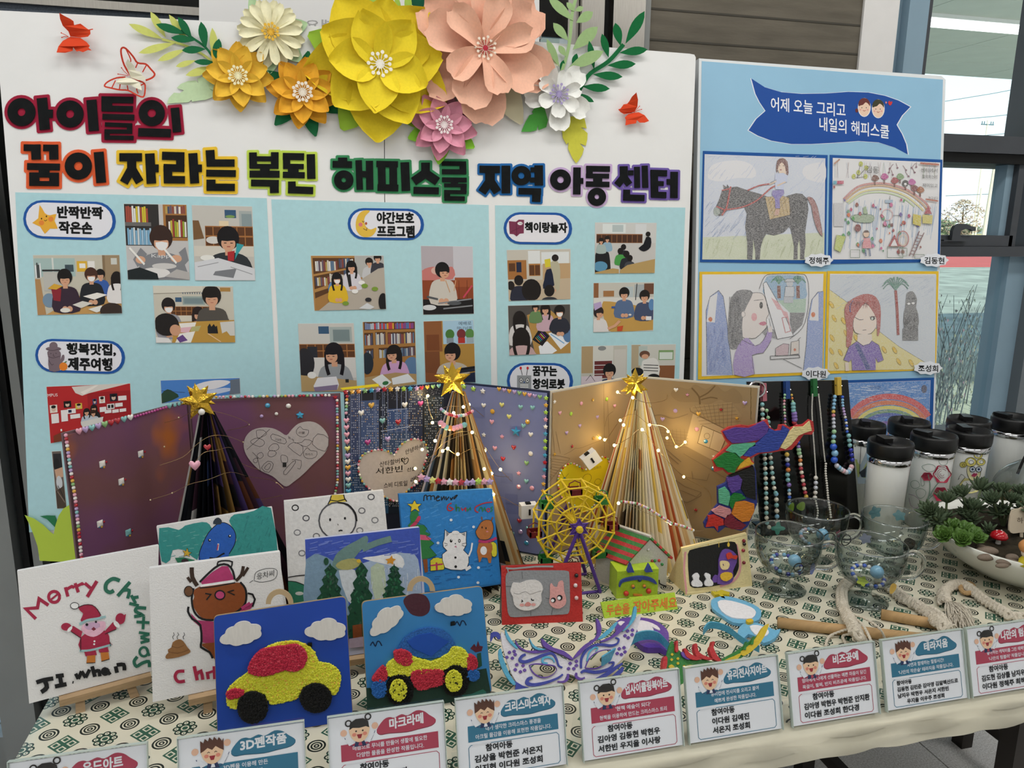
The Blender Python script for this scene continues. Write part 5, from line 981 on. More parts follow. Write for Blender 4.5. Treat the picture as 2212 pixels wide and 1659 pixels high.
# ================= open books, paper trees, gems =================
def mixmat(name, c1, c2, c3=None, scale=8, rough=.6, s2=14, lo=.5, hi=.65):
    m = mat(name, c1, rough); t = m.node_tree; b = t.nodes['Principled BSDF']; tc = t.nodes.new('ShaderNodeTexCoord'); prev = None
    for i, c in enumerate([c for c in (c2, c3) if c]):
        n = t.nodes.new('ShaderNodeTexNoise'); n.noise_dimensions = '4D'; n.inputs['W'].default_value = i*7.3; n.inputs['Scale'].default_value = (scale, s2)[i]; t.links.new(tc.outputs['Object'], n.inputs['Vector'])
        r = t.nodes.new('ShaderNodeMapRange'); r.inputs[1].default_value = (.4, lo)[i]; r.inputs[2].default_value = (.6, hi)[i]; t.links.new(n.outputs[0], r.inputs[0])
        x = t.nodes.new('ShaderNodeMix'); x.data_type = 'RGBA'; t.links.new(r.outputs[0], x.inputs[0])
        if prev: t.links.new(prev, x.inputs[6])
        else: x.inputs[6].default_value = lin(c1)+(1,)
        x.inputs[7].default_value = lin(c)+(1,); prev = x.outputs[2]
    t.links.new(prev, b.inputs['Base Color']); return m
GC = {'w': 'e6e2dc', 'p': 'e0a0b4', 'r': 'b01c2c', 't': '7fb8b8', 'g': 'd8a63c', 'n': '84b070', 'l': 'b49ac8', 'm': 'b03a86', 'y': 'd8d47a', 'b': '3f9cc4', 'e': 'a8cf4a', 'o': 'dd8a3a'}
def gemmat(c, gl=0): return mat('gem_'+c, GC[c], .12, spec=.7, coat=.6)
_gm = {}
def gemmesh(kind, c):
    k = kind+c
    if k in _gm: return _gm[k]
    b = MB(); m = gemmat(c)
    if kind == 'pearl': b.ball((0, 0, .5), 1, 8, 6)
    else:
        if kind == 'heart': pts = [(.0, .55), (.3, .9), (.7, .95), (1, .6), (.95, .15), (.5, -.45), (0, -.95), (-.5, -.45), (-.95, .15), (-1, .6), (-.7, .95), (-.3, .9)]
        elif kind == 'star': pts = [((1 if i % 2 == 0 else .42)*math.sin(math.pi*i/5), (1 if i % 2 == 0 else .42)*math.cos(math.pi*i/5)) for i in range(10)]
        elif kind == 'blossom': pts = [((1 if i % 2 == 0 else .62)*math.sin(math.pi*i/5+(i % 2)*0), (1 if i % 2 == 0 else .62)*math.cos(math.pi*i/5)) for i in range(10)]; pts = catmull(pts, 2, True)
        elif kind == 'square': pts = [(-1, -1), (1, -1), (1, 1), (-1, 1)]
        else: pts = circ(0, 0, 1, 8)
        n = len(pts); vs = [(x, y, 0) for x, y in pts]+[(x*.8, y*.8, .35) for x, y in pts]+[(x*.35, y*.35, .6) for x, y in pts]+[(0, 0, .6)]; fs = []
        for r_ in (0, n):
            for i in range(n): j = (i+1) % n; fs.append((r_+i, r_+j, r_+n+j, r_+n+i))
        for i in range(n): fs.append((2*n+i, 2*n+(i+1) % n, 3*n))
        a = sum(pts[i][0]*pts[(i+1) % n][1]-pts[(i+1) % n][0]*pts[i][1] for i in range(n))
        if a < 0: fs = [tuple(reversed(f)) for f in fs]
        b.add(vs, fs)
    me = bpy.data.meshes.new(kind); me.from_pydata(b.v, [], b.f); me.materials.append(m)
    if kind in ('pearl', 'heart'): me.polygons.foreach_set('use_smooth', [True]*len(b.f))
    _gm[k] = me; return me
def basis(n, up=V((0, 0, 1))):
    n = n.normalized(); u = (up-n*up.dot(n)).normalized(); r_ = u.cross(n); return Matrix((r_, u, n)).transposed().to_4x4()
def gem(kind, c, f, x, y, r_, parent, off=.0006, rot=0):
    M = Matrix.Translation(f(x, y, off)) @ basis(f.n) @ Matrix.Rotation(R(rot), 4, 'Z') @ Matrix.Diagonal((r_, r_, r_*.8, 1)); nm = {'pearl': 'pearl', 'heart': 'heart_gem', 'star': 'star_gem', 'blossom': 'flower_gem', 'square': 'square_gem', 'round': 'round_gem'}[kind]
    return inst(nm, gemmesh(kind, c), parent, M)
def row(kind, cs, f, pts, n, r_, parent, off=.0006):
    pts = P2(pts); D = [0]
    for a, b in zip(pts, pts[1:]): D.append(D[-1]+math.dist(a, b))
    for i in range(n):
        d = D[-1]*i/max(1, n-1); k = max(j for j in range(len(pts)-1) if D[j] <= d+1e-6); u = (d-D[k])/(D[k+1]-D[k])
        gem(kind, cs[i % len(cs)], f, pts[k][0]+(pts[k+1][0]-pts[k][0])*u, pts[k][1]+(pts[k+1][1]-pts[k][1])*u, r_, parent, off)
H = .36
def book(lab, A, B, C_, cov, inner1, inner2):
    """open book standing like a screen: two covers A-B and B-C"""
    t = thing('open_book', lab, 'book', (B[0], B[1], TZ), 'open books standing as a screen'); out = []
    for P, Q, im in ((A, B, inner1), (B, C_, inner2)):
        P, Q = V((P[0], P[1], TZ+.0025)), V((Q[0], Q[1], TZ+.0025)); f = lean(P, Q, 0); u = (Q-P).normalized()
        MB().obox(P-f.n*.004, (Q-P), (0, 0, H), -f.n*.004+V((0, 0, 0))).mk('cover', cov, t)
        MB().obox(P+u*.004+V((0, 0, .004))-f.n*.0035, (Q-P)-u*.008, (0, 0, H-.008), f.n*.0035).mk('endpaper', im, t); out.append(f)
    MB().tube([(B[0], B[1]+.006, TZ+.004), (B[0], B[1]+.006, TZ+H)], .005, 8).mk('spine', cov, t)
    return t, out[0], out[1]
PURP = mixmat('mauve_painted_paper', '724c50', '714868', 'a8602f', 7, .6, 9, .58, .72)
bk1, f1_, f2_ = book('mauve painted book with pearl borders, standing open at the left', (-.405, 1.30), (-.252, 1.497), (.027, 1.503), mat('mauve_cover', '70555a', .5), PURP, PURP)
cyc = 'prpwglptwtlwrgnwgpwprltlpwngrrwrww'
row('pearl', cyc, f1_, '141 940 150 1005 162 1080 175 1205', 36, .0032, bk1); row('heart', 'pltlnrrtw', f1_, '171 932 282 902', 9, .006, bk1)
row('pearl', 'm', f1_, '291 900 358 880', 12, .0026, bk1); gem('heart', 't', f1_, 366, 877, .006, bk1); row('round', 't', f1_, '378 875 396 870', 3, .004, bk1)
row('pearl', 'wglptrwtlrpwtnwgtlwngpptrrnptlrw', f2_, '459 857.6 711 853.7', 33, .0030, bk1); gem('star', 'r', f2_, 724, 858, .006, bk1); row('pearl', 'wrpttlgwtrnwpwplgtwpwp', f2_, '728 864.6 729 940 729 1040 724 1066', 34, .0030, bk1)
for x, y, c in ((221, 1002, 'w'), (304, 980, 'w'), (262, 1040, 'w'), (216, 1131, 'w'), (277, 1150, 't')):
    gem('square', c, f1_, x, y, .0055, bk1)
    for k, g_ in enumerate('rgb'): gem('round', g_, f1_, x+9-k*5, y+(7 if k else -4), .002, bk1)
for x, y, c, k, s_ in ((578, 876, 'b', 'round', .005), (623, 877, 'w', 'round', .005), (565, 899, 'l', 'round', .0035), (597, 894, 'w', 'round', .0035), (648, 897, 'b', 'blossom', .008)): gem(k, c, f2_, x, y, s_, bk1)
ht = '1300 705 1360 640 1430 580 1530 555 1620 570 1700 630 1755 720 1750 830 1700 920 1600 1010 1480 1130 1380 1210 1300 1262 1230 1220 1150 1150 1020 1090 930 1010 860 910 836 810 860 720 930 650 1040 622 1150 630 1230 665'
slab('paper_heart', f2_, sub(catmull(P2(ht), 3, True), 360, 800, 5.027), .0012, .0006, mat('kraft_white', 'bdb4b2', .8, noise=.05, nscale=150), bk1)
a = Art(f2_, 360, 800, 5.027, base=.0014)
for p_, cl_ in (('980 650 1050 650 1085 690 1040 720 990 735 975 690', 1), ('920 760 980 735 1050 760 1060 800 1010 830 920 790', 1), ('1120 640 870 860', 0), ('1150 690 1290 745 1280 800 1140 750', 1), ('1150 800 1200 800 1220 840 1190 870 1120 870 1110 840', 1), ('1110 880 1150 870 1190 890 1180 920 1140 940 1100 925', 1), ('1410 650 1450 610 1480 640 1540 650 1530 700 1480 725 1420 700', 1), ('1390 790 1470 780 1500 750 1580 770 1520 830 1460 810', 0), ('1315 825 1380 780 1480 830 1450 930 1315 825', 0), ('1490 880 1530 840 1560 870 1630 880 1620 940 1540 960 1490 930', 1), ('1640 690 1760 740 1720 880 1580 800', 1), ('1240 930 1270 920 1310 940 1310 1000 1250 1000', 1), ('1360 970 1460 980 1450 1070 1420 1060', 0), ('1400 1000 1300 1130 1270 1100 1370 990', 1), ('1030 1060 1100 985 1160 1020 1110 1110', 1), ('1060 1060 1110 1010 1130 1030 1100 1080', 1), ('930 890 980 940 1010 1050 1020 1100', 0), ('980 920 1030 890 1050 930 1010 960', 1), ('940 970 990 950 980 1000 950 1000', 1)): a.l('4a4648', 4, p_, 2, cl_)
a.r('333', 1260, 1000, 1300, 1050).t('4a4648', '고요한', 1175, 758, 26, 70, 12).t('4a4648', '선물', 1430, 690, 26, 70).t('4a4648', '크리스', 1500, 925, 26, 90).t('4a4648', '밝게', 1320, 735, 24, 60, 40)
a.build('doodles', PRINT, bk1)
NAVY = mat('navy_cover', '232c48', .45); BLU = mat('periwinkle_paper', '777fae', .7, noise=.04, nscale=30)
bk2, f3_, f4_ = book('navy book with a night city page and gem borders, standing open in the middle', (.036, 1.503), (.262, 1.572), (.436, 1.442), NAVY, mat('night_blue_print', '1d2130', .5), BLU)
a = Art(f3_, 730, 780, 3.951, base=.0002); q = random.Random(12)
for x0, x1, y0, c in ((70, 110, 250, '2c3450'), (110, 190, 240, '39456a'), (195, 350, 330, '42557f'), (360, 430, 330, '20283a'), (420, 600, 400, '39507f'), (600, 720, 240, '2a3452'), (735, 900, 290, '2b333e'), (380, 640, 600, '34496f'), (60, 200, 870, '2c4468'), (180, 520, 1100, '26486a'), (430, 900, 1130, '1c2430')):
    a.p(c, [(x0, y0+10), (x1, y0), (x1+5, 1300), (x0, 1300)])
    for yy in range(int(y0)+22, 1240, 20):
        for xx in range(int(x0)+8, int(x1)-6, 15):
            if q.random() < .62: a.r('c8cede' if q.random() < .8 else 'd8b070', xx, yy, xx+5, yy+9); a.off -= a.step
for i in range(220): x, y = q.uniform(350, 900), q.uniform(200, 330); a.e('c9cede', x, y, 1.8, n=5); a.off -= a.step
for i in range(14): x = q.uniform(80, 720); a.l('8f9fc8', 2.5, [(x, 240), (x+4, q.uniform(500, 1100))])
a.l('b9c4e0', 5, '370 600 600 560 640 540').l('b9c4e0', 4, '420 425 590 405').l('c9d2e8', 5, '90 900 190 870').build('city_picture', PRINT, bk2)
slab('yellow_tape', f3_, sub('20 230 345 193 350 216 40 246', 730, 780, 3.951), .004, .003, mat('yellow_tape', 'e6d228', .5), bk2)
ht2 = '478 800 500 765 540 710 600 675 660 662 720 680 755 720 765 790 735 880 715 970 680 1040 610 1090 560 1140 510 1195 450 1185 390 1155 300 1110 230 1060 185 980 172 890 200 810 270 770 350 755 420 765'
slab('paper_heart', f3_, sub(catmull(P2(ht2), 2, True), 730, 780, 3.951), .0028, .001, mat('kraft_white', 'bdb4b2'), bk2)
a = Art(f3_, 730, 780, 3.951, base=.003)
for tx, x, y, h, w_, dy in (('산타할버지', 355, 905, 45, 215, -40), ('안녕하세요', 575, 800, 42, 190, -75), ('서한빈', 322, 970, 56, 230, -25), ('선물', 588, 945, 34, 80, -12), ('스비 디토일', 392, 1085, 46, 200, -20), ('래에', 620, 1040, 40, 100, -50)): a.t('231f20', tx, x, y, h, w_, dy, .008)
a.l('231f20', 6, '565 870 540 845 550 828 568 842 590 826 602 842 590 870 570 880', 2, 1).build('lettering', PRINT, bk2)
row('pearl', 'wprtgnwr', f3_, sub(catmull(P2(ht2), 2, True), 730, 780, 3.951), 62, .0026, bk2, .003)
row('blossom', 'rgonblrgwebl', f3_, '747 847 780 845 830 841 900 839', 12, .0065, bk2, .001); row('heart', 'rgnt', f3_, '911 838 948 834', 4, .005, bk2, .001)
row('pearl', 'rgwntp', f3_, '749 856 747 892', 6, .0035, bk2, .001); row('heart', 'ppppyl', f3_, '748 909 751 985', 6, .006, bk2, .001); row('heart', 'wgpwtb', f3_, '751 998 753 1062', 6, .006, bk2, .001)
for x, y, c in ((285, 380, 'g'), (570, 375, 'w'), (705, 365, 'm'), (198, 445, 'w'), (515, 522, 'r'), (255, 695, 'm'), (425, 668, 'l'), (380, 512, 't')): gem('heart', c, f3_, x/3.951+730, y/3.951+780, .0065, bk2, .001)
row('blossom', 'eew', f4_, '1002 835 1043 845', 3, .0065, bk2); row('heart', 'glglngpln', f4_, '1078 841 1166 858', 9, .005, bk2); row('blossom', 'egepwbeebrbpgg', f4_, '1179.5 860 1177 1000 1173 1061', 14, .0055, bk2)
for x, y, c, k in ((1243, 380, 'w', 'heart'), (1398, 375, 'y', 'heart'), (1558, 395, 't', 'heart'), (1660, 400, 't', 'heart'), (1318, 430, 'g', 'round'), (1460, 475, 'y', 'heart'), (1312, 520, 'p', 'heart'), (1618, 518, 'g', 'round'), (1583, 555, 't', 'heart'), (1645, 628, 'w', 'heart'), (1400, 645, 'p', 'blossom'), (1500, 738, 'r', 'heart'), (1408, 835, 'r', 'heart'), (1645, 790, 'w', 'round'), (1610, 872, 'n', 'heart'), (1543, 958, 'p', 'blossom'), (1608, 1028, 't', 'heart'), (1543, 1073, 'p', 'round'), (1656, 1085, 'p', 'round'), (1548, 1365, 'r', 'heart'), (1622, 1430, 't', 'heart'), (1558, 1458, 'l', 'round'), (1485, 1475, 't', 'heart'), (1608, 1553, 'b', 'round'), (1338, 745, 'p', 'heart'), (1245, 630, 'w', 'blossom')): gem(k, c, f4_, x/3.951+730, y/3.951+780, .0055, bk2)
gem('star', 'b', f4_, 1115, 932, .012, bk2)
for x, y in ((1200, 440), (1520, 600), (1330, 880), (1440, 1000), (1480, 1180), (1490, 1260)): slab('tape_mark', f4_, sub([(x-55, y-50), (x+50, y-40), (x+55, y+50), (x-50, y+42)], 730, 780, 3.951), .0003, .0001, mat('tape_mark', '6e76a6', .3), bk2)
row('pearl', 'mprpm', f4_, '1096 1195 1162 1212', 12, .004, bk2)
TAN = mixmat('sepia_page', 'a68f70', '96805f', None, 3, .6)
bk3, f5_, f6_ = book('tan book printed with a sepia village scene and gems, standing open at the right', (.443, 1.442), (.672, 1.556), (.888, 1.402), mat('cream_cover', 'd4cec0', .5), TAN, TAN)
SEP = '7a664c'
a = Art(f5_, 1150, 780, 3.951, base=.0002)
for s_ in ('610 200 615 790', '640 300 660 760', '370 745 420 740 520 700 580 680', '270 800 330 770 370 740', '140 800 320 830 250 900 135 1040', '690 430 640 470 620 560', '160 400 190 790', '200 600 240 790'): a.l(SEP, 3, s_, 2)
for i in range(8): a.l('8c7758', 4, [(150, 830+i*22), (300-i*18, 850+i*22)])
a.build('sepia_picture', PRINT, bk3)
a = Art(f6_, 1150, 780, 3.951, base=.0002)
a.p('8d7757', '1180 280 1240 220 1330 240 1390 200 1480 240 1560 200 1640 260 1720 230 1790 300 1770 360 1650 350 1600 330 1500 370 1400 350 1250 345', 3).l('6f5a3c', 14, '1430 370 1420 300 1360 230', 3).l('6f5a3c', 12, '1425 310 1500 270 1560 210', 3).l('6f5a3c', 10, '1440 330 1520 310 1580 320', 3)
a.p('9b8562', '1345 400 1380 380 1700 350 1790 470 1700 600 1350 420').p('b09a78', '1370 450 1700 610 1640 900 1300 720').l(SEP, 5, '1345 400 1350 430 1700 610')
for i in range(9): a.l(SEP, 2.5, [(1385+i*40, 380-i*3), (1440+i*32, 470+i*17)], 0)
for i in range(6): a.l(SEP, 2.5, [(1370+i*12, 400+i*28), (1710+i*14, 365+i*30)], 0)
a.p('c1ad8c', '1450 550 1660 640 1600 780 1410 700').l('6f5a3c', 5, '1450 550 1660 640 1600 780 1410 700', 0, 1).l('6f5a3c', 3, '1550 590 1510 745').e('6f5a3c', 1490, 640, 24, ring=3)
for i in range(6): a.l(SEP, 2, [(1050, 580+i*26), (1330, 610+i*26)])
for i in range(8): a.l(SEP, 2, [(1060+i*34, 580), (1066+i*34, 720)])
a.l(SEP, 4, '1020 470 1100 460 1200 490 1330 450', 3).l(SEP, 4, '1200 1000 1300 1070 1440 1120 1400 1160 1260 1100').l(SEP, 4, '1440 1120 1440 1150 1320 1210 1250 1180').l(SEP, 4, '1260 960 1300 990 1490 1020 1510 960').l(SEP, 4, '1360 940 1370 1010').l(SEP, 6, '1110 760 1250 880').l(SEP, 6, '1140 750 1270 860').l(SEP, 3, '1290 790 1650 1000').build('sepia_picture', PRINT, bk3)
for x, y, c, k in ((190, 348, 'w', 'blossom'), (418, 362, 'p', 'round'), (515, 330, 'g', 'star'), (635, 325, 'e', 'round'), (235, 445, 'p', 'heart'), (330, 450, 'e', 'round'), (555, 480, 'l', 'heart'), (405, 555, 'l', 'heart'), (293, 615, 'l', 'heart'), (340, 728, 'r', 'star'), (190, 795, 'g', 'star'), (520, 658, 'g', 'star'), (702, 385, 'p', 'heart')): gem(k, c, f5_, x/3.951+1150, y/3.951+780, .0045, bk3)
for x, y, c, k in ((1225, 248, 'w', 'heart'), (1323, 288, 'p', 'star'), (1220, 425, 'l', 'round'), (1110, 498, 'l', 'heart'), (1418, 452, 'g', 'heart'), (1610, 415, 'r', 'star'), (1745, 487, 'g', 'star'), (1812, 360, 'l', 'heart'), (1403, 582, 'p', 'round'), (1480, 685, 'b', 'round'), (1545, 915, 'b', 'round'), (1550, 815, 'w', 'star'), (1395, 1270, 'r', 'star')): gem(k, c, f6_, x/3.951+1150, y/3.951+780, .005, bk3)
hy = catmull(P2('455 925 500 860 570 820 640 830 655 900 640 980 560 1180 450 1290 360 1230 260 1180 215 1040 240 940 290 885 350 875'), 3, True)
slab('yellow_heart', f5_, sub(hy, 1150, 780, 3.951), .0016, .0004, mat('yellow_card', 'dcc820', .6), bk3); row('pearl', 'wrnpwtr', f5_, sub(hy, 1150, 780, 3.951), 56, .0024, bk3, .0018)
a = Art(f5_, 1150, 780, 3.951, base=.0018); a.t('7a6a20', '메리크리스마스', 420, 950, 26, 170, -35).l('7a6a20', 3, '430 1000 450 970 490 965 505 1000 470 1050 440 1030', 2, 1).l('7a6a20', 3, '545 1010 530 1040 560 1060 590 1030 570 1005', 2, 1).e('3f8f9c', 275, 1000, 10).l('7a6a20', 3, '275 1000 310 960').l('7a6a20', 3, '275 1000 320 1010').l('7a6a20', 3, '275 1000 250 950').build('doodles', PRINT, bk3)
# ---- folded page trees
FOLD = colmat('printed_page', .55, .3)
GOLD = mat('gold_foil', 'd9b040', .22, metal=1, bump=.004, nscale=60)
def tree(lab, c, zt, rs, pal, n, a0, a1, seed, big=0):
    t = thing('folded_page_tree', lab, 'paper tree', (c[0], c[1], TZ), 'trees folded from old books'); q = random.Random(seed)
    for i in range(n):
        u = i/(n-1); A = R(a0+(a1-a0)*u); r_ = rs(u); d = V((math.cos(A), math.sin(A), 0)); s_ = V((-d.y, d.x, 0)); base = V((c[0], c[1], TZ+.0015)); top = base+V((0, 0, zt-q.uniform(0, .008))); w_ = .0045+.0025*q.random(); cols = []; b = MB(); m = 9; L = [[], [], []]
        for k in range(m+1):
            v = k/m; o = base+d*(.013*v+(r_)*(1-v))+(top-base)*v; i0 = base+(top-base)*v; wk = w_*(1-v*.75)
            L[0].append(i0+s_*wk+d*.002); L[1].append(o); L[2].append(i0-s_*wk+d*.002)
        vs = L[0]+L[1]+L[2]; col = pal[int(q.random()*len(pal))] if not big else (pal[0] if u < big else pal[1+int(q.random()*(len(pal)-1))]); c2 = q.choice(pal)
        fs = []; cc = []
        for k in range(m):
            f_ = (k, k+1, m+2+k, m+1+k); g_ = (m+1+k, m+2+k, 2*m+3+k, 2*m+2+k)
            ck = col if (q.random() < .85 or (big and u < big)) else (c2 if q.random() < .6 else q.choice(pal))
            fs += [f_, g_]; cc += [ck, ck]
        b.add(vs, fs); b.c = cc; b.mk('page', FOLD, t)
    MB().lathe((c[0], c[1], TZ+.002), [(.008, 0), (.006, zt*.96), (0, zt*.97)], 8).mk('core', mat('dark_page', '2a2420', .8), t)
    return t
def star3(t, f, x, y, r_, rot=0, off=0, fl=1):
    b = MB(); n_ = f.n; B = basis(n_) @ Matrix.Rotation(R(rot), 4, 'Z'); o = f(x, y, off); pts = []
    for i in range(10): rr = r_*(1 if i % 2 == 0 else .45); pts.append(o+B.to_3x3() @ V((-rr*math.sin(math.pi*i/5), rr*math.cos(math.pi*i/5), 0)))
    b.add([o+n_*.008]+pts+[o-n_*.004], [(0, 1+i, 1+(i+1) % 10) for i in range(10)]+[(11, 1+(i+1) % 10, 1+i) for i in range(10)]); return b.mk('gold_star', GOLD, t)
PT = Pl((0, 1.385, TZ), (0, -1, 0))
def cxy(px, Y): p = ony(px, 900, Y); return p.x
def at(x, y, Y): return ony(x, y, Y)
t1 = tree('dark picture-page tree with a gold star before the mauve book', (-.205, 1.395), .366, lambda u: .10+.07*u, ['c9c6c2', '14161c', '2b3a5c', '3a2430', '15181e', '5a3320', '1b1d24', '8a6a38', '4a3a6a', '101216'], 20, -178, -12, 4, .2)
star3(t1, PT, 430, 868, .034, 8, .016); star3(t1, PT, 428, 862, .030, 34, .0)
t2 = tree('folded page tree with a gold star and fairy lights before the navy book', (.251, 1.44), .372, lambda u: .135, ['d6c49a', '3a332c', '2a2c30', 'b9905c', '4a4038', 'e6dcc2', '1c1e22', 'a87a44', '5a6a80', 'cfc6ce'], 26, -178, -2, 9)
star3(t2, PT, 977, 822, .036, 0, .016); star3(t2, PT, 975, 817, .030, 30, .0)
t3 = tree('tall cream picture-page tree with a gold star before the tan book', (.631, 1.442), .364, lambda u: .12+.03*u, ['f0ead6', 'ece0b0', 'efe9de', 'e8cc6c', 'e8e2cc', 'd9bb8a', 'f4eedc', 'f2eee4', 'c08a5a', 'ece4c8', 'f0e6c0', 'f0ead6', '5a4a3a', 'b05a34'], 38, -178, -5, 15)
star3(t3, PT, 1371, 826, .03, 0, .012); star3(t3, PT, 1371, 834, .031, 36, .0)
gem('pearl', 'w', PT, 436, 889, .006, t1, .02); gem('heart', 'p', PT, 421, 1006, .009, t1, .10); gem('heart', 'r', PT, 448, 967, .006, t1, .06)
for pts, cs, n, k, r_, o, tt in (('953 884 965 893 985 899 1005 896 1020 888', 'ltwprrpr', 15, 'pearl', .0035, .045, t2), ('952 914 965 924 978 926 992 922 1003 918', 'pptop', 8, 'round', .0055, .075, t2), ('910 1031 925 1036 950 1040 985 1042 1010 1043 1035 1040 1058 1041', 'plyrpwprlle', 13, 'blossom', .0075, .15, t2), ('1342 1083 1375 1087 1400 1098 1430 1117 1450 1130 1475 1136 1497 1145', 'nrwpgwpw', 46, 'pearl', .0028, .15, t3)): row(k, cs, PT, pts, n, r_, tt, o)
# ---- fairy lights
LED = mat('led_glow', 'fff0b0', .3, emit='ffe08a', es=22); WIREM = mat('copper_wire', 'b79a70', .3, metal=.9); DOFF = mat('led_off', 'd8c8a0', .2)
def wires(lab, segs, leds, lit, boxp=None):
    t = thing('fairy_lights', lab, 'string lights', at(*leds[0]), 'fairy lights'); b = MB()
    for s_ in segs: b.tube(catmull([tuple(at(*p)) for p in s_], 4), .0005, 4, caps=False)
    b.mk('wire', WIREM, t); me = sphere_mesh('led_lit' if lit else 'led_off', .003 if lit else .0014, LED if lit else DOFF, 8, 6)
    for i, p in enumerate(leds):
        P_ = at(*p); inst('led', me, t, Matrix.Translation(P_))
        if lit and i % 2 == 0: light('led_light', 'POINT', P_+V((0, -.006, 0)), .06, color=(1, .72, .3), shadow_soft_size=.004)
    if boxp:
        p = at(*boxp[:3]); M = Matrix.Translation(p) @ Matrix.Rotation(R(boxp[3]), 4, 'Y'); b = MB().box((-.017, -.011, -.014), (.017, .011, .014)); b.v = [M @ v for v in b.v]; b.mk('battery_box', mat('white_plastic', 'dedede', .35), t)
        b = MB().box((-.002, -.0125, -.006), (.002, -.0111, .006)).box((-.006, -.006, .0141), (.004, .004, .017)); b.v = [M @ v for v in b.v]; b.mk('switch', BLACK, t)
    return t
wires('thin unlit wire lights wound round the dark tree at the left', [[(330, 1078, 1.33), (372, 1065, 1.33), (410, 1046, 1.3), (450, 1036, 1.28), (497, 1020, 1.3), (540, 1030, 1.4), (590, 1038, 1.47), (612, 1055, 1.47)], [(345, 1005, 1.36), (395, 987, 1.34), (425, 960, 1.33), (455, 942, 1.32), (490, 942, 1.36), (525, 955, 1.47)], [(355, 913, 1.42), (385, 905, 1.4), (405, 895, 1.38), (430, 885, 1.36), (490, 895, 1.42), (538, 917, 1.48), (490, 930, 1.48)], [(420, 1000, 1.3), (440, 978, 1.3), (470, 972, 1.32), (500, 968, 1.38), (520, 1000, 1.42), (560, 1015, 1.47)], [(560, 1080, 1.44), (610, 1070, 1.46)]], [(372, 1065, 1.33), (355, 965, 1.4), (386, 902, 1.4), (538, 917, 1.48), (525, 955, 1.47), (597, 1043, 1.47), (325, 1080, 1.33)], 0)
wires('lit fairy lights wound round the middle tree with a white battery box', [[(920, 852, 1.54), (935, 905, 1.5), (960, 880, 1.36), (1001, 878, 1.36), (1012, 874, 1.44), (1045, 900, 1.5)], [(960, 912, 1.36), (940, 952, 1.33), (985, 935, 1.32), (1020, 935, 1.35), (1047, 965, 1.46), (1065, 992, 1.46), (1081, 1014, 1.45), (1105, 1040, 1.46)], [(900, 1040, 1.32), (930, 1000, 1.3), (955, 975, 1.3), (967, 970, 1.3), (989, 982, 1.28), (1030, 970, 1.33), (1062, 1023, 1.4), (1100, 1030, 1.46)], [(1064, 1068, 1.38), (1090, 1076, 1.4), (1110, 1088, 1.4), (1126, 1096, 1.4)], [(905, 1030, 1.3), (890, 1045, 1.32), (955, 960, 1.3), (1020, 935, 1.34)]],
      [(924, 855, 1.54), (934, 913, 1.52), (1001, 879, 1.37), (1013, 874, 1.44), (940, 952, 1.34), (1020, 934, 1.36), (967, 969, 1.3), (989, 981, 1.28), (956, 974, 1.3), (1047, 974, 1.47), (1081, 1014, 1.46), (1062, 1023, 1.42), (1046, 1013, 1.36), (897, 1012, 1.5), (898, 1040, 1.45), (1066, 1068, 1.39), (980, 892, 1.35), (912, 971, 1.5)], 1, (1141, 1102, 1.40, 0))
wires('lit fairy lights wound round the tall cream tree', [[(1333, 848, 1.5), (1367, 860, 1.38), (1400, 870, 1.42), (1440, 862, 1.5), (1436, 831, 1.53)], [(1290, 940, 1.5), (1308, 950, 1.46), (1340, 908, 1.38), (1370, 895, 1.34), (1400, 915, 1.36), (1430, 920, 1.44), (1445, 932, 1.47), (1462, 965, 1.47), (1480, 955, 1.47)], [(1306, 950, 1.46), (1327, 962, 1.38), (1360, 945, 1.34), (1387, 928, 1.34), (1422, 973, 1.36), (1477, 1030, 1.45), (1530, 1060, 1.45), (1535, 1095, 1.42)], [(1211, 1027, 1.46), (1230, 1000, 1.48), (1262, 1000, 1.5)], [(1345, 1084, 1.26), (1450, 1132, 1.28), (1497, 1146, 1.3), (1520, 1146, 1.36)]],
      [(1334, 847, 1.5), (1436, 831, 1.53), (1367, 859, 1.37), (1340, 908, 1.38), (1347, 918, 1.37), (1403, 918, 1.37), (1443, 932, 1.47), (1441, 946, 1.47), (1480, 955, 1.46), (1461, 965, 1.46), (1306, 950, 1.47), (1296, 946, 1.5), (1327, 962, 1.38), (1422, 973, 1.37), (1387, 928, 1.35), (1477, 1030, 1.46), (1211, 1027, 1.47), (1336, 1087, 1.27), (1449, 1131, 1.28), (1531, 1113, 1.42)], 1, (1276, 991, 1.44, -35))
# ================= painted canvases and car boards =================
WOOD = mat('easel_wood', 'b09472', .6, noise=.12, nscale=40, stretch=(1, 1, 8)); CANV = mat('canvas_cloth', 'e2e1e0', .75, bump=.0008, nscale=500)
def easel(A, B, f, lab, k0=.22, k1=.92):
    u = (B-A).normalized(); L = (B-A).length; h = V((u.y, -u.x, 0)); t = thing('easel', lab, 'easel', V((A.x, A.y, TZ)), 'small wooden easels'); up = (f.n.cross(u)).normalized(); up = up if up.z > 0 else -up
    P = A+u*L*k0; Q = A+u*L*k1
    MB().obox(P+V((0, 0, -.011))-h*.018, Q-P, (0, 0, .010), h*.030).mk('lip', WOOD, t)
    for S_p, s in ((P+u*.02, -1), (Q-u*.02, 1)):
        low = V((S_p.x, S_p.y, TZ+.001))+h*.012-u*.004*s; top = A+u*L*(.5+.05*s)+up*.15-f.n*.026
        MB().obox(low-u*.006, u*.012, (top-low), -h*.006).mk('leg', WOOD, t)
    m = A+u*L*.5; top = m+up*.15-f.n*.03; foot = V((m.x, m.y, TZ+.001))-h*.06
    MB().obox(foot-u*.006, u*.012, top-foot, -h*.005).mk('leg', WOOD, t); return t
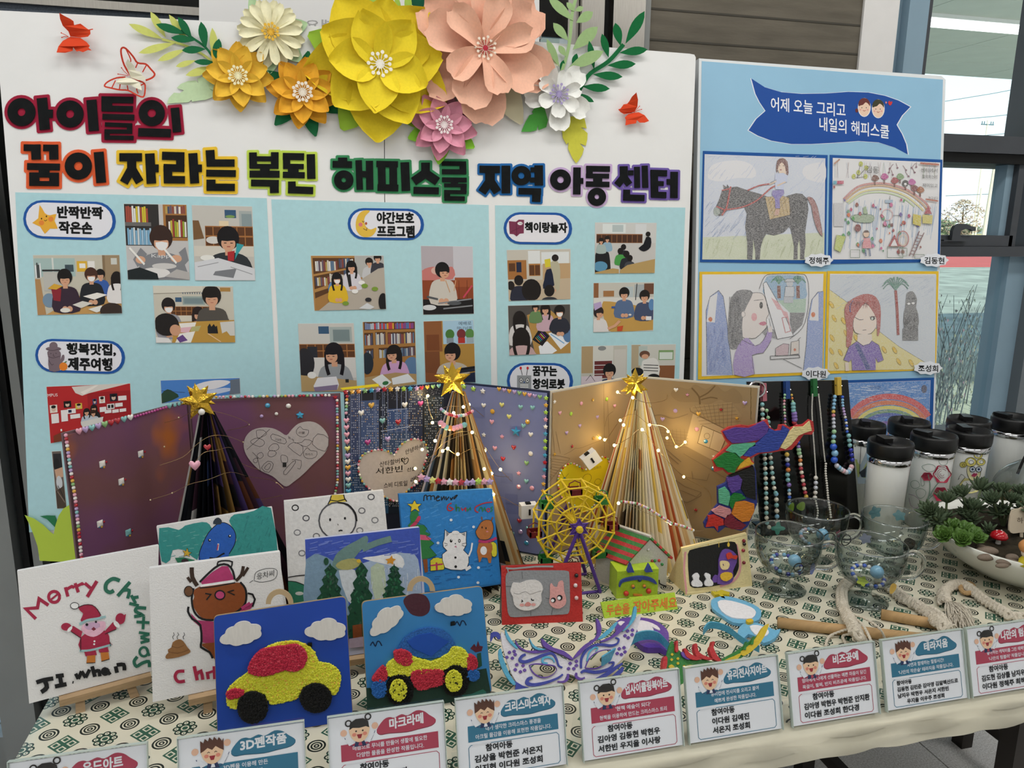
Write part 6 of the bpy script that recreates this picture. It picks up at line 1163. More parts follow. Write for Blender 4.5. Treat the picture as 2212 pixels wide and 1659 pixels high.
def canvas(lab, q, th, z, fn, m=PAINT, base=CANV, elab=None, edge=None, ek=(.22, .92), n='painted_canvas'):
    TL, TR, BR, BL = P2(q); A = onz(*BL, TZ+z); B = onz(*BR, TZ+z); f = lean(A, B, th)
    t = thing(n, lab, 'painting', V((A.x, A.y, TZ+z)), 'painted canvases')
    slab('stretched_canvas', f, [TL, TR, BR, BL], 0, -.015, base, t); a = Art(f, base=.0004, step=.00003); fn(a); a.build('painting', m, t)
    if elab: easel(A, B, f, elab, *ek)
    return f
BK = '1a1a1c'
def c1(a):
    a.crop(0, 1080, 2.866); r_, g_ = 'a82a48', '2f6f5a'
    a.l(r_, 21, '222 736 160 674 232 668 242 612 300 652')
    a.e(r_, 335, 600, 34, ring=19).l(r_, 12, '318 615 355 585').l(r_, 20, '405 540 420 598').l(r_, 19, '412 555 445 535 460 545', 2).l(r_, 20, '465 515 485 572').l(r_, 18, '475 535 508 518 515 528', 2).l(r_, 20, '525 515 560 545').l(r_, 22, '600 502 540 600')
    a.l(g_, 24, '742 500 700 488 660 515 655 555 680 572 705 560', 4).l(g_, 22, '805 508 728 595').l(g_, 20, '765 560 800 560 790 610', 3).l(g_, 19, '812 590 840 640').l(g_, 19, '825 605 858 600').l(g_, 19, '800 640 860 655', 0).l(g_, 20, '905 670 850 668 840 690 880 712 830 722', 3).l(g_, 18, '845 755 925 760').l(g_, 18, '890 720 885 800').l(g_, 17, '860 820 925 830').l(g_, 17, '925 830 870 850').l(g_, 17, '870 852 925 868').l(g_, 17, '925 868 870 885').e(g_, 890, 940, 26, 28, ring=15).l(g_, 15, '905 915 925 965').l(g_, 20, '850 970 830 1000 845 1030 880 1010 920 1000 925 1035', 3)
    a.e('eeeeee', 462, 655, 26, 20).e(BK, 462, 655, 26, 20, ring=4).p(r_, '485 665 520 650 570 650 605 680 625 715 600 730 540 745 505 752 500 740 515 705 500 690', 2).l('9cc0c4', 15, '492 770 540 745 600 735 655 722', 3)
    a.p(r_, '500 850 560 820 660 810 680 880 685 905 500 935', 2).p(r_, '500 855 440 815 425 790 455 780 510 815').p(r_, '650 830 720 800 720 765 700 755 655 805').p(r_, '520 935 590 925 600 960 530 968').p(r_, '610 925 665 905 675 940 615 945')
    a.p('e8b8cc', '505 790 520 770 560 760 640 750 655 770 650 800 620 830 580 848 540 838 510 815', 2).p('caa6c4', '525 770 600 755 620 785 560 805 530 795', 2).e(BK, 538, 772, 9, 9).e(BK, 594, 755, 7, 7).p('7a2a3a', '565 800 580 785 595 800 580 810').l('9cc0c4', 13, '492 935 560 930 640 910 690 895', 3)
    a.e('eeeeee', 585, 875, 6).e('eeeeee', 583, 893, 6).p('c87a34', '540 965 590 960 590 1005 535 1010', 1).p('c87a34', '622 945 672 942 678 985 628 1000', 1).e(r_, 410, 785, 32, 24).e(r_, 745, 735, 30, 34).p(r_, '765 715 780 705 775 740').e('eeeeee', 432, 800, 10, 22, 40).e('eeeeee', 722, 770, 14, 26, -40)
    for s_ in ('485 665 520 650 570 650 605 680 625 715', '500 855 440 815', '500 850 500 935', '680 880 685 905', '650 830 720 800', '535 1010 590 1008', '628 1000 678 985'): a.l(BK, 4, s_, 2)
    for w_, s_ in ((26, '225 1130 270 1115 330 1105'), (28, '275 1115 290 1160 255 1190'), (26, '345 1092 395 1085'), (26, '370 1088 382 1150'), (26, '340 1155 412 1140'), (16, '448 1128 456 1130'), (22, '468 1075 485 1108'), (22, '485 1108 505 1060'), (22, '505 1060 530 1100'), (22, '530 1100 555 1050'), (24, '570 1030 588 1095'), (22, '588 1062 612 1058 618 1092'), (26, '672 1062 650 1048 636 1062 650 1076 672 1066'), (20, '660 1045 682 1082'), (24, '715 1030 725 1070'), (24, '722 1022 765 1020 770 1055')): a.l(BK, w_, s_, 3 if s_.count(' ') > 4 else 0)
canvas('white canvas painted with a waving Santa Claus under red and green letters', '37 1234 343 1178 337 1447 63 1520', 14, .03, c1, elab='small wooden easel under the waving Santa canvas', ek=(.22, .95))
def c2(a):
    a.crop(320, 1040, 3.77); tl = '3a9490'
    a.p(tl, '90 380 250 395 300 360 440 330 500 350 520 420 440 500 400 640 300 560 200 560 180 640 110 650', 2).p(tl, '660 320 700 270 780 260 860 240 1000 215 1060 640 1000 680 690 680 640 600 720 480 690 380', 2); strokes(a, '6fb0ac', 5, 110, 400, 480, 640, 26, 10, 50, 2); strokes(a, '2f7f80', 5, 720, 280, 1000, 620, 30, 70, 50, 3)
    a.p('2d62bc', '430 660 415 600 440 520 490 420 560 350 620 335 680 370 712 430 705 510 660 590 620 660', 3).l(BK, 6, '430 660 415 600 440 520 490 420 560 350 620 335 680 370 712 430 705 510 660 590', 3).p('333c48', '528 345 545 305 575 295 600 320 590 350', 2)
    for x, y in ((500, 478), (664, 445)): a.e('1a1a2a', x, y, 12).e('eee', x+3, y-3, 6)
    a.l('eee', 14, '565 562 572 506').l('b83a5a', 9, '562 560 570 512').l(BK, 12, '500 622 550 625 600 595 622 585', 3).p('d8b03a', '318 540 330 575 355 580 332 592 338 612 312 600 290 612 298 585 280 565 308 568').l(BK, 3, '318 540 330 575 355 580 332 592 338 612 312 600 290 612 298 585 280 565 308 568', 0, 1).p('2f7a5a', '218 622 290 618 380 640 370 660 240 662').e('3a2a30', 300, 650, 30, 22)
canvas('canvas painted teal with a blue bean shaped face in a black bobble', '338 1138 588 1096 622 1328 368 1372', 12, .03, c2, elab='easel behind the reindeer canvas, holding the teal one')
def c3(a):
    a.crop(320, 1040, 3.77); br = '8a4a24'
    a.p('a83a68', '345 1070 400 1130 520 1140 640 1150 760 1040 850 985 860 1010 830 1040 760 1060 700 1200 690 1300 540 1330 430 1310 440 1200 370 1140', 1).p(br, '440 1320 560 1310 560 1480 500 1380 440 1340'); a.l(BK, 18, '330 1020 325 1060 360 1120 425 1170 435 1300 430 1350 500 1390 525 1440', 2)
    a.p(br, '375 940 370 890 440 850 560 840 700 825 760 830 790 880 800 940 770 1010 690 1080 560 1120 440 1110 385 1050 360 990', 3).l(BK, 17, '370 870 355 960 375 1060 440 1120 560 1125 700 1075 780 1010 800 940 790 870 750 820', 3)
    a.p('b43c70', '430 820 520 740 600 690 650 690 690 770 700 800 560 820 440 840', 1).l(BK, 17, '420 820 500 740 580 680 650 680 690 730 705 800', 2).l('f2f2f2', 20, '425 850 540 835 700 810', 2).l(BK, 9, '420 868 540 856 710 824', 2).l(BK, 12, '565 690 570 655 630 645 685 655 675 700', 2)
    a.l('3a2a20', 34, '355 700 360 780 400 850', 2).l('3a2a20', 24, '320 780 350 820', 0).l('3a2a20', 26, '775 690 760 760 715 810', 2).l('3a2a20', 22, '815 700 770 770').e('6d4a30', 330, 895, 34, 40).e(BK, 330, 895, 36, 42, ring=7)
    a.l(BK, 11, '465 912 510 920 475 965').l(BK, 11, '700 885 650 900 705 925').e('c04878', 585, 925, 38, 34).e(BK, 585, 925, 40, 36, ring=11); a.l(BK, 15, '810 910 850 920 870 960 850 1020').l('b43c70', 24, '830 990 760 1035')
    a.p('94693f', '150 1445 145 1415 165 1395 160 1370 190 1350 200 1310 250 1285 285 1300 320 1350 345 1380 330 1400 250 1430', 2).l('6b4626', 4, '190 1340 240 1355 290 1335', 2).l('6b4626', 4, '165 1385 240 1400 330 1370', 2)
    for x in (205, 240, 290): a.l(BK, 4, [(x, 1230), (x+8, 1250), (x-6, 1265), (x+2, 1285)], 2)
    a.l('a82848', 26, '295 1545 240 1550 220 1590 245 1630 300 1625', 4).l('a82848', 28, '375 1505 400 1620').l('a82848', 26, '395 1570 430 1545 445 1615', 2).l('a82848', 26, '480 1550 490 1610').l('a82848', 20, '485 1560 530 1545').l('a82848', 22, '535 1505 540 1610')
    a.l(BK, 4, '865 790 880 740 960 710 1040 715 1050 760 1020 800 930 820 870 810', 3, 1).l(BK, 4, '825 825 855 805'); a.t(BK, '응차씨', 885, 800, 52, 140, -28)
canvas('white canvas painted with a squinting brown reindeer in a pink hat', '322 1228 605 1192 622 1455 330 1517', 13, .03, c3, elab='small wooden easel under the squinting reindeer canvas', ek=(.25, .9))
def c4(a):
    a.crop(640, 1030, 4.485).p('e2e1e0', '-112 248 832 142 932 1160 -50 1285')
    for x, y, c in ((-10, 300, BK), (95, 400, '55555a'), (10, 540, '88888c'), (725, 195, '55555a'), (635, 328, '77777b'), (762, 420, '88888c'), (615, 520, '88888c'), (195, 575, '77777b'), (55, 740, '88888c')): a.e(c, x, y, 30, 26, ring=11)
    a.p('d8c04a', '345 175 455 172 470 215 490 240 400 245 305 270 330 220').l(BK, 9, '330 225 400 235 480 215', 2).l(BK, 10, '340 180 328 225 305 268').l(BK, 10, '458 172 470 215 490 238').e('55555a', 400, 425, 180, 178, ring=14).l(BK, 16, '400 248 500 270 570 350 585 430', 3)
    a.e(BK, 328, 415, 10, 15).e(BK, 472, 402, 10, 13).l(BK, 5, '400 455 408 470').l(BK, 12, '410 525 430 518 448 522', 2).p('3a0a1a', '480 565 520 550 560 560 530 600').l(BK, 9, '-80 975 0 960 90 952', 2).p('2f7a5f', '-80 1010 0 1020 90 1050 110 1200 -70 1230').l(BK, 8, '-80 1010 0 1018 90 1055', 2).e('c9ccc9', 30, 1130, 40, 18)
canvas('white canvas painted with a round snowman face and grey snow rings', '613 1083 828 1059 851 1292 626 1320', 12, .03, c4, elab='easel behind the three fir painting, holding the snowman one')
def c5(a):
    a.crop(640, 1030, 4.485).p('3f56b4', '85 608 1195 490 1222 1250 1215 1400 900 1600 120 1700').p('7f9cb4', '95 800 300 780 420 900 500 1150 480 1500 110 1500', 2).p('a3b6d0', '600 900 700 820 900 740 1050 740 1180 800 1210 1240 1100 1300 700 1300', 3).p('cfd6dc', '410 900 560 900 620 980 560 1200 500 1200', 2).p('b9c8b0', '720 880 850 860 860 1150 760 1180', 2).p('e6e8ea', '640 790 760 770 960 740 1040 800 1030 880 880 850', 2)
    strokes(a, '6f82cf', 8, 120, 620, 1180, 760, 46, 10, 120, 5); strokes(a, 'cfd8e2', 6, 620, 880, 1190, 1250, 40, 85, 80, 6); a.p('6b8a86', '350 880 380 760 470 680 580 620 680 570 690 640 600 740 520 840 440 900', 3).p('a9a66a', '380 860 440 810 560 790 640 830 560 890 440 900', 2).l('6b8a86', 60, '640 700 780 640 920 600', 3)
    for x, y0, w_, sd in ((330, 860, 150, 1), (630, 850, 150, 2), (950, 860, 110, 3)):
        q = random.Random(sd); y1 = (1400, 1560, 1240)[sd-1]; L_ = []; Rr_ = []
        for k in range(13):
            v = k/12; ww = w_*(.2+.95*v)+(18 if k % 2 else -14); L_.append((x-ww, y0+(y1-y0)*v)); Rr_.append((x+ww+q.uniform(-8, 8), y0+(y1-y0)*v))
        a.p('1c4a34', [(x, y0-25)]+Rr_+L_[::-1])
        for i in range(60): v = q.random(); xx = x+q.uniform(-1, 1)*w_*(.2+.9*v); yy = y0+(y1-y0)*v; a.l(q.choice(['2c6a48', '12352a', '3a5548', '17402e']), 16, [(xx, yy), (xx+q.uniform(-24, 24), yy+26)]); a.off -= a.step*.9
    a.p('cf8f2e', '905 790 925 760 935 790 965 800 940 820 940 850 910 835 880 845 885 815 862 800', 1).e('d8b83a', 605, 815, 20, 18).e('1c4a34', 290, 820, 24, 36).p('8a4a26', '545 1440 635 1425 640 1560 550 1565').p('b9a8bc', '510 1570 700 1540 700 1640 510 1660')
canvas('canvas painted with three dark green firs under a blue sky', '659 1167 906 1140 926 1391 673 1428', 12, .03, c5, elab='easel under the three fir canvas between the car boards', base=mat('canvas_blue_edge', 'b9bfd8', .7), ek=(.1, .9))
def c6(a):
    a.crop(640, 1030, 4.485).p('2f80c8', '995 175 1900 125 1972 1035 1080 1130'); strokes(a, '4a94d8', 9, 1020, 200, 1880, 900, 60, 20, 90, 7); strokes(a, '2468ac', 9, 1200, 700, 1900, 1050, 30, 10, 90, 8)
    for i, s_ in enumerate(('1235 235 1240 185 1262 180 1268 225', '1268 190 1300 182 1305 225', '1305 190 1335 185 1342 225', '1352 210 1385 195 1372 185 1355 205 1365 232 1395 222', '1405 190 1410 225 1430 190 1438 222', '1450 190 1455 222 1480 192', '1490 200 1500 220 1520 195 1500 225', '1525 215 1540 185 1560 180 1530 215')): a.l(BK, 10, s_, 3)
    a.l('b8323f', 12, '1505 255 1470 275 1465 315 1490 328 1520 310 1480 290', 3).l('2f7f4a', 11, '1548 265 1550 330 1555 300 1580 300 1578 335', 3).l('b8323f', 10, '1600 300 1610 325 1640 300 1640 335', 2).l('2f7f4a', 10, '1655 300 1660 330 1685 300 1690 325', 2).l('b8323f', 11, '1900 245 1820 255 1740 290 1735 330 1765 345', 3).l('2f7f4a', 10, '1770 335 1780 300 1800 300 1805 335 1825 300 1835 335', 2).l('b8323f', 9, '1865 305 1845 320 1860 340 1875 320', 3, 1).l('2f7f4a', 9, '1905 290 1885 300 1900 320 1880 340', 3)
    a.p('2f7a42', '1115 330 1180 330 1195 420 1170 460 1240 470 1270 500 1250 530 1300 555 1260 580 1335 645 1290 680 1360 760 1290 790 1200 800 1190 600 1100 500 1080 470 1110 440 1100 390', 1).p('c03a60', '1100 480 1150 430 1180 380 1205 380 1205 410 1160 470 1110 490').p('d0577a', '1200 560 1250 565 1310 600 1290 615 1200 610').l('1c4a2c', 4, '1110 440 1160 435 1240 470 1300 555').l('1c4a2c', 4, '1300 560 1260 580 1335 645 1290 680 1360 760 1290 790').p('e6cf3a', '1147 225 1165 262 1215 262 1180 292 1195 340 1150 312 1108 340 1115 292 1075 262 1125 262').l(BK, 4, '1147 225 1165 262 1215 262 1180 292 1195 340 1150 312 1108 340 1115 292 1075 262 1125 262', 0, 1).p('8a4f2a', '1225 800 1270 795 1275 920 1245 930')
    a.p('d9cf3a', '1298 812 1330 785 1430 790 1435 890 1425 900 1300 912').l(BK, 4, '1298 812 1330 785 1430 790 1435 890 1425 900 1300 912', 0, 1).l('c03a60', 18, '1358 830 1362 905').l('c03a60', 14, '1300 860 1420 845').e('d9cf3a', 1365, 795, 26, 12)
    wh = 'ececee'; a.p(wh, '1440 510 1480 545 1540 530 1600 545 1648 530 1645 610 1648 660 1620 710 1670 760 1672 830 1650 890 1600 905 1500 900 1440 880 1415 810 1415 750 1460 715 1425 680 1420 640 1435 600', 1).l(BK, 5, '1440 510 1480 545 1540 530 1600 545 1648 530 1645 610 1648 660 1620 710 1670 760 1672 830 1650 890 1600 905 1500 900 1440 880 1415 810 1415 750 1460 715 1425 680 1420 640 1435 600', 1, 1).p('8a8a8e', '1450 520 1480 555 1455 580').p('8a8a8e', '1635 540 1600 555 1635 575').l(wh, 16, '1670 770 1695 710 1705 640').l(wh, 30, '1640 900 1690 870').e(BK, 1500, 620, 13, 17).e(BK, 1580, 620, 12, 18).e('fff', 1503, 612, 5).e('fff', 1580, 620, 5, 9).e(BK, 1541, 648, 6).p('c87a98', '1530 680 1545 665 1558 685').e(BK, 1542, 782, 11).e(BK, 1545, 870, 13).e(wh, 1543, 540, 36, 18)
    for s_ in ('1432 640 1465 650', '1440 670 1465 662', '1605 650 1645 640', '1605 662 1640 675'): a.l(BK, 4, s_)
    bn = 'b5703c'; a.p(bn, '1755 500 1790 440 1840 415 1890 425 1910 480 1905 540 1880 590 1840 610 1780 605 1750 570 1738 530', 2).p(bn, '1768 640 1750 720 1760 770 1770 830 1785 820 1800 780 1850 785 1865 835 1885 835 1895 770 1900 640', 1).l('8a4f2a', 12, '1800 420 1795 385').l('8a4f2a', 12, '1890 425 1905 390').e(wh, 1815, 715, 32, 42).l('b8386a', 26, '1765 620 1830 630 1900 612 1940 590', 3).p('d9cf3a', '1885 635 1935 645 1945 700 1940 765 1895 768', 2).l(BK, 4, '1885 635 1935 645 1945 700 1940 765 1895 768', 2, 1).e(BK, 1800, 490, 6, 11).e(BK, 1838, 498, 6, 11).l(BK, 4, '1755 500 1790 440 1840 415 1890 425 1910 480 1905 540 1880 590 1840 610 1780 605 1750 570 1738 530', 2, 1).l(bn, 24, '1850 690 1880 650 1890 700 1870 740', 2).e('d98a8a', 1850, 530, 12, 7)
    for x, y in ((1500, 418), (1718, 485), (1373, 640), (1765, 880), (1572, 972), (1760, 1025)): a.e('dfe6ee', x, y, 14, 13)
canvas('canvas painted blue with a white snow cat, a reindeer and a fir', '862 1068 1063 1056 1083 1262 880 1291', 12, .03, c6, elab='easel hidden behind the blue snow cat canvas', ek=(.1, .5), base=mat('canvas_edge_blue', '3478b8', .6))
# ---- foam clay car boards
def inside(x, y, P):
    c = False; j = len(P)-1
    for i in range(len(P)):
        if (P[i][1] > y) != (P[j][1] > y) and x < (P[j][0]-P[i][0])*(y-P[i][1])/(P[j][1]-P[i][1])+P[i][0]: c = not c
        j = i
    return c
def clay(t, name, f, pts, c, seed, h=.006, step=8.2, r_=.0017, lab=None, m2=None, spk=None):
    P = sub(pts, 440, 1230, 3.456) if isinstance(pts, str) else pts
    if isinstance(pts, str): P = catmull(P, 2, True)
    slab(name+'_base', f, P, h*.5, .0004, mat('clay_'+c, c, .7, bump=.001, nscale=400), t)
    q = random.Random(seed); b = MB(); s = step/3.456; x0 = min(p[0] for p in P); x1 = max(p[0] for p in P); y0 = min(p[1] for p in P); y1 = max(p[1] for p in P); y = y0; cols = [c]+(spk or [])
    while y < y1:
        x = x0
        while x < x1:
            xx, yy = x+q.uniform(-.9, .9), y+q.uniform(-.9, .9)
            if inside(xx, yy, P): b.ball(f(xx, yy, h*.5+q.uniform(-.0004, .0012)), r_, 5, 4, q.choice(cols) if q.random() < .25 else c)
            x += s
        y += s*.9
    o = b.mk(name, colmat('foam_clay', .6, .3), t, label=lab); o['kind'] = 'stuff'; return o
def scallop(cx, cy, w_, h_, rot=0):
    o = []
    for (bx, by, br) in ((-.38, .12, .26), (-.2, -.16, .24), (.08, -.3, .26), (.34, -.06, .26), (.36, .2, .22), (.12, .3, .24), (-.14, .32, .22)): o.append((bx, by, br))
    pts = []
    for k in range(48):
        t_ = 2*math.pi*k/48; best = 0
        for bx, by, br in o:
            dx, dy = math.cos(t_), math.sin(t_); bb = bx*dx+by*dy; cc = bx*bx+by*by-br*br; ds = bb*bb-cc
            if ds > 0: best = max(best, bb+math.sqrt(ds))
        X, Y_ = best*math.cos(t_)*w_, best*math.sin(t_)*h_*1.15; a_ = R(rot); pts.append((cx+X*math.cos(a_)-Y_*math.sin(a_), cy+X*math.sin(a_)+Y_*math.cos(a_)))
    return pts
def rquad(q, r_):
    q = P2(q); o = []
    for i, p in enumerate(q):
        p = V(p); a_ = (V(q[i-1])-p).normalized(); b_ = (V(q[(i+1) % 4])-p).normalized()
        for k in range(5): t_ = k/4; o.append(tuple((p+a_*r_*(1-t_)**2+b_*r_*t_**2)))
    return o
def carboard(lab, q, th, col, hook, clouds, sky=None):
    TL, TR, BR, BL = P2(q); A = onz(*BL, TZ+.001); B = onz(*BR, TZ+.001); f = lean(A, B, th); t = thing('car_picture_board', lab, 'picture', A, 'foam clay car pictures')
    slab('board', f, rquad(q, 11), 0, -.004, mat('mdf_edge', 'a08a68', .7), t); slab('painted_face', f, rquad([tuple(V(p)+(V(((TL[0]+BR[0])/2, (TL[1]+BR[1])/2))-V(p))*.006) for p in P2(q)], 11), .0005, 0, mat('paint_'+col, col, .4, noise=.04, nscale=20), t)
    x, y = hook; ring = [(x+30*math.cos(a_), y+32*math.sin(a_)) for a_ in [math.pi+math.pi*k/14 for k in range(15)]]+[(x+19*math.cos(a_), y+21*math.sin(a_)) for a_ in [2*math.pi-math.pi*k/14 for k in range(15)]]
    slab('hanging_ring', f, ring, -.0005, -.0035, mat('mdf_board', 'b29b78', .7), t)
    u = (B-A).normalized(); m = A+u*(B-A).length*.7; bk = -V((f.n.x, f.n.y, 0)).normalized(); MB().obox(m-u*.003+bk*.08, u*.006, (f(1, 1)-f(1, 1))-bk*.065+V((0, 0, .12)), bk*.003).mk('stand_strut', BLACK, t)
    for (cx, cy, w_, h_, rr) in clouds: slab('wooden_cloud', f, sub(scallop(cx, cy, w_, h_, rr), 440, 1230, 3.456), .0045, .0012, mat('cloud_wood', 'd6d2cc', .6, noise=.05, nscale=60, stretch=(6, 1, 1)), t)
    return t, f
t, f = carboard('dark blue board with a yellow foam clay car with a red window', '461 1331 747 1288 763 1556 470 1603', 10, '2347a4', (604, 1305), ((278, 480, 260, 135, -12), (912, 450, 250, 130, 0)))
Y_ = 'd9d840'
clay(t, 'yellow_clay_body', f, '170 920 240 830 330 770 400 640 500 565 600 540 680 535 760 560 830 620 860 690 940 705 1010 760 1020 830 1000 910 960 935 900 860 820 850 740 880 700 960 620 985 500 1005 460 930 380 915 300 935 240 1040 180 1010', Y_, 1, spk=['e2b84a', 'c8c030', 'e6e45a'])
clay(t, 'red_clay_window', f, '335 770 350 690 420 610 520 580 610 570 690 560 750 600 770 660 740 730 680 760 600 750 520 780 430 795', 'b92c44', 2, .016, 7.4, spk=['c84a5a', 'a0203a'])
clay(t, 'red_clay_lamp', f, '175 915 230 890 295 905 290 940 210 968 175 950', 'b92c44', 3, .013)
for k, (x, y, rx, ry) in enumerate(((365, 1030, 112, 118), (836, 960, 116, 108))): clay(t, 'black_clay_wheel', f, sub(circ(x, y, rx, 24, ry), 440, 1230, 3.456), '141414', 4+k, .014, 7)
t, f = carboard('lighter blue board with a red, yellow and blue foam clay car', '781 1300 1042 1266 1063 1499 795 1552', 10, '3a7fb8', (910, 1277), ((1360, 380, 245, 120, -38), (1870, 270, 225, 125, 0)))
a = Art(f, 440, 1230, 3.456, base=.0007); a.p('1c3a30', '1213 885 1340 880 1990 760 2110 738 2145 925 2140 1020 1222 1100').p('4a2430', '1490 235 1530 190 1600 180 1660 200 1690 260 1680 320 1630 350 1560 340 1520 300', 3)
for x, y in ((1290, 555), (1920, 402)): a.l('142a4a', 9, [(x-46, y+15), (x-28, y-12), (x-8, y+18), (x+6, y-16), (x+24, y-14), (x+40, y+16)], 3)
a.p('5a2230', '1990 590 2020 555 2035 580 2048 532 2060 570 2085 575 2075 610 2030 620').p('22503c', '2040 630 2070 620 2078 720 2045 740').p('2a6a5a', '1930 940 2000 930 2085 895 2110 935 2040 960 1960 965', 2)
a.build('painted_ground', PAINT, t)
slab('blue_dome', f, sub(catmull(P2('1450 590 1500 510 1600 450 1700 432 1800 460 1860 520 1890 600 1830 640 1700 665 1580 650 1450 600'), 2, True), 440, 1230, 3.456), .004, .0008, mat('dome_blue', '2f62a8', .35, noise=.35, nscale=500, bump=.0005), t)
slab('dome_face', f, sub('1520 540 1600 490 1700 475 1830 540 1700 650 1560 590', 440, 1230, 3.456), .0055, .0042, mat('dome_face', '244fa8', .4), t)
clay(t, 'yellow_clay_body', f, '1370 770 1365 720 1420 670 1560 650 1700 690 1830 620 1850 585 1900 580 1960 610 1985 700 1950 735 1860 720 1790 750 1650 780 1560 790 1400 800', Y_, 11, .010, spk=['e2e060', 'c8c030'])
for k, s_ in enumerate(('1420 620 1470 595 1540 620 1560 680 1520 720 1440 690', '1262 810 1340 720 1372 780 1350 835 1270 838', '1550 770 1640 750 1780 752 1795 850 1700 880 1610 902 1560 850', '1975 640 2030 655 2042 735 1970 748')): clay(t, 'red_clay_patch', f, s_, 'c03446', 12+k, .012, spk=['b02c3e'])
for k, (x, y, rx, ry) in enumerate(((1310, 892, 56, 68), (2012, 790, 47, 42))): clay(t, 'blue_clay_bumper', f, sub(circ(x, y, rx, 18, ry), 440, 1230, 3.456), '2c66ae', 17+k, .012)
for k, (x, y) in enumerate(((1465, 902), (1880, 832))): clay(t, 'black_clay_wheel', f, sub(circ(x, y, 102, 24, 118), 440, 1230, 3.456), '101010', 20+k, .012); clay(t, 'yellow_clay_hub', f, sub(circ(x-12, y, 62, 18, 80), 440, 1230, 3.456), Y_, 24+k, .020, spk=['2a2a10', 'c8c030'])
# ================= 3D pen crafts =================
def pen(c, nm='pen_plastic'): return mat(nm+'_'+c, c, .42, spec=.45, bump=.0012, nscale=260, noise=.06)
PENC = colmat('pen_drawing', .4, .45, bump=.0006, gscale=300)
SX, SY, SS = 1040, 1020, 3.607
def wedge(lab, name, q, th, c, depth, side, fn, cat='craft'):
    """a small A-frame: drawn front, back sheet and two cheeks"""
    q = [(x/SS+SX, y/SS+SY) for x, y in P2(q)]; TL, TR, BR, BL = q; A = onz(*BL, TZ+.001); B = onz(*BR, TZ+.001); f = lean(A, B, th)
    t = thing(name, lab, cat, A, '3D pen crafts'); slab('front', f, q, 0, -.005, pen(c), t)
    P = [f(*p, -.005) for p in q]; bk = -V((f.n.x, f.n.y, 0)).normalized()*depth; a0, b0 = P[3], P[2]
    a1, b1 = V((a0.x, a0.y, TZ+.001))+bk, V((b0.x, b0.y, TZ+.001))+bk
    MB().add([P[0], P[1], b1, a1, P[0]+bk*.08, P[1]+bk*.08, b1-bk*.08, a1-bk*.08], [(0, 1, 2, 3), (7, 6, 5, 4), (0, 4, 5, 1), (3, 2, 6, 7)]).mk('back', pen(side), t)
    for s, (p0, p1, p2) in enumerate(((P[0], a0, a1), (P[1], b0, b1))): d = (P[1]-P[0]).normalized()*(.003 if s == 0 else -.003); MB().add([p0, p1, p2, p0+d, p1+d, p2+d], [(0, 1, 2), (5, 4, 3), (0, 3, 4, 1), (1, 4, 5, 2), (2, 5, 3, 0)]).mk('side', pen(side), t)
    a = Art(f, SX, SY, SS, base=.0004, step=.00006); fn(a, f, t); a.build('relief', PENC, t); return t, f
def relief(t, f, nm, pts, c, h, sm=2): return slab(nm, f, sub(catmull(P2(pts), sm, True) if sm else pts, SX, SY, SS), h, .0003, pen(c), t)
def tv1(a, f, t):
    relief(t, f, 'screen', '215 775 300 765 450 765 600 765 670 770 685 800 690 950 690 1040 680 1095 640 1108 450 1118 260 1130 215 1115 200 1050 190 900 190 810', '8d8f92', .0012)
    relief(t, f, 'sheep_head', '235 890 250 860 300 865 350 845 420 840 465 865 480 910 465 950 470 1000 440 1050 370 1078 300 1070 255 1030 245 970 225 930', 'dcd8d6', .0035); relief(t, f, 'rabbit_head', '535 880 550 868 565 890 590 895 600 860 625 845 640 860 645 930 660 980 655 1030 610 1062 560 1055 530 1020 535 960', 'dca09c', .0032)
    a.off = .0037; a.l('9a9694', 4, '250 940 290 950 340 930 380 950 430 935 465 925', 3).l(BK, 7, '312 995 322 1005 310 1012', 2).l(BK, 8, '388 985 395 998 410 996', 2).e('dba09c', 315, 1035, 18, 12).e('dba09c', 405, 1032, 18, 12).p('cf8a84', '335 1040 350 1015 370 1012 388 1030 370 1045', 2)
    for x, y, r_ in ((560, 997, 20), (610, 978, 22)): a.e(BK, x, y, r_).e('eee', x-5, y+3, r_*.62)
    a.off = .0015; a.l('5a5c60', 4, '315 775 320 830').l('5a5c60', 4, '385 1080 385 1118').l('5a5c60', 4, '190 890 235 890').l('5a5c60', 4, '500 980 540 985').l('5a5c60', 4, '555 1060 545 1110').l('9a9c9e', 14, '190 745 250 752 420 735 560 735', 2).l('9a9c9e', 8, '200 740 210 780')
    for k, (x, y, c) in enumerate(((740, 805, '1a1a1a'), (733, 882, 'd8c8c8'), (740, 980, 'd8b8b8'))): inst('knob', sphere_mesh('knob'+c, .0038, mat('knob_'+c, c, .15, coat=.5)), t, Matrix.Translation(f(x/SS+SX, y/SS+SY, .003)))
wedge('red handmade television with a white sheep and pink rabbit on its grey screen', 'toy_television', '155 732 775 706 790 1165 160 1192', 15, 'b8302c', .05, '2a2624', tv1)
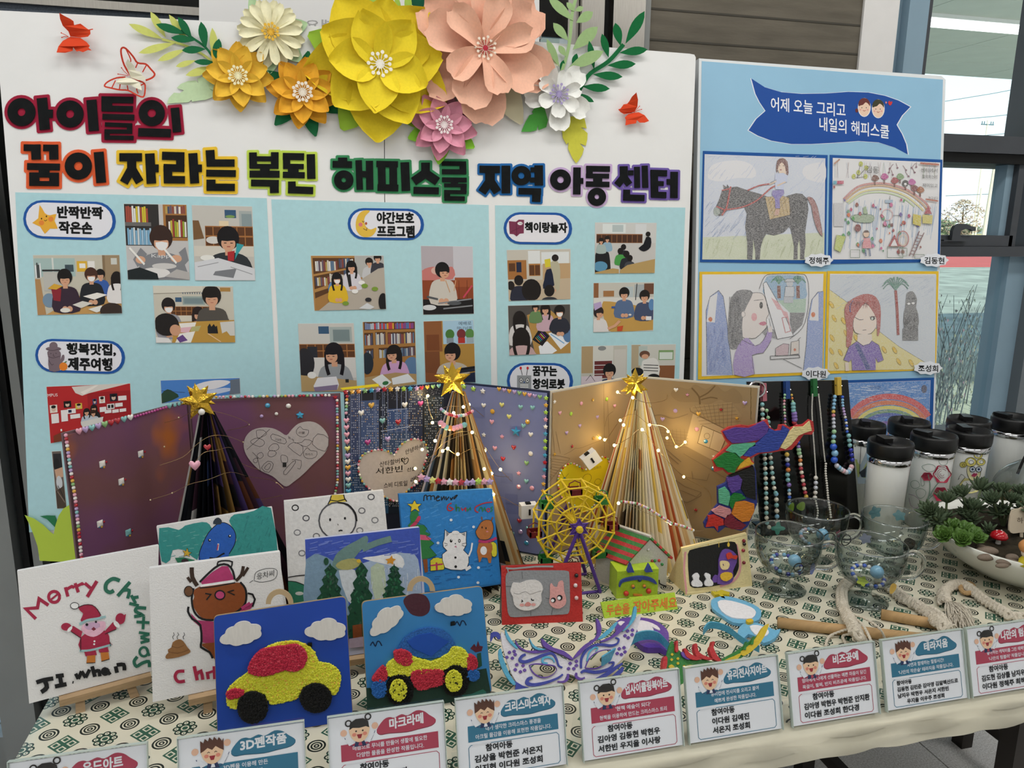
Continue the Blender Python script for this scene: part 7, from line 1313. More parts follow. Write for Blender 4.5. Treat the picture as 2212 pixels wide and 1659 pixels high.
def tv2(a, f, t):
    relief(t, f, 'screen', '1610 640 1650 600 1760 575 1900 545 1975 545 1995 600 2005 700 2000 760 1960 830 1880 875 1700 900 1640 895 1620 850', '161616', .0008)
    for x, y in ((1640, 640), (1705, 620), (1768, 590), (1850, 585), (1925, 565)): a.e('d8b43a', x, y, 10, 17).l('d8b43a', 4, [(x, y-40), (x, y)])
    relief(t, f, 'ghost', '1650 890 1640 860 1655 840 1645 815 1660 795 1685 785 1700 810 1695 835 1720 860 1718 890', 'e6e4e6', .004); relief(t, f, 'ghost', '1745 885 1742 855 1755 835 1740 805 1755 785 1785 800 1785 830 1805 855 1800 885', 'e6e4e6', .004)
    relief(t, f, 'purple_figure', '1840 870 1850 780 1850 680 1880 610 1930 600 1985 640 1990 700 1960 770 1965 830 1930 870', '6a4a9a', .003); relief(t, f, 'face', '1860 700 1880 690 1920 695 1935 720 1920 755 1880 760 1862 735', 'e6cf9a', .0045); relief(t, f, 'red_bow', '1910 640 1945 625 1960 650 1995 650 1985 680 1950 670 1920 680', 'c8402e', .005); relief(t, f, 'yellow_cape', '1865 800 1900 780 1950 785 1955 820 1910 850 1870 835', 'e0b43a', .005)
    a.off = .0048; a.l('5a2a6a', 6, '1882 715 1888 728'); relief(t, f, 'purple_cloud', '1800 830 1820 800 1845 810 1850 850 1810 860', '6a4a9a', .002)
    for x, y, c in ((2045, 535, '7a1a2a'), (2048, 560, '2a1a1a'), (2040, 610, '9a2a3a'), (2045, 705, '7a1a2a')): inst('knob', sphere_mesh('knob'+c, .0036, mat('knob_'+c, c, .15, coat=.5)), t, Matrix.Translation(f(x/SS+SX, y/SS+SY, .002)))
    q = random.Random(4); a.off = .0006
    for s_ in ('1590 620 1580 760 1600 950', '1600 940 1850 915 2105 880', '1575 600 1800 540 2060 480', '1985 560 2015 680 2010 780 1960 850 1860 890'): a.l('d89a9a' if s_[0] != '1' or '1985' in s_ or '1590' in s_ else 'e6d6a0', 16, s_, 6)
wedge('cream handmade television showing a purple figure on a black screen', 'toy_television', '1562 592 2065 475 2112 885 1592 962', 14, 'e2d29c', .07, 'dcc898', tv2)
# lime monster box
A = onz(1331, 1294, TZ+.001); B = onz(1420, 1287, TZ+.001); u = (B-A).normalized(); bk = V((-u.y, u.x, 0)); t = thing('monster_box', 'lime green box with a monster face, blue horns and blue brow', 'craft', A, '3D pen crafts')
LM = pen('aecb35'); MB().obox(A, u*(B-A).length, (0, 0, .056), bk*.045).mk('box', LM, t); f = lean(A+V((0, 0, 0)), B, 0)
for s_ in ('1140 782 1165 712 1192 782', '1280 782 1310 720 1338 778'): relief(t, f, 'horn', s_, '3a4a9a', .010, 0)
relief(t, f, 'brow', '1072 890 1085 850 1130 828 1220 812 1300 818 1350 840 1368 870 1355 872 1300 845 1220 838 1140 850 1095 865 1082 895', '3a4a9a', .004)
for x, y, c, r_ in ((1180, 888, 'e08a3a', .0034), (1268, 886, 'e08a3a', .0034), (1184, 896, '3a4a9a', .003), (1270, 892, '3a4a9a', .003), (1128, 945, 'd0402e', .0052), (1303, 926, 'd0402e', .0052), (1232, 838, '2a3a7a', .004)): inst('bump', sphere_mesh('b'+c+str(r_), r_, pen(c)), t, Matrix.Translation(f(x/SS+SX, y/SS+SY, .002)))
relief(t, f, 'mouth', '1185 950 1255 955 1255 968 1185 965', 'e08a3a', .003, 0)
# lime sign
A = onz(1306, 1336, TZ+.001); B = onz(1464, 1316, TZ+.001); f = lean(A, B, 28); t = thing('lime_sign', 'lime green handmade sign with orange words, before the monster box', 'sign', A, '3D pen crafts')
slab('plate', f, sub('930 1012 1505 935 1530 1068 960 1140', SX, SY, SS), 0, -.004, LM, t); a = Art(f, SX, SY, SS, base=.0006, step=.0001); a.t('d8782e', '두손을', 975, 1118, 85, 180, -16, .022).t('d8782e', '잡아주세요', 1182, 1095, 90, 340, -38, .022).build('lettering', PENC, t)
MB().obox(A+u*.06+V((0, .025, 0)), u*.03, V((0, 0, .018)), V((0, .012, 0))).mk('prop', LM, t)
# striped roof house
t = thing('candy_house', 'white handmade house with a red and green striped roof', 'craft', V((.59, 1.31, TZ)), '3D pen crafts')
G0 = onz(1352, 1278, TZ+.001); G1 = onz(1439, 1266, TZ+.001); dp = V((-.040, .062, 0)); eh = V((0, 0, .062)); ap = V((0, 0, .105)); M_ = (G0+G1)/2; WH = pen('c9c6bf')
MB().add([G0, G1, G1+eh, M_+ap, G0+eh, G0+dp, G1+dp, G1+dp+eh, M_+dp+ap, G0+dp+eh], [(0, 1, 2, 3, 4), (9, 8, 7, 6, 5), (0, 4, 9, 5), (1, 6, 7, 2), (0, 5, 6, 1)]).mk('walls', WH, t)
def roofside(E, nm):
    o = V((0, 0, .004)); K_ = M_+ap; e0 = E+eh; d = (e0-K_); b = MB(); n_ = d.cross(dp).normalized()*.004; n_ = n_ if n_.z > 0 else -n_
    for k in range(8): o_ = K_+dp*-.06+d*(k/8*1.12)+n_*.1; MB().obox(o_, d*(1.12/8), dp*1.12, n_).mk('roof_stripe', pen('b8363a' if k % 2 else '3a7a3e'), t)
roofside(G0, 'l'); roofside(G1, 'r')
MB().tube([M_+ap+V((0, 0, .005))-dp*.06, M_+ap+dp*1.06+V((0, 0, .005))], .0035, 6).mk('ridge', WH, t)
f = lean(G0, G1, 0)
for x, y, c in ((1300, 605, 'c9c6bf'), (1330, 692, '9a3a3a'), (1352, 690, '3a8a4a'), (1384, 688, 'c03a3a'), (1408, 718, '3a8a4a')): inst('bump', sphere_mesh('b'+c+'.003', .003, pen(c)), t, Matrix.Translation(f(x/SS+SX, y/SS+SY, .001)))
MB().tube([f(x/SS+SX, y/SS+SY, .003) for x, y in P2('1385 840 1388 868 1410 880 1440 890')], .0012, 5).mk('wire_hook', BLACK, t)
# ferris wheel
t = thing('ferris_wheel', 'yellow handmade ferris wheel with purple legs and green and dark red cabins', 'craft', V((.45, 1.31, TZ)), '3D pen crafts')
YW, PU = pen('dfc02e'), pen('52348a'); HB = ony(1246, 1137, 1.285); Rw = .078; hz = HB; bkv = V((.004, .05, 0)); q = random.Random(5)
def wp(k, r_, b=0): a_ = 2*math.pi*(k+.5)/12; return hz+V((math.sin(a_)*r_, 0, math.cos(a_)*r_))+bkv*b+V((q.uniform(-1, 1), q.uniform(-1, 1), q.uniform(-1, 1)))*.0012
for b_, nm in ((0, 'front_ring'), (1, 'back_ring')):
    mb = MB(); R_ = [[wp(k, Rw*s_, b_) for k in range(12)] for s_ in (1, .78, .52)]
    for L_ in R_: mb.tube(L_, .0019, 6, True)
    for k in range(12):
        mb.tube([hz+bkv*b_, R_[2][k], R_[1][k], R_[0][k]], .0016, 6); mb.ball(R_[0][k], .003, 6, 5); mb.ball(R_[1][k], .0026, 6, 5)
    mb.mk(nm, YW, t)
for k in range(12): MB().tube([wp(k, Rw, 0), wp(k, Rw, 1)], .0018, 6).mk('cross_bar', YW, t)
for k in range(8):
    a_ = 2*math.pi*k/8; c = hz+V((math.sin(a_)*Rw*1.0, 0, math.cos(a_)*Rw*1.0))+bkv*.5-V((0, 0, .014)); m = pen('2c7a3a') if k % 2 else pen('6a1a22'); w_ = .012
    cb = MB().box(c-V((w_, w_, .008)), c+V((w_, w_, -.006))); 
    for (x0, x1, y0, y1) in ((-1, 1, -1, -.75), (-1, 1, .75, 1), (-1, -.75, -1, 1), (.75, 1, -1, 1)): cb.box(c+V((x0*w_, y0*w_, -.006)), c+V((x1*w_, y1*w_, .003)))
    cb.mk('cabin', m, t); MB().tube([c+V((-w_, 0, .003)), c+V((-w_*.9, 0, .013)), c+V((0, 0, .018)), c+V((w_*.9, 0, .013)), c+V((w_, 0, .003))], .0012, 5).mk('cabin_handle', m, t)
for y_, nm in ((-.012, 0), (.064, 1)):
    o = hz+V((0, y_, 0)); st = MB(); n_ = 12
    for x_ in (-.052, .046): MB().tube([o, V((o.x+x_, o.y-.004+nm*.01, TZ+.003))], .0036, 6).mk('leg', PU, t)
    MB().tube([V((o.x-.052, o.y, TZ+.003)), V((o.x+.046, o.y, TZ+.003))], .0033, 6).mk('foot_bar', PU, t)
    pts = [V((math.sin(math.pi*i/6)*(.020 if i % 2 == 0 else .011), 0, math.cos(math.pi*i/6)*(.020 if i % 2 == 0 else .011))) for i in range(12)]
    mb = MB().add([o+V((0, -.004, 0))]+[o+p for p in pts]+[o+V((0, .004, 0))], [(0, 1+(i+1) % 12, 1+i) for i in range(12)]+[(13, 1+i, 1+(i+1) % 12) for i in range(12)]); mb.tube([o+p for p in pts], .002, 5, True); mb.mk('hub_star', PU, t)
MB().lathe(hz+V((0, -.020, 0)), [(0, -.002), (.006, -.001), (.007, .004), (.006, .09), (0, .092)], 10, axis=(0, 1, 0)).mk('axle', YW, t)
# ---- masks
SX, SY, SS = 1060, 1200, 4.424
def maskpart(t, f, nm, pts, c, h, h0=.0002, sm=2, holes=None, lab=None): return slab(nm, f, sub(catmull(P2(pts), sm, True), SX, SY, SS), h, h0, pen(c), t, holes=[sub(catmull(P2(k), 2, True), SX, SY, SS) for k in holes] if holes else None, label=lab)
A = onz(1112, 1493, TZ+.002); B = onz(1290, 1471, TZ+.002); f = lean(A, B, 42); t = thing('party_mask', 'white party mask with blue swirls and purple dots', 'mask', A, '3D pen crafts')
e1 = '365 1045 430 1035 530 1045 610 1060 635 1090 600 1130 540 1165 480 1165 420 1135 390 1090'; e2 = '900 1075 930 1000 990 940 1070 905 1130 900 1150 930 1120 1000 1070 1050 1000 1080 940 1088'
maskpart(t, f, 'mask_body', '100 725 160 790 210 850 300 915 430 925 570 915 690 980 770 1000 860 930 960 870 1120 810 1220 740 1330 640 1430 565 1420 640 1370 780 1330 880 1260 980 1180 1060 1060 1150 930 1200 840 1170 740 1130 700 1200 600 1240 460 1270 330 1265 240 1200 180 1080 130 930 105 830', 'cfccd2', .0035, sm=2, holes=[e1, e2])
BL_, PP, CY = '2e3a94', '5a3a94', '4d9fc0'
def swirl(c, w, pts, h=.006, nm='swirl'):
    p = catmull(P2(pts), 4); Lr, Rr = ribbon(p, [w*(.45+.55*math.sin(math.pi*min(.95, .15+i/len(p)))) for i in range(len(p))]); slab(nm, f, sub([(v.x, v.y) for v in Lr]+[(v.x, v.y) for v in reversed(Rr)], SX, SY, SS), h, .003, pen(c), t)
for c, w, s_ in ((BL_, 30, '335 945 300 960 280 1000 330 1015 420 985 520 945 590 935 630 990 650 1050 685 1070'), (PP, 12, '370 1048 430 1035 530 1042 610 1055 632 1090'), (PP, 12, '370 1048 400 1110 450 1150 520 1165 590 1140 632 1095'), (CY, 22, '545 1030 500 1020 500 985 540 970 590 985 610 1020'), (BL_, 34, '400 1165 360 1180 350 1220 420 1235 540 1210 640 1170 690 1135'), (PP, 26, '740 1130 735 1175 700 1205 640 1205'), (PP, 26, '820 1120 820 1160 860 1180 900 1165'), (BL_, 30, '865 1120 900 1100 1000 1115 1100 1095 1160 1060 1175 1020 1130 1025'), (BL_, 26, '865 1075 870 980 930 890 1030 850 1150 860 1210 840 1225 800 1195 785'), (PP, 12, '905 1070 935 1000 990 940 1070 905 1150 900'), (PP, 12, '905 1075 1000 1080 1080 1040 1140 960 1150 905'), (CY, 16, '920 1010 940 930 990 880 1025 885 1005 915'), (BL_, 40, '1000 1190 1100 1140 1200 1070 1260 1030')): swirl(c, w, s_)
for x, y in ((180, 925), (225, 915), (155, 972), (208, 980), (235, 945), (250, 1043), (310, 1050), (235, 1090), (285, 1110), (325, 1095), (1310, 720), (1355, 712), (1285, 765), (1315, 785), (1352, 755), (1230, 890), (1275, 880), (1210, 935), (1250, 945), (1285, 920), (760, 1030), (820, 1010), (745, 1080), (795, 1080), (820, 1050)): maskpart(t, f, 'purple_dot', [(x-18, y), (x, y-17), (x+18, y), (x, y+17)], PP, .005, .003)
for c, s_, h in ((CY, '75 905 100 890 115 960 150 1060 190 1150 240 1220 215 1235 150 1160 100 1060 75 980', .004), (CY, '140 700 165 750 200 810 260 880 240 885 180 830 145 770', .006), (PP, '235 805 270 860 340 905 440 905 540 895 560 915 420 935 310 910 250 860', .006), (CY, '370 785 400 840 450 880 530 895 460 905 400 870', .008), (PP, '485 790 520 820 600 880 700 910 790 985 770 995 690 950 570 905 500 860', .008), (PP, '790 985 830 920 900 850 980 800 1020 740 1010 600 1045 640 1060 720 1020 800 920 880 850 950', .008), (CY, '1020 805 1080 740 1140 690 1190 640 1215 640 1170 710 1090 780', .008), (PP, '1040 820 1150 770 1230 690 1300 620 1290 680 1210 760 1100 820', .007), (CY, '1260 720 1320 660 1360 560 1375 485 1395 500 1390 580 1350 650 1290 710', .008), (BL_, '230 1200 300 1240 400 1275 320 1290 235 1300 240 1250', .004), (BL_, '955 1205 1060 1180 1160 1150 1260 1060 1265 1110 1200 1160 1100 1185 1000 1205', .004), (BL_, '0 745 40 728 80 740 95 790 70 800 50 770 20 790 0 830', .004)): maskpart(t, f, 'flame', s_, c, h)
def strap(t, pts, c, w, th=.003, nm='strap'):
    P = [V(p) for p in catmull([tuple(p) for p in pts], 5)]; vs = []; fs = []
    for i, p in enumerate(P):
        vs += [p, p+V((0, 0, w)), p+V((0, th, w)), p+V((0, th, 0))]
        if i: k = 4*(i-1); fs += [(k+j, k+(j+1) % 4, k+4+(j+1) % 4, k+4+j) for j in range(4)]
    fs += [(0, 1, 2, 3), (4*len(P)-1, 4*len(P)-2, 4*len(P)-3, 4*len(P)-4)]; return MB().add(vs, fs).mk(nm, pen(c), t)
strap(t, [onz(1300, 1440, TZ+.03), onz(1345, 1410, TZ+.018), onz(1380, 1385, TZ+.018), onz(1420, 1385, TZ+.015), onz(1450, 1415, TZ+.012)], CY, .016)
t = thing('purple_glasses', 'purple and white round mask lying behind the white party mask', 'mask', onz(1390, 1400), '3D pen crafts')
FT = Pl((0, 0, TZ+.002), (0, 0, 1))
def flat(t, nm, pts, c, z1, z0, sm=2, ox=1060, oy=1200, sc=4.424, holes=None): return slab(nm, FT, sub(catmull(P2(pts), sm, True), ox, oy, sc), z1, z0, pen(c), t, holes=holes)
flat(t, 'purple_ring', '1200 630 1300 590 1420 590 1550 610 1650 670 1700 740 1700 820 1690 910 1620 880 1500 880 1430 850 1380 800 1300 760 1200 720', '5a3a9a', .010, 0); flat(t, 'white_inset', '1400 620 1500 630 1590 670 1620 710 1580 700 1540 680 1560 720 1500 770 1440 770 1390 690', 'dcd8e2', .012, .009); flat(t, 'white_inset', '1215 640 1250 625 1290 640 1250 670', 'dcd8e2', .012, .009)
A = onz(1436, 1478, TZ+.002); B = onz(1600, 1450, TZ+.002); f = lean(A, B, 38); t = thing('dragon_mask', 'green and yellow dragon mask with red spikes', 'mask', A, '3D pen crafts')
GN, YL, RD_ = '2f7a34', 'd2b62e', 'b82c30'
maskpart(t, f, 'green_body', '1730 815 1755 860 1830 930 1920 985 2050 1000 2160 1015 2260 960 2370 900 2500 800 2560 760 2520 860 2420 960 2300 1050 2200 1140 2000 1180 1850 1180 1830 1300 1790 1300 1780 1150 1700 1100 1675 1020 1690 920', GN, .004)
for s_ in ('2390 920 2480 850 2570 740 2600 690 2660 650 2630 740 2580 830 2500 910 2420 960', '1860 1075 1880 1050 1930 1045 1905 1075 1870 1095', '1700 1060 1730 1040 1760 1070 1720 1080', '2240 1000 2330 960 2400 930 2350 1000 2260 1050'): maskpart(t, f, 'yellow_patch', s_, YL, .006)
for x, y in ((1735, 945), (1790, 985), (1730, 995), (1790, 1030), (1850, 1060)): maskpart(t, f, 'yellow_dot', [(x-14, y), (x, y-14), (x+14, y), (x, y+14)], YL, .0055)
for s_ in ('1765 900 1770 850 1775 815 1790 820 1790 860 1795 910 1775 925', '1860 950 1850 890 1870 890 1900 930 1950 960 2030 980 1970 1000 1900 985', '1965 960 1945 880 1955 840 1975 850 1985 910 2030 950 2130 990 2060 995', '2120 980 2090 900 2110 860 2120 820 2145 830 2130 880 2170 960 2210 1010 2170 1010', '1650 990 1670 960 1690 980 1680 1080 1640 1090'): maskpart(t, f, 'red_spike', s_, RD_, .009)
maskpart(t, f, 'purple_spike', '1820 930 1840 920 1870 960 1920 985 1890 995 1840 970', '6a4aa0', .008)
for s_ in ('2410 900 2450 820 2440 900', '2480 850 2520 770 2510 850'): maskpart(t, f, 'green_spike', s_, GN, .008, sm=1)
strap(t, [onz(1520, 1372, TZ+.012), onz(1535, 1358, TZ+.02), onz(1570, 1366, TZ+.018), onz(1605, 1392, TZ+.012), onz(1640, 1410, TZ+.01)], CY, .012)
t = thing('blue_plaque', 'light blue and white oval plaques lying joined on the cloth', 'craft', onz(1600, 1330), '3D pen crafts')
flat(t, 'blue_oval', '1790 1000 1830 975 1900 965 2000 985 2120 1030 2180 1080 2160 1150 2060 1175 1960 1170 1880 1120 1800 1060', '6fb0d4', .006, 0, ox=1040, oy=1020, sc=3.607); flat(t, 'white_oval', '1840 1010 1900 995 2000 1015 2100 1050 2140 1090 2110 1135 2040 1140 1950 1130 1870 1080', 'e4e4ea', .008, .005, ox=1040, oy=1020, sc=3.607)
flat(t, 'blue_oval', '2000 1230 2040 1180 2120 1170 2200 1190 2290 1230 2330 1220 2290 1290 2200 1330 2160 1290 2080 1260 2040 1300 2000 1280', '6fb0d4', .006, 0, ox=1040, oy=1020, sc=3.607); flat(t, 'white_oval', '2090 1200 2150 1190 2220 1215 2240 1250 2200 1280 2130 1260', 'e4e4ea', .008, .005, ox=1040, oy=1020, sc=3.607); flat(t, 'yellow_bead', '2060 1150 2100 1140 2120 1158 2080 1170', 'd8b42e', .011, .006, ox=1040, oy=1020, sc=3.607)
t = thing('yellow_trinket', 'small yellow handmade trinket lying before the cream television', 'craft', onz(1558, 1280), '3D pen crafts')
flat(t, 'yellow_body', '1790 925 1830 930 1870 915 1935 935 1930 955 1880 950 1900 985 1870 975 1850 950 1820 955', 'c8b62e', .006, 0, 1, 1040, 1020, 3.607)
# ---- coloured map hanging at the corner of the tan book
SX, SY, SS = 1480, 800, 4.6075; f = Pl((0, 1.383, TZ), (0, -1, .0)); t = thing('coloured_map', 'two pieces of a bright coloured map hanging on a chain beside the tan book', 'craft', f(1600, 1150), '3D pen crafts')
def mp_(nm, s_, c, h=.005, h0=.0, sm=1): slab(nm, f, sub(catmull(P2(s_), sm, True), SX, SY, SS), h, h0, mat('wavy_'+c, c, .4, spec=.45, noise=.12, nscale=120, bump=.003, stretch=(1, 1, 3)), t)
mp_('red_outline', '365 610 440 565 560 545 640 555 720 535 820 490 840 560 900 600 930 590 940 545 1000 540 1050 575 1120 550 1180 540 1240 490 1275 510 1285 600 1260 640 1180 640 1110 740 1060 790 960 800 860 820 740 830 650 880 690 920 640 960 500 1000 430 1040 380 990 300 1010 290 940 275 890 350 820 440 740 400 690', 'c23a3a', .003, -.003)
for n_, s_, c in (('purple_part', '380 612 500 570 640 575 790 510 830 560 820 620 740 690 600 720 470 725 420 680', '5a4096'), ('blue_part', '740 700 820 620 840 575 900 605 960 600 975 550 1040 590 1010 660 950 750 930 790 840 810 720 820 650 860 580 850 640 780', '3348a0'), ('cream_part', '950 770 990 690 1030 620 1090 565 1180 560 1240 505 1262 600 1200 620 1130 650 1060 740 1000 785', 'e6d69c'), ('mint_part', '410 800 470 740 600 725 700 720 700 750 640 770 590 830 540 870 500 830', '5fb592'), ('green_part', '285 900 400 820 500 820 560 880 590 890 520 960 490 1020 430 1015 380 970 320 960', '1f7a34'), ('yellow_part', '520 990 550 930 640 865 660 910 690 930 600 960', 'e2ac34')): mp_(n_, s_, c, .006)
mp_('blue_outline', '430 1060 540 1020 680 950 705 1000 715 1320 690 1400 650 1500 620 1560 560 1600 400 1560 330 1615 290 1570 200 1570 190 1520 240 1440 330 1330 325 1160 410 1120', '2e3a8a', .003, -.003)
for n_, s_, c in (('black_part', '440 1050 540 1010 680 955 695 1010 705 1290 610 1260 560 1180 570 1090 530 1040 460 1060', '161616'), ('purple_part', '420 1075 530 1040 570 1090 550 1180 470 1225 430 1160', '5a4096'), ('mint_part', '335 1190 400 1160 440 1210 450 1260 430 1350 340 1320', '5fb592'), ('green_part', '445 1270 490 1220 560 1230 610 1275 500 1310 470 1380 445 1350', '1f7a34'), ('orange_part', '500 1310 600 1300 690 1330 690 1400 640 1500 570 1510 510 1470 465 1430', 'd8842c'), ('pink_part', '270 1400 350 1345 450 1380 460 1420 400 1470 300 1430', 'cf8f96'), ('red_part', '235 1450 290 1435 380 1480 385 1540 330 1550 325 1600 290 1550 210 1560 230 1500', 'c4332c'), ('maroon_part', '390 1500 420 1440 470 1430 500 1480 610 1540 560 1585 460 1580 390 1540', '7a1f34')): mp_(n_, s_, c, .006)
CHR = mat('chrome', 'cfcfd2', .12, metal=1); mb = MB(); pts = [(655+2*math.sin(i), 175+i*12) for i in range(27)]
for x, y in pts: mb.ball(f(x/SS+SX, y/SS+SY, .004), .0012, 5, 4)
o = mb.mk('chain', mat('brass_chain', '8a744a', .3, metal=1), t); o['kind'] = 'stuff'
# ================= necklaces, tumblers, glass cups, bowl garden =================
ACB = mat('black_acrylic', '0c0c0d', .12, spec=.6); SX, SY, SS = 1480, 800, 4.6075
A = V((.95, 1.444, TZ+.002)); B = V((1.192, 1.425, TZ+.002)); f = lean(A, B, 3); t = thing('necklace_stand', 'upright black acrylic panel with a clear top bar, necklaces hang before it', 'display stand', A)
slab('panel', f, '1614 825 1832 821 1858 1148 1646 1158', 0, -.005, ACB, t)
MB().tube([f(1610, 829, .002), f(1612, 824, .004), f(1829, 813, .004), f(1830, 818, .002)], .0022, 6).mk('top_bar', ACRYL, t)
d = V((0, 1, 0)); MB().box((.97, 1.45, TZ+.002), (1.17, 1.52, TZ+.005)).mk('foot', ACB, t)
t = thing('metal_ring', 'shiny metal ring hanging at the corner of the tan book', 'ring', f(1636, 842), None); MB().tube([f(1635+17*math.cos(k*.45), 841+17*math.sin(k*.45), .010) for k in range(14)], .0026, 8, True).mk('ring_band', CHR, t)
for c, x, y0, lab in (('b8707c', 1650.5, 829, 'pink clothespin at the left end of the necklace stand'), ('2c4a88', 1701, 824, 'blue clothespin holding the pastel bead necklace'), ('2c6a3c', 1760, 819, 'green clothespin holding the white pearl necklace'), ('d2b04a', 1812, 816, 'yellow clothespin holding the blue bead necklace')):
    t = thing('clothespin', lab, 'clothespin', f(x, y0+38), 'clothespins on the necklace stand'); m = mat('pin_'+c, c, .6, noise=.06, nscale=60)
    for o_, dx in ((.001, -2.5), (.006, 1.5)): slab('jaw', f, [(x-5+dx, y0), (x+4+dx, y0-1), (x+5+dx, y0+37), (x-4+dx, y0+38)], o_+.0045, o_, m, t)
    MB().tube([f(x-7, y0+16, .006), f(x+7, y0+18, .006)], .0014, 6).mk('spring', CHR, t)
BC = {'T': '7fb6b8', 'W': 'e2dac8', 'G': '9cc89a', 'P': 'd88a96', 'C': 'e2b8c0', 'V': '8a70b8', 'R': 'b03040', 'Y': 'dcb850', 'B': '2430a0', 'L': '86b8d8', 'O': 'd8803a', 'X': 'c8ccd8', 'w': 'dcd8cf', 'U': '2a5ac8', 'K': 'b8a0d0'}
def strand(lab, segs, cat='necklace'):
    t = thing('bead_necklace', lab, cat, f(segs[0][1][0]/SS+SX, segs[0][1][1]/SS+SY+2, .01), 'necklaces on the black stand')
    for cs, pts, r_, sp in segs:
        P = P2(pts) if isinstance(pts, str) else [(pts[i], pts[i+1]) for i in range(0, len(pts), 2)]; P = catmull(P, 4) if len(P) > 2 else P; D = [0]
        for a_, b_ in zip(P, P[1:]): D.append(D[-1]+math.dist(a_, b_))
        n = max(2, int(D[-1]/sp)+1); MB().tube([f(x/SS+SX, y/SS+SY, .009) for x, y in P], .0004, 4).mk('cord', mat('cord', 'c8c4b8', .5), t)
        for i in range(n):
            d_ = D[-1]*i/(n-1); k = max(j for j in range(len(P)-1) if D[j] <= d_+1e-6); u_ = (d_-D[k])/(D[k+1]-D[k]); c = cs[i % len(cs)]
            inst('bead', sphere_mesh('bead%s%.4f' % (c, r_), r_, mat('bead_'+c, BC[c], .18, spec=.6, coat=.4), 9, 7), t, Matrix.Translation(f((P[k][0]+(P[k+1][0]-P[k][0])*u_)/SS+SX, (P[k][1]+(P[k+1][1]-P[k][1])*u_)/SS+SY, .009)))
strand('necklace of large alternating blue and cream beads under the pink clothespin', [('TW', [768, 340, 772, 480, 792, 840, 805, 1200, 812, 1500, 835, 1560], .0050, 48), ('GG', [812, 400, 825, 470], .0042, 40), ('TW', [828, 515, 850, 865, 885, 1165, 900, 1220], .0050, 50), ('LWTW', [905, 1230, 908, 1300, 912, 1400, 915, 1510], .0054, 52)])
strand('pastel bead necklace with crystals, yellow and red beads under the blue clothespin', [('GGPCGCGCVP', [992, 245, 985, 340, 992, 450, 996, 545], .0030, 29), ('YOG', [1060, 245, 1070, 310], .0028, 28), ('TTT', [1075, 335, 1078, 400], .0056, 30), ('VVV', [1085, 430, 1090, 490], .0066, 28), ('RR', [1085, 520, 1100, 550], .0055, 28), ('UBV', [1122, 680, 1128, 760], .0045, 36), ('GG', [1130, 790, 1135, 825], .0056, 24), ('WOWRWRWRWRYO', [1145, 855, 1150, 960, 1175, 1110, 1195, 1220, 1205, 1255], .0048, 37), ('YXBOTTVC', [1013, 838, 1020, 940, 1025, 1000, 1018, 1060, 1033, 1140], .0054, 48), ('LwUwL', [1035, 1195, 1038, 1260, 1040, 1330], .0042, 32)])
strand('long thin white pearl necklace under the green clothespin', [('w', [1268, 240, 1262, 400, 1272, 600, 1290, 850, 1302, 1060], .0017, 15), ('wXXw', [1300, 1070, 1300, 1150, 1296, 1220, 1292, 1265], .0050, 46), ('w', [1300, 1300, 1320, 1400, 1312, 1470], .0024, 22), ('w', [1328, 240, 1350, 450, 1375, 750, 1392, 905], .0017, 15), ('w', [1400, 930, 1398, 1020, 1412, 1150, 1425, 1290, 1440, 1380, 1450, 1460], .0028, 24)])
strand('necklace of blue beads, smileys and hearts under the yellow clothespin', [('LLLLYPXXX', [1490, 262, 1476, 400, 1480, 560], .0043, 37), ('GLG', [1482, 610, 1475, 710], .0054, 48), ('ULU', [1476, 760, 1490, 830, 1484, 890], .0080, 62), ('XLXC', [1510, 950, 1560, 990, 1620, 1015, 1655, 960], .0060, 26), ('BBBTTT', [1665, 890, 1650, 800, 1638, 740, 1628, 650], .0052, 47), ('UwUwUwKKKLLL', [1612, 610, 1600, 500, 1582, 420, 1568, 340, 1566, 265], .0034, 29)])
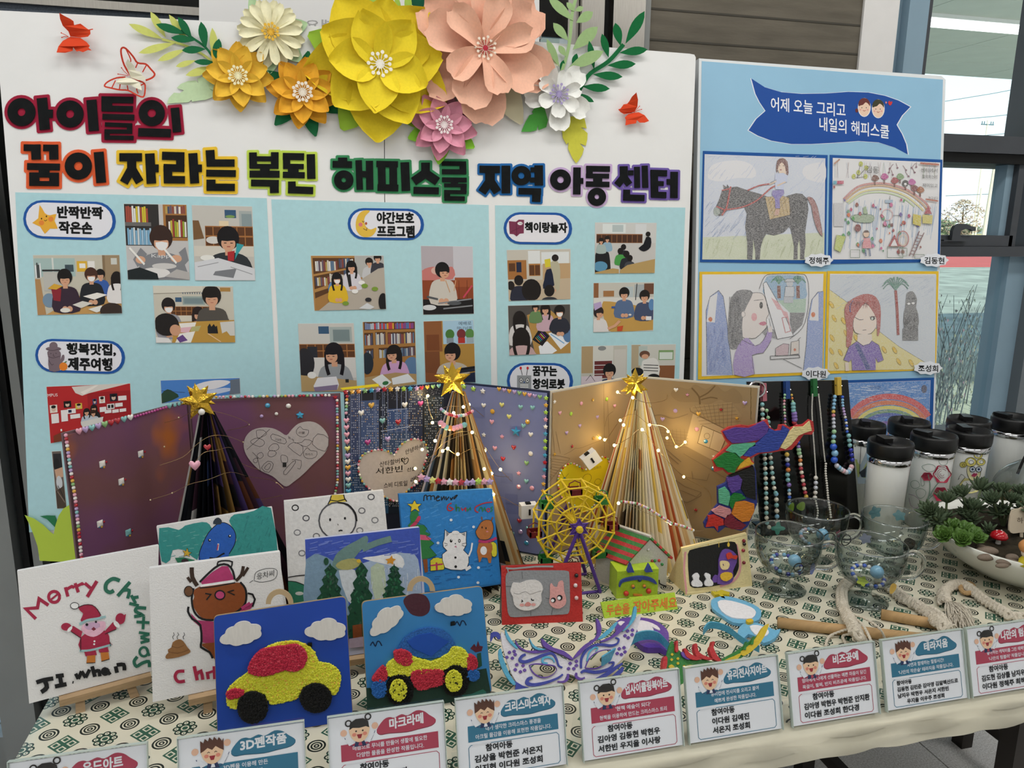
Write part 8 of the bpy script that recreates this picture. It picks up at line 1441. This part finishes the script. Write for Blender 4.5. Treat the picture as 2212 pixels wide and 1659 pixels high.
# ---- tumblers
SLV = mat('tumbler_paper', 'efefec', .5, noise=.02, nscale=20); LID = mat('black_lid', '0e0e0f', .38, spec=.5)
class Cyl:
    def __init__(s, c, r_): s.c, s.r = V(c), r_
    def __call__(s, x, y, off=0):
        d = ray(x, y); r_ = s.r+off; ox, oy = CAM.x-s.c.x, CAM.y-s.c.y; a_ = d.x*d.x+d.y*d.y; b_ = ox*d.x+oy*d.y; c_ = ox*ox+oy*oy-r_*r_; ds = b_*b_-a_*c_
        if ds <= 0: tt = -b_/a_; p = CAM+d*tt; v = V((p.x-s.c.x, p.y-s.c.y, 0)).normalized()*r_; return V((s.c.x+v.x, s.c.y+v.y, p.z))
        return CAM+d*((-b_-math.sqrt(ds))/a_)
def tumbler(lab, c, r_, fn=None, ang=0, h=.225):
    c = V((c[0], c[1], TZ+.0015)); t = thing('tumbler', lab, 'tumbler', c, 'white tumblers with black lids')
    MB().lathe(c, [(0, .002), (r_*.84, .002), (r_*.95, h-.05), (r_*.93, h-.048)], 32).mk('paper_sleeve', SLV, t, True)
    MB().lathe(c, [(0, 0), (r_*.88, 0), (r_*.9, .004), (r_*.985, h-.05)], 32).mk('clear_shell', ACRYL, t, True)
    MB().lathe(c, [(r_*.97, h-.05), (r_*1.0, h-.048), (r_*1.0, h-.036), (r_*.9, h-.035)], 32).mk('steel_rim', CHR, t, True)
    MB().lathe(c, [(r_*.9, h-.036), (r_*1.02, h-.034), (r_*1.05, h-.026), (r_*1.05, h-.006), (r_*1.0, h), (r_*.93, h-.002), (r_*.86, h-.012), (r_*.2, h-.013), (0, h-.0128)], 32).mk('lid', LID, t, True)
    M = Matrix.Translation(c+V((0, 0, h-.012))) @ Matrix.Rotation(R(ang), 4, 'Z'); b = MB().box((-r_*.22, -r_*1.0, 0), (r_*.22, -r_*.2, .013)); b.v = [M @ v for v in b.v]; b.mk('sip_flap', LID, t)
    b = MB().box((-r_*.12, -r_*.15, -.001), (r_*.12, r_*.8, .004)); b.v = [M @ v for v in b.v]; b.mk('slide_tab', LID, t)
    if fn: a = Art(Cyl(c, r_*.93), 1812, 840, 4.88, base=.0012, step=.00003); fn(a); a.build('drawing', PRINT, t)
def rose(a):
    GNL = '6a8a78'
    for s_ in ('800 1290 900 1220 950 1120 960 1000 940 900', '960 1130 1010 1040 1060 980', '930 1180 990 1120 1040 1060'): a.l(GNL, 9, s_, 4)
    for s_ in ('875 820 930 795 990 800 1020 830 1000 865 930 870', '1055 770 1070 720 1115 690 1145 730 1140 790 1090 805', '760 985 800 965 840 985 850 1030 800 1050 765 1030', '815 1075 860 1050 915 1080 905 1130 860 1155 825 1130', '865 930 890 950 900 1010 870 1020'): a.l(GNL, 4, s_, 3, 1)
    for x, y, rx, ry in ((1090, 900, 92, 95), (930, 925, 60, 45), (1075, 1110, 78, 75)):
        a.p('b8324e', [(x+rx*math.cos(k*.524)*(1+.08*(-1)**k), y+ry*math.sin(k*.524)*(1+.08*(-1)**k)) for k in range(12)], 3)
        for j in range(4): a.l('7a1c34', 4, [(x+rx*.2*(j+1)*math.cos(k*.6+j), y+ry*.2*(j+1)*math.sin(k*.6+j)) for k in range(7)], 2)
    a.l('9a7a98', 5, '735 1110 800 1130 860 1190 820 1260 760 1230 740 1150', 3).l('55555a', 5, '790 700 805 730').l('55555a', 5, '830 690 870 700 840 730')
def lady(a):
    a.p('d9d08c', '1255 1090 1270 1010 1330 940 1420 960 1500 950 1490 1060 1400 1100', 2).p('dfd8a8', '1355 820 1400 790 1480 800 1500 860 1485 930 1440 970 1380 950 1355 880', 2)
    for x, y, r_ in ((1390, 770, 60), (1470, 700, 46), (1500, 770, 46), (1310, 800, 36)): a.e('d9cc6a', x, y, r_, r_*.8).e(BK, x, y, r_, r_*.8, ring=4).e(BK, x+6, y+4, r_*.4, r_*.35, ring=4)
    for x in (1410, 1476): a.e('c9d4e0', x, 848, 30, 28).e(BK, x, 848, 30, 28, ring=6).e('333a55', x, 848, 12)
    a.p('a03858', '1395 915 1425 885 1440 895 1450 882 1462 905 1430 932', 1).l(BK, 4, '1355 820 1350 880 1380 950 1440 970 1485 930 1500 860', 3).l(BK, 4, '1255 1090 1270 1010 1335 930', 2).l(BK, 4, '1340 980 1370 1010 1430 1000 1480 970', 2).l(BK, 4, '1270 940 1255 960 1290 900 1330 930', 2)
def umb(a): a.p('b9c9d4', '160 500 330 500 300 1000 200 1000').p('5f7f5a', '165 610 180 550 240 500 300 540 330 620').l(BK, 5, '165 610 240 600 330 620').l(BK, 5, '232 610 216 900').p('b9c47a', '170 740 310 760 300 940 200 930').p('3a4048', '215 880 270 840 300 800 290 930 240 930')
P_ = lambda x, y, z=.225: onz(x, y, TZ+z)
tumbler('plain white tumbler in front, nearest the necklace stand', P_(1925, 953), .046, None, 170)
tumbler('white tumbler drawn with crimson roses', P_(2019, 938), .0475, rose, 200)
tumbler('white tumbler drawn with a curly yellow haired lady', P_(2095, 928), .0475, lady, 160)
tumbler('white tumbler right behind the yellow haired lady one', P_(2094, 905), .0475, None, 150); tumbler('white tumbler before the rainbow drawing', P_(1965, 909), .046, None, 150)
tumbler('white tumbler with a green umbrella drawing, beside the black panel', P_(1873, 915), .042, umb, 150); tumbler('white tumbler behind the glass terrarium, farthest right', P_(2190, 900), .0475, None, 190); tumbler('white tumbler seen through the glass terrarium', (1.70, 1.40), .0475, None, 150)
# ---- glass cups
CUPG = glassmat('cup_glass', 'fafdfd', .02, 1.7, 'a8b4b4'); RIM = mat('glass_solid', 'ffffff', .03, trans=1, ior=1.45)
cupprof = [(.0405, .0), (.041, .003), (.030, .007), (.012, .011), (.009, .02), (.012, .031), (.03, .038), (.047, .05), (.057, .068), (.0615, .09), (.0625, .116), (.0612, .118), (.0595, .1155), (.0585, .09), (.054, .069), (.045, .053), (.028, .042), (.0, .037)]
def cup(lab, c, ang, stick, beads):
    c = V((c[0], c[1], TZ+.0016)); t = thing('glass_cup', lab, 'cup', c, 'footed glass cups'); MB().lathe(c, [(0, .0)]+cupprof, 40).mk('bowl_and_foot', CUPG, t, True)
    a_ = R(ang); d = V((math.cos(a_), math.sin(a_), 0)); MB().tube(catmull([tuple(c+d*x+V((0, 0, z))) for x, z in ((.060, .098), (.078, .104), (.094, .092), (.094, .070), (.078, .054), (.052, .052))], 5), .0052, 10).mk('handle', RIM, t, True)
    MB().tube([c+V((.0618*math.cos(k*.157), .0618*math.sin(k*.157), .1172)) for k in range(40)], .0014, 6, True).mk('rim', RIM, t, True)
    for (an, z, kind, col, s_) in stick:
        b = MB(); an = R(an); rz = .0625 if z > .08 else .052; pts = []
        n_ = 20
        for k in range(n_):
            th_ = 2*math.pi*k/n_; rr = s_*(1 if kind == 'o' else (1+.22*math.cos(5*th_)) if kind == 'f' else (1+.35*math.cos(4*th_)) if kind == 'c' else (1+.12*math.cos(3*th_))); an2 = an+rr*math.cos(th_)/rz; pts.append(c+V((math.cos(an2)*rz*1.012, math.sin(an2)*rz*1.012, z+rr*math.sin(th_))))
        ctr = sum(pts, V((0, 0, 0)))/n_; 
        if kind == 'o': b.tube(pts, .0011, 5, True); b.tube([pts[12], (pts[14]+ctr)/2, (pts[18]+ctr)/2, pts[18]*.6+ctr*.4], .0009, 4)
        else: b.add(pts+[ctr], [(i, (i+1) % n_, n_) for i in range(n_)])
        b.mk('sticker', mat('sticker_'+col, col, .4), t)
    if beads:
        bt = thing('bead_bracelet', beads[0], 'bracelet', c+V((0, 0, .045)), 'bracelets in the glass cups'); cs, n = beads[1], 22; big = beads[2]
        for k in range(n):
            th_ = 2*math.pi*k/n; inst('bead', sphere_mesh('bb'+cs[k % len(cs)], .0042, mat('bead_'+cs[k % len(cs)], BC[cs[k % len(cs)]], .2), 8, 6), bt, Matrix.Translation(c+V((.028*math.cos(th_), .028*math.sin(th_), .052+.008*math.sin(th_)))))
        inst('large_bead', sphere_mesh('bigb'+big, .0125, mat('bead_'+big, BC[big], .2), 16, 12), bt, Matrix.Translation(c+V((.012, -.008, .062))))
cup('footed glass cup at the front left with a green clover sticker', (.852, 1.205), -25, ((75, .1, 'c', '5fae98', .011), (-100, .07, 'o', '1a1a1a', .009), (-60, .062, 'b', '7a88c0', .011), (130, .1, 'b', 'c8ccd8', .008)), ('blue and white bead bracelet with a pale blue ball', 'BLwBLw', 'L'))
cup('footed glass cup at the front right with a black smiley sticker', (.975, 1.128), -20, ((95, .097, 'o', '161616', .011), (-140, .062, 'f', 'b8cc58', .009), (-75, .05, 'b', 'd8b45a', .010), (60, .1, 'f', 'a8a8c0', .010), (-40, .07, 'b', '9aa0c8', .008)), ('blue and white bead bracelet with a deep blue ball', 'UwUwUw', 'L'))
cup('footed glass cup behind with lime green stickers, before the black panel', (.985, 1.305), -15, ((110, .098, 'b', 'a8c838', .011), (85, .098, 'b', 'a0bc48', .010), (-95, .072, 'o', '1a1a1a', .013), (-70, .08, 'f', 'b8587a', .008), (-40, .068, 'b', 'a890c8', .010)), ('pale bracelet with a pink bead in the cup with lime stickers', 'XLCX', 'L'))
cup('footed glass cup behind with pale blue blossom stickers', (1.115, 1.235), -20, ((85, .1, 'f', '8fbcc4', .013), (40, .098, 'f', '8fbcc4', .011), (125, .1, 'f', '6a7f90', .010), (-95, .078, 'b', '161a1a', .014), (-60, .07, 'f', 'a8c8cc', .009)), None)
# ---- bowl garden
BW = mat('white_ceramic', 'e6e7df', .15, spec=.5, coat=.3); bc = V((1.378, 1.158, TZ+.0015)); t = thing('garden_bowl', 'wide white ceramic bowl planted with a miniature garden', 'bowl', bc)
MB().lathe(bc, [(0, 0), (.07, 0), (.11, .012), (.155, .042), (.183, .075), (.190, .09), (.187, .0915), (.178, .075), (.15, .045), (.1, .02), (0, .014)], 56).mk('bowl_shell', BW, t, True)
SOIL = mat('dark_soil', '2a2418', .95, noise=.5, nscale=60, bump=.006); vs = [bc+V((0, 0, .084))]; fs = []; q = random.Random(2)
for i in range(1, 9):
    for k in range(36): r_ = .181*i/8; vs.append(bc+V((r_*math.cos(k*math.pi/18), r_*math.sin(k*math.pi/18), .084-.008*(i/8)**2+(q.uniform(-.003, .003) if i < 8 else -.002))))
for k in range(36):
    fs.append((0, 1+k, 1+(k+1) % 36))
    for i in range(7): a_ = 1+i*36; fs.append((a_+k, a_+36+k, a_+36+(k+1) % 36, a_+(k+1) % 36))
mk('soil', vs, fs, SOIL, t, True)
def leafmesh(nm, L, W, T, m):
    vs = []; fs = []
    for j, v in enumerate((0, .25, .55, .82, 1)):
        w_ = W*(.45, .85, 1, .7, .05)[j]; h_ = T*(.6, 1, 1, .6, .1)[j]; z = .18*L*v*v
        vs += [(-w_/2, L*v, z), (0, L*v, z-h_/2), (w_/2, L*v, z), (0, L*v, z+h_/3)]
        if j: k = 4*(j-1); fs += [(k+i, k+(i+1) % 4, k+4+(i+1) % 4, k+4+i) for i in range(4)]
    me = bpy.data.meshes.new(nm); me.from_pydata(vs, [], fs+[(3, 2, 1, 0)]); me.polygons.foreach_set('use_smooth', [True]*len(me.polygons)); me.materials.append(m); return me
DG = leafmesh('leaf', .024, .0085, .005, mat('succulent_dark', '4c5c44', .5, noise=.1, nscale=300)); LG = leafmesh('leaf', .019, .015, .004, mat('succulent_light', '4f7030', .4, noise=.1, nscale=200, coat=.2)); STM = mat('succulent_stem', '5a6848', .7)
def rosette(t, c, me, n, sc, up=V((0, 0, 1)), e0=22, e1=80):
    Bm = basis(up, V((.3, 1, .1)))
    for k in range(n): an = k*137.5; el = e0+(e1-e0)*k/n; s_ = sc*(1-.45*k/n); inst('leaf', me, t, Matrix.Translation(c) @ Bm @ Matrix.Rotation(R(an), 4, 'Z') @ Matrix.Rotation(R(el), 4, 'X') @ Matrix.Scale(s_, 4))
def gp(x, y, z): return onz(x, y, TZ+z)
def succ(lab, heads, base, me, n, sc):
    b0 = gp(*base, .082); t = thing('succulent', lab, 'succulent', b0, 'succulents in the bowl garden'); b = MB()
    for i, (x, y, z) in enumerate(heads):
        h = gp(x, y, z); up = (V((h.x-b0.x, h.y-b0.y, .06))).normalized(); b.tube([b0+V((i*.002, 0, -.004)), (b0+h)/2+V((0, 0, .004)), h], .0026, 6); rosette(t, h, me, n, sc, up)
        if me is DG: rosette(t, b0*.45+h*.55, me, 16, sc*.9, up, 0, 40)
    b.mk('stem', STM, t)
succ('dark green pointed succulent at the left rim of the bowl', ((2010, 1110, .135), (2045, 1085, .145), (2032, 1122, .11)), (2040, 1150), DG, 40, 1.35)
succ('tall dark green pointed succulent in the middle of the bowl', ((2080, 1072, .155), (2118, 1058, .155), (2100, 1100, .13), (2090, 1120, .11)), (2098, 1150), DG, 40, 1.35)
succ('dark green pointed succulent under the glass terrarium', ((2165, 1064, .155), (2185, 1085, .14), (2145, 1085, .14)), (2165, 1140), DG, 38, 1.3); succ('dark green pointed succulent at the right end, behind the wooden tag', ((2212, 1070, .15), (2225, 1100, .14)), (2215, 1140), DG, 40, 1.4); succ('small dark green succulent before the mushroom', ((2136, 1146, .10),), (2136, 1158), DG, 18, .9)
succ('cluster of light green rounded succulent rosettes at the front of the bowl', ((2062, 1143, .105), (2090, 1152, .105), (2042, 1160, .1), (2078, 1168, .1), (2105, 1165, .1)), (2072, 1165), LG, 24, 1.4)
t = thing('toy_mushroom', 'tiny red toy mushroom with white dots', 'ornament', gp(2155, 1178, .082)); c = gp(2155, 1178, .080); MB().lathe(c, [(0, 0), (.0055, 0), (.0045, .010), (.006, .019)], 12).mk('stem', mat('white_gloss', 'e8e4e0', .3), t, True)
MB().lathe(c+V((0, 0, .016)), [(0, .0), (.0155, .0), (.016, .004), (.013, .010), (.007, .0145), (0, .016)], 18).mk('cap', mat('mushroom_red', 'b01420', .15, coat=.6), t, True)
for k in range(9): an = k*2.4; r_ = .004+.009*(k/9); inst('dot', sphere_mesh('mdot', .0017, mat('white_gloss'), 6, 5), t, Matrix.Translation(c+V((r_*math.cos(an), r_*math.sin(an), .016+.0155*(1-(r_/.0165)**2)))))
for k, (x, y, rx, ry, rz) in enumerate(((2133, 1190, .020, .012, 25), (2130, 1204, .018, .009, 5), (2176, 1214, .022, .008, 15), (2165, 1222, .014, .006, 5), (2186, 1204, .013, .009, 0), (2120, 1182, .010, .007, 40))):
    c = gp(x, y, .086); me = sphere_mesh('pebble_mesh', 1, mat('grey_pebble', '77695c', .6, noise=.25, nscale=14), 14, 9); o = inst('pebble', me, None, Matrix.Translation(c) @ Matrix.Rotation(R(-rz), 4, 'Z') @ Matrix.Diagonal((rx, ry, ry*.75, 1))); tag(o, ['largest grey pebble left of the toy mushroom', 'flat grey pebble in front of the largest one', 'long flat pebble beside the toy figure', 'pebble half hidden at the front rim', 'round pebble left of the toy figure', 'small pebble beside the light green succulent'][k], 'pebble', 'pebbles in the bowl garden')
f = Pl(gp(2212, 1160, .085), (0, -1, .15)); t = thing('wooden_tag', 'small pale wooden name tag on a stick in the bowl', 'sign', f(2212, 1175)); pw = sub('640 470 655 410 700 400 727 385 800 380 830 400 850 470 840 530 790 545 700 550 660 555 635 535', 1960, 960, 2.885)
slab('tag_board', f, catmull(pw, 2, True), .002, -.001, mat('pale_wood', 'cdbfa8', .6), t); slab('stick', f, sub('704 545 722 545 722 640 704 640', 1960, 960, 2.885), -.001, -.003, mat('pale_wood'), t); a = Art(f, 1960, 960, 2.885, base=.0023); a.t('5a4a3a', '하늘', 683, 490, 36, 80, 6).build('lettering', PRINT, t)
c = gp(2212, 1222, .086); t = thing('toy_figure', 'toy figure with an orange cap and yellow clothes at the right rim', 'ornament', c); MB().ball(c+V((.004, 0, .037)), (.0165, .0165, .014), 14, 10).mk('cap', mat('toy_orange', 'd0925a', .4), t, True); MB().ball(c+V((.004, -.001, .026)), (.012, .012, .011), 12, 8).mk('head', mat('toy_skin', 'e8d8c8', .4), t, True); MB().lathe(c+V((.004, 0, 0)), [(0, 0), (.013, 0), (.0125, .01), (.006, .02)], 12).mk('body', mat('toy_yellow', 'd8c83a', .4), t, True)
tc_ = V((1.583, 1.343, TZ+.003)); t = thing('glass_terrarium', 'round glass terrarium with moss, succulents and a black cord handle', 'terrarium', tc_); r_ = .083
MB().lathe(tc_, [(0, 0), (.045, 0), (.06, .012)]+[(r_*math.cos(a_), .085+r_*math.sin(a_)) for a_ in [R(-52+k*9) for k in range(13)]]+[(.035, .162)], 36).mk('glass_globe', CUPG, t, True); MB().lathe(tc_, [(0, .006), (.06, .02), (.074, .055), (.078, .075), (.05, .088), (0, .095)], 24).mk('moss', mat('brown_moss', '55492c', .95, noise=.4, nscale=80, bump=.01), t, True)
MB().tube(catmull([(tc_.x+x, tc_.y, tc_.z+z) for x, z in ((-.05, .14), (-.03, .19), (.02, .235), (.08, .20))], 5), .003, 8).mk('cord_handle', BLACK, t); b0 = tc_
for x, y in ((-.02, -.02), (.01, -.035), (.02, .0), (-.005, -.045)): rosette(t, tc_+V((x, y, .10)), LG, 18, 1.2)
# ================= macrame and information cards =================
ROPE = mat('cotton_rope', 'c9c0b0', .9, noise=.12, nscale=400, bump=.001); DOW = mat('dowel_wood', 'b59468', .6, noise=.12, nscale=30, stretch=(1, 8, 1)); SX, SY, SS = 1600, 1080, 3.614
def rp(x, y, z): return onz(x/SS+SX, y/SS+SY, TZ+z)
def braid(t, nm, pts, R0=.008, r_=.0042, pitch=.027, n=3):
    P = [V(p) for p in catmull([tuple(rp(*p)) for p in pts], 14)]; L = [0]
    for a_, b_ in zip(P, P[1:]): L.append(L[-1]+(b_-a_).length)
    for k in range(n):
        o = []
        for i, p in enumerate(P):
            d = (P[min(i+1, len(P)-1)]-P[max(i-1, 0)]).normalized(); s_ = d.cross(V((0, 0, 1))).normalized(); ph = 2*math.pi*(L[i]/pitch+k/n); o.append(p+s_*R0*math.sin(ph)+V((0, 0, R0*.55*math.cos(2*ph))))
        MB().tube(o, r_, 6).mk(nm, ROPE, t)
def dowel(lab, a_, b_, r_=.0095):
    t = tag(MB().tube([rp(*a_, r_+.001), rp(*b_, r_+.001)], r_, 16).mk('wooden_dowel', DOW, None, True), lab, 'dowel', 'wooden dowels'); return t
dowel('long wooden dowel at the front left, under the cord knot', (290, 958), (1440, 1085)); dowel('shorter wooden dowel to the right, beside the tassel', (1098, 892), (1560, 975))
t = thing('macrame_hanger', 'braided cotton macrame cord knotted over the long wooden dowel', 'macrame', rp(820, 900, .002), 'macrame pieces')
braid(t, 'braided_cord', ((930, 600, .012), (850, 620, .012), (795, 690, .012), (795, 800, .012), (830, 890, .018), (850, 930, .028), (900, 1000, .029), (930, 1080, .022))); braid(t, 'braided_cord', ((830, 880, .022), (870, 940, .029), (900, 1030, .03), (960, 1090, .016)))
for s_ in (((850, 890, .028), (960, 920, .032), (1080, 1000, .028), (1130, 1090, .006)), ((840, 900, .03), (940, 960, .034), (1000, 1060, .03), (1030, 1150, .03), (1035, 1200, .035)), ((860, 1000, .022), (700, 1060, .006), (660, 1150, .004)), ((900, 1050, .02), (800, 1060, .008), (830, 1140, .004))): braid(t, 'loose_strand', s_, .0012, .0017, .012, 2)
t = thing('macrame_hanger', 'long braided cotton macrame with a tassel and wooden ring, right of the glass cups', 'macrame', rp(1400, 850, .002), 'macrame pieces')
braid(t, 'braided_cord', ((1080, 610, .010), (1180, 680, .011), (1275, 760, .011), (1400, 830, .011), (1500, 900, .018), (1560, 960, .026), (1620, 1010, .02)), .0095, .0052, .026); braid(t, 'braided_cord', ((1480, 850, .02), (1560, 900, .028), (1600, 960, .024), (1660, 1000, .018)), .006, .004)
braid(t, 'braided_cord', ((1590, 800, .012), (1585, 720, .012), (1640, 665, .012), (1720, 650, .012), (1800, 690, .013), (1900, 770, .012), (2030, 850, .012), (2110, 900, .012), (2200, 910, .012)), .008, .0046, .026)
MB().tube([rp(1770+52*math.cos(k*.39), 688+40*math.sin(k*.39), .010) for k in range(16)], .0045, 8, True).mk('wooden_ring', DOW, t)
q = random.Random(8); b = MB()
for k in range(150): x1, y1 = q.uniform(1600, 1830), q.uniform(930, 1010); mx_, my_ = (1620+x1)/2+q.uniform(-30, 60), 860+q.uniform(-40, 20); b.tube(catmull([tuple(rp(1610+q.uniform(-10, 20), 790, .014)), tuple(rp(mx_, my_, .016+q.uniform(0, .012))), tuple(rp(x1, y1, .003+q.uniform(0, .012)))], 3), .0007, 4, caps=False)
tag(b.mk('tassel', ROPE, t), kind='stuff'); braid(t, 'tassel_knot', ((1600, 745, .013), (1605, 790, .015)), .006, .005, .02)
# ---- information cards
TEAL, ROSE = '2d7392', 'b03c55'
def card(lab, X0, col, title, l1, l2, names, girl, w_=144, ny=None, titley=.0):
    Yb, th = .830, R(16.5); up = V((0, math.sin(th), math.cos(th))); O = V((X0, Yb, TZ+.003))+up*.103; f = Rect(O, (1, 0, 0), -up); f.n = V((0, -math.cos(th), math.sin(th)))
    t = thing('card_holder', lab, 'sign', (X0+.072, Yb, TZ+.001), 'information cards in clear holders')
    def q4(a_, b_, c_, d_): return [(a_, b_), (c_, b_), (c_, d_), (a_, d_)]
    slab('card', f, q4(1, 2, w_-1, 102), .0003, -.0003, mat('card_white', 'eeeef4', .55), t)
    slab('front_pane', f, q4(0, 0, w_, 103.5), .0052, .0040, ACRYL, t); slab('back_pane', f, q4(0, -2.5, w_, 103.5), -.0008, -.0024, ACRYL, t)
    MB().obox(f(0, 103.4, -.002), V((w_*.001, 0, 0)), V((0, .055, 0)), V((0, 0, .0014))).mk('foot_pane', ACRYL, t); MB().obox(f(0, 0, -.003), V((w_*.001, 0, 0)), V((0, .0012, 0)), V((0, .018, -.09))).mk('rear_pane', ACRYL, t)
    for x in (0, w_-.6): MB().obox(f(x, 0, -.002), V((.0007, 0, 0)), -up*.103, f.n*.0064).mk('side_edge', mat('acrylic_edge', 'b8c4bc', .2), t)
    MB().obox(f(0, 0, -.002), V((w_*.001, 0, 0)), up*.0007, f.n*.0064).mk('top_edge', mat('acrylic_edge'), t)
    a = Art(f, base=.0005, step=.00003); cx, cy, ww = 96, 19.5, 37; dk = {'2d7392': '1f5570', 'b03c55': '7e2a3e'}[col]
    blob = lambda dy: catmull([(cx-ww, cy+4+dy), (cx-ww*.75, cy-7+dy), (cx-ww*.55, cy-9+dy), (cx-ww*.4, cy-7.5+dy), (cx-ww*.15, cy-10.5+dy), (cx+ww*.05, cy-8+dy), (cx+ww*.35, cy-12.5+dy), (cx+ww*.6, cy-10.5+dy), (cx+ww*.78, cy-5+dy), (cx+ww, cy+2+dy), (cx+ww*.85, cy+8+dy), (cx+ww*.4, cy+10+dy), (cx, cy+11.5+dy), (cx-ww*.6, cy+10+dy), (cx-ww*.9, cy+10+dy)], 3, True)
    a.p(dk, blob(1)).p(col, blob(0)); tw = min(62, 11.5*len(title)*.92); a.t('e9e9ee', title, cx-tw/2, cy+6, 13, tw, -2, .04)
    a.p(col, q4(15, 36, 135, 56)); a.t('dcdce4', l1, 75-min(110, len(l1)*4.6)/2, 44.5, 6, min(110, len(l1)*4.6), 0, .02).t('dcdce4', l2, 75-min(112, len(l2)*4.6)/2, 53.5, 6, min(112, len(l2)*4.6), 0, .02)
    a.l(col, .8, [(18, 60), (132, 60), (135, 63), (135, 96), (132, 99), (18, 99), (15, 96), (15, 63)], 0, 1).l('e0e0e6', 1.4, '20 60 44 60'); n = len(names); h = 9.0 if n < 3 else 6.6
    a.t('1c1e24', '참여아동', 37 if n < 3 else 22, 70 if n < 3 else 68.5, h, h*3.9, 0, .042)
    for i, s_ in enumerate(names): tw = min(108, len(s_)*h*.9); a.t('1c1e24', s_, 37 if tw < 85 else 22, (70 if n < 3 else 68.5)+(i+1)*(h+(3.2 if n < 3 else 2.6)), h, tw, 0, .042)
    fx, fy = 38, 22
    a.l('2a3a6a', .7, '20 28 24 36 30 39', 2).l('2a3a6a', .7, '57 24 52 34 46 39', 2).e('e8b89c', 19, 22 if girl else 19, 4).e('e8b89c', 57 if girl else 55, 18 if girl else 13, 4).p('22305a', '31 40 33 33 43 33 46 40', 1).p('e8e8ee', '25 38 20 30 24 29 31 36').p('e8e8ee', '50 37 56 27 53 26 45 35')
    a.p('efc8a4', [(fx-11, fy-6), (fx+11, fy-6), (fx+11, fy+4), (fx+6, fy+11), (fx, fy+13), (fx-6, fy+11), (fx-11, fy+4)], 3)
    if girl: a.p('262220', [(fx-12, fy-3), (fx-11, fy-11), (fx-4, fy-15), (fx+5, fy-15), (fx+11, fy-11), (fx+12, fy-3), (fx+8, fy-5), (fx, fy-4), (fx-8, fy-5)], 1).e('262220', fx-13, fy-11, 3.4, ring=1.6).e('262220', fx+11, fy-16, 3.4, ring=1.6)
    else:
        sp = [(fx-13, fy-1)]+[(fx-13+k*2.6+(.9 if k % 2 else 0), fy-9-(6 if k % 2 == 0 else 2)-3*math.sin(math.pi*k/10)) for k in range(11)]+[(fx+13, fy-1), (fx+8, fy-4), (fx+4, fy-7), (fx, fy-3), (fx-5, fy-6), (fx-9, fy-3)]; a.p('5a3324', sp)
    for d in (-6.5, 6.5): a.e('e08a74', fx+d, fy+3.5, 2.6, 2.2)
    for d in (-4, 4): (a.e('2a1c18', fx+d, fy-.5, 1.1) if girl else a.l('2a1c18', .7, [(fx+d-1.6, fy), (fx+d, fy-1.2), (fx+d+1.6, fy)]))
    a.p('9a2430', [(fx-3.4, fy+3.5), (fx+3.4, fy+3.5), (fx+1.6, fy+8.5), (fx-1.6, fy+8.5)], 1).p(ROSE if girl else 'e8e8ee', '37 35 40 35 41 39 36 39'); a.build('print', PRINT, t)
card('red headed wood art card cut off at the lower left corner', -.362, ROSE, '우드아트', '나무판에 폼클레이를 붙여', '완성한 작품입니다.', ['김도현 박현준'], 1)
card('blue headed card for the 3D pen works, reading 3D펜작품', -.186, TEAL, '3D펜작품', '3D펜을 이용해 만든', '입체 작품입니다.', ['김예진 조성희'], 0)
card('red headed card for macrame, reading 마크라메, under the blue car board', -.015, ROSE, '마크라메', '매듭으로 무늬를 만들어 생활에 필요한', '다양한 물품을 완성한 작품입니다.', ['김아영 서은지'], 1)
card('blue headed card for the Christmas frames, reading 크리스마스액자', .143, TEAL, '크리스마스액자', '내가 생각한 크리스마스 풍경을', '아크릴 물감을 이용해 표현한 작품입니다.', ['김상율 박현준 서은지', '이지현 이다원 조성희'], 0)
card('red headed card for upcycled book art, reading 업사이클링북아트, before the white mask', .309, ROSE, '업사이클링북아트', "'헌책 예술이 되다'", '헌책을 이용하여 만드는 크리스마스 트리', ['김아영 김동현 박현우', '서한빈 우지율 이사랑'], 1)
card('blue headed card for glass transfer art, reading 유리전사지아트, before the dragon mask', .461, TEAL, '유리전사지아트', '유리컵에 전사지를 오리고 붙여', '예쁘게 완성한 작품입니다.', ['이다원 김예진', '서은지 조성희'], 0)
card('red headed card for bead craft, reading 비즈공예, before the long dowel', .620, ROSE, '비즈공예', '엄마에게 나에게 선물하는 예쁜 마음이 담긴', '목걸이, 팔찌, 반지 비즈공예 작품입니다.', ['김아영 박현우 박현준 안지환', '이다원 조성희 한다경'], 1)
card('blue headed card for the terrariums, reading 테라지움, before the tassel', .776, TEAL, '테라지움', '자연과 함께하는 힐링시간!', "'나만의 작은숲' 테라지움 작품입니다.", ['김동현 김민준 김아영 김알렉산드로', '남지우 박현우 서은지 서한빈', '우지율 이우주 조성희'], 0)
card('red headed card for the tumblers at the right edge of the picture', .926, ROSE, '나만의 텀블러', '좋아하는 캐릭터를 그린 매력만점', "'나만의 텀블러' 작품입니다.", ['김도현 김상률 남지우 변민준', '이다원 정해주 최혜원'], 1)
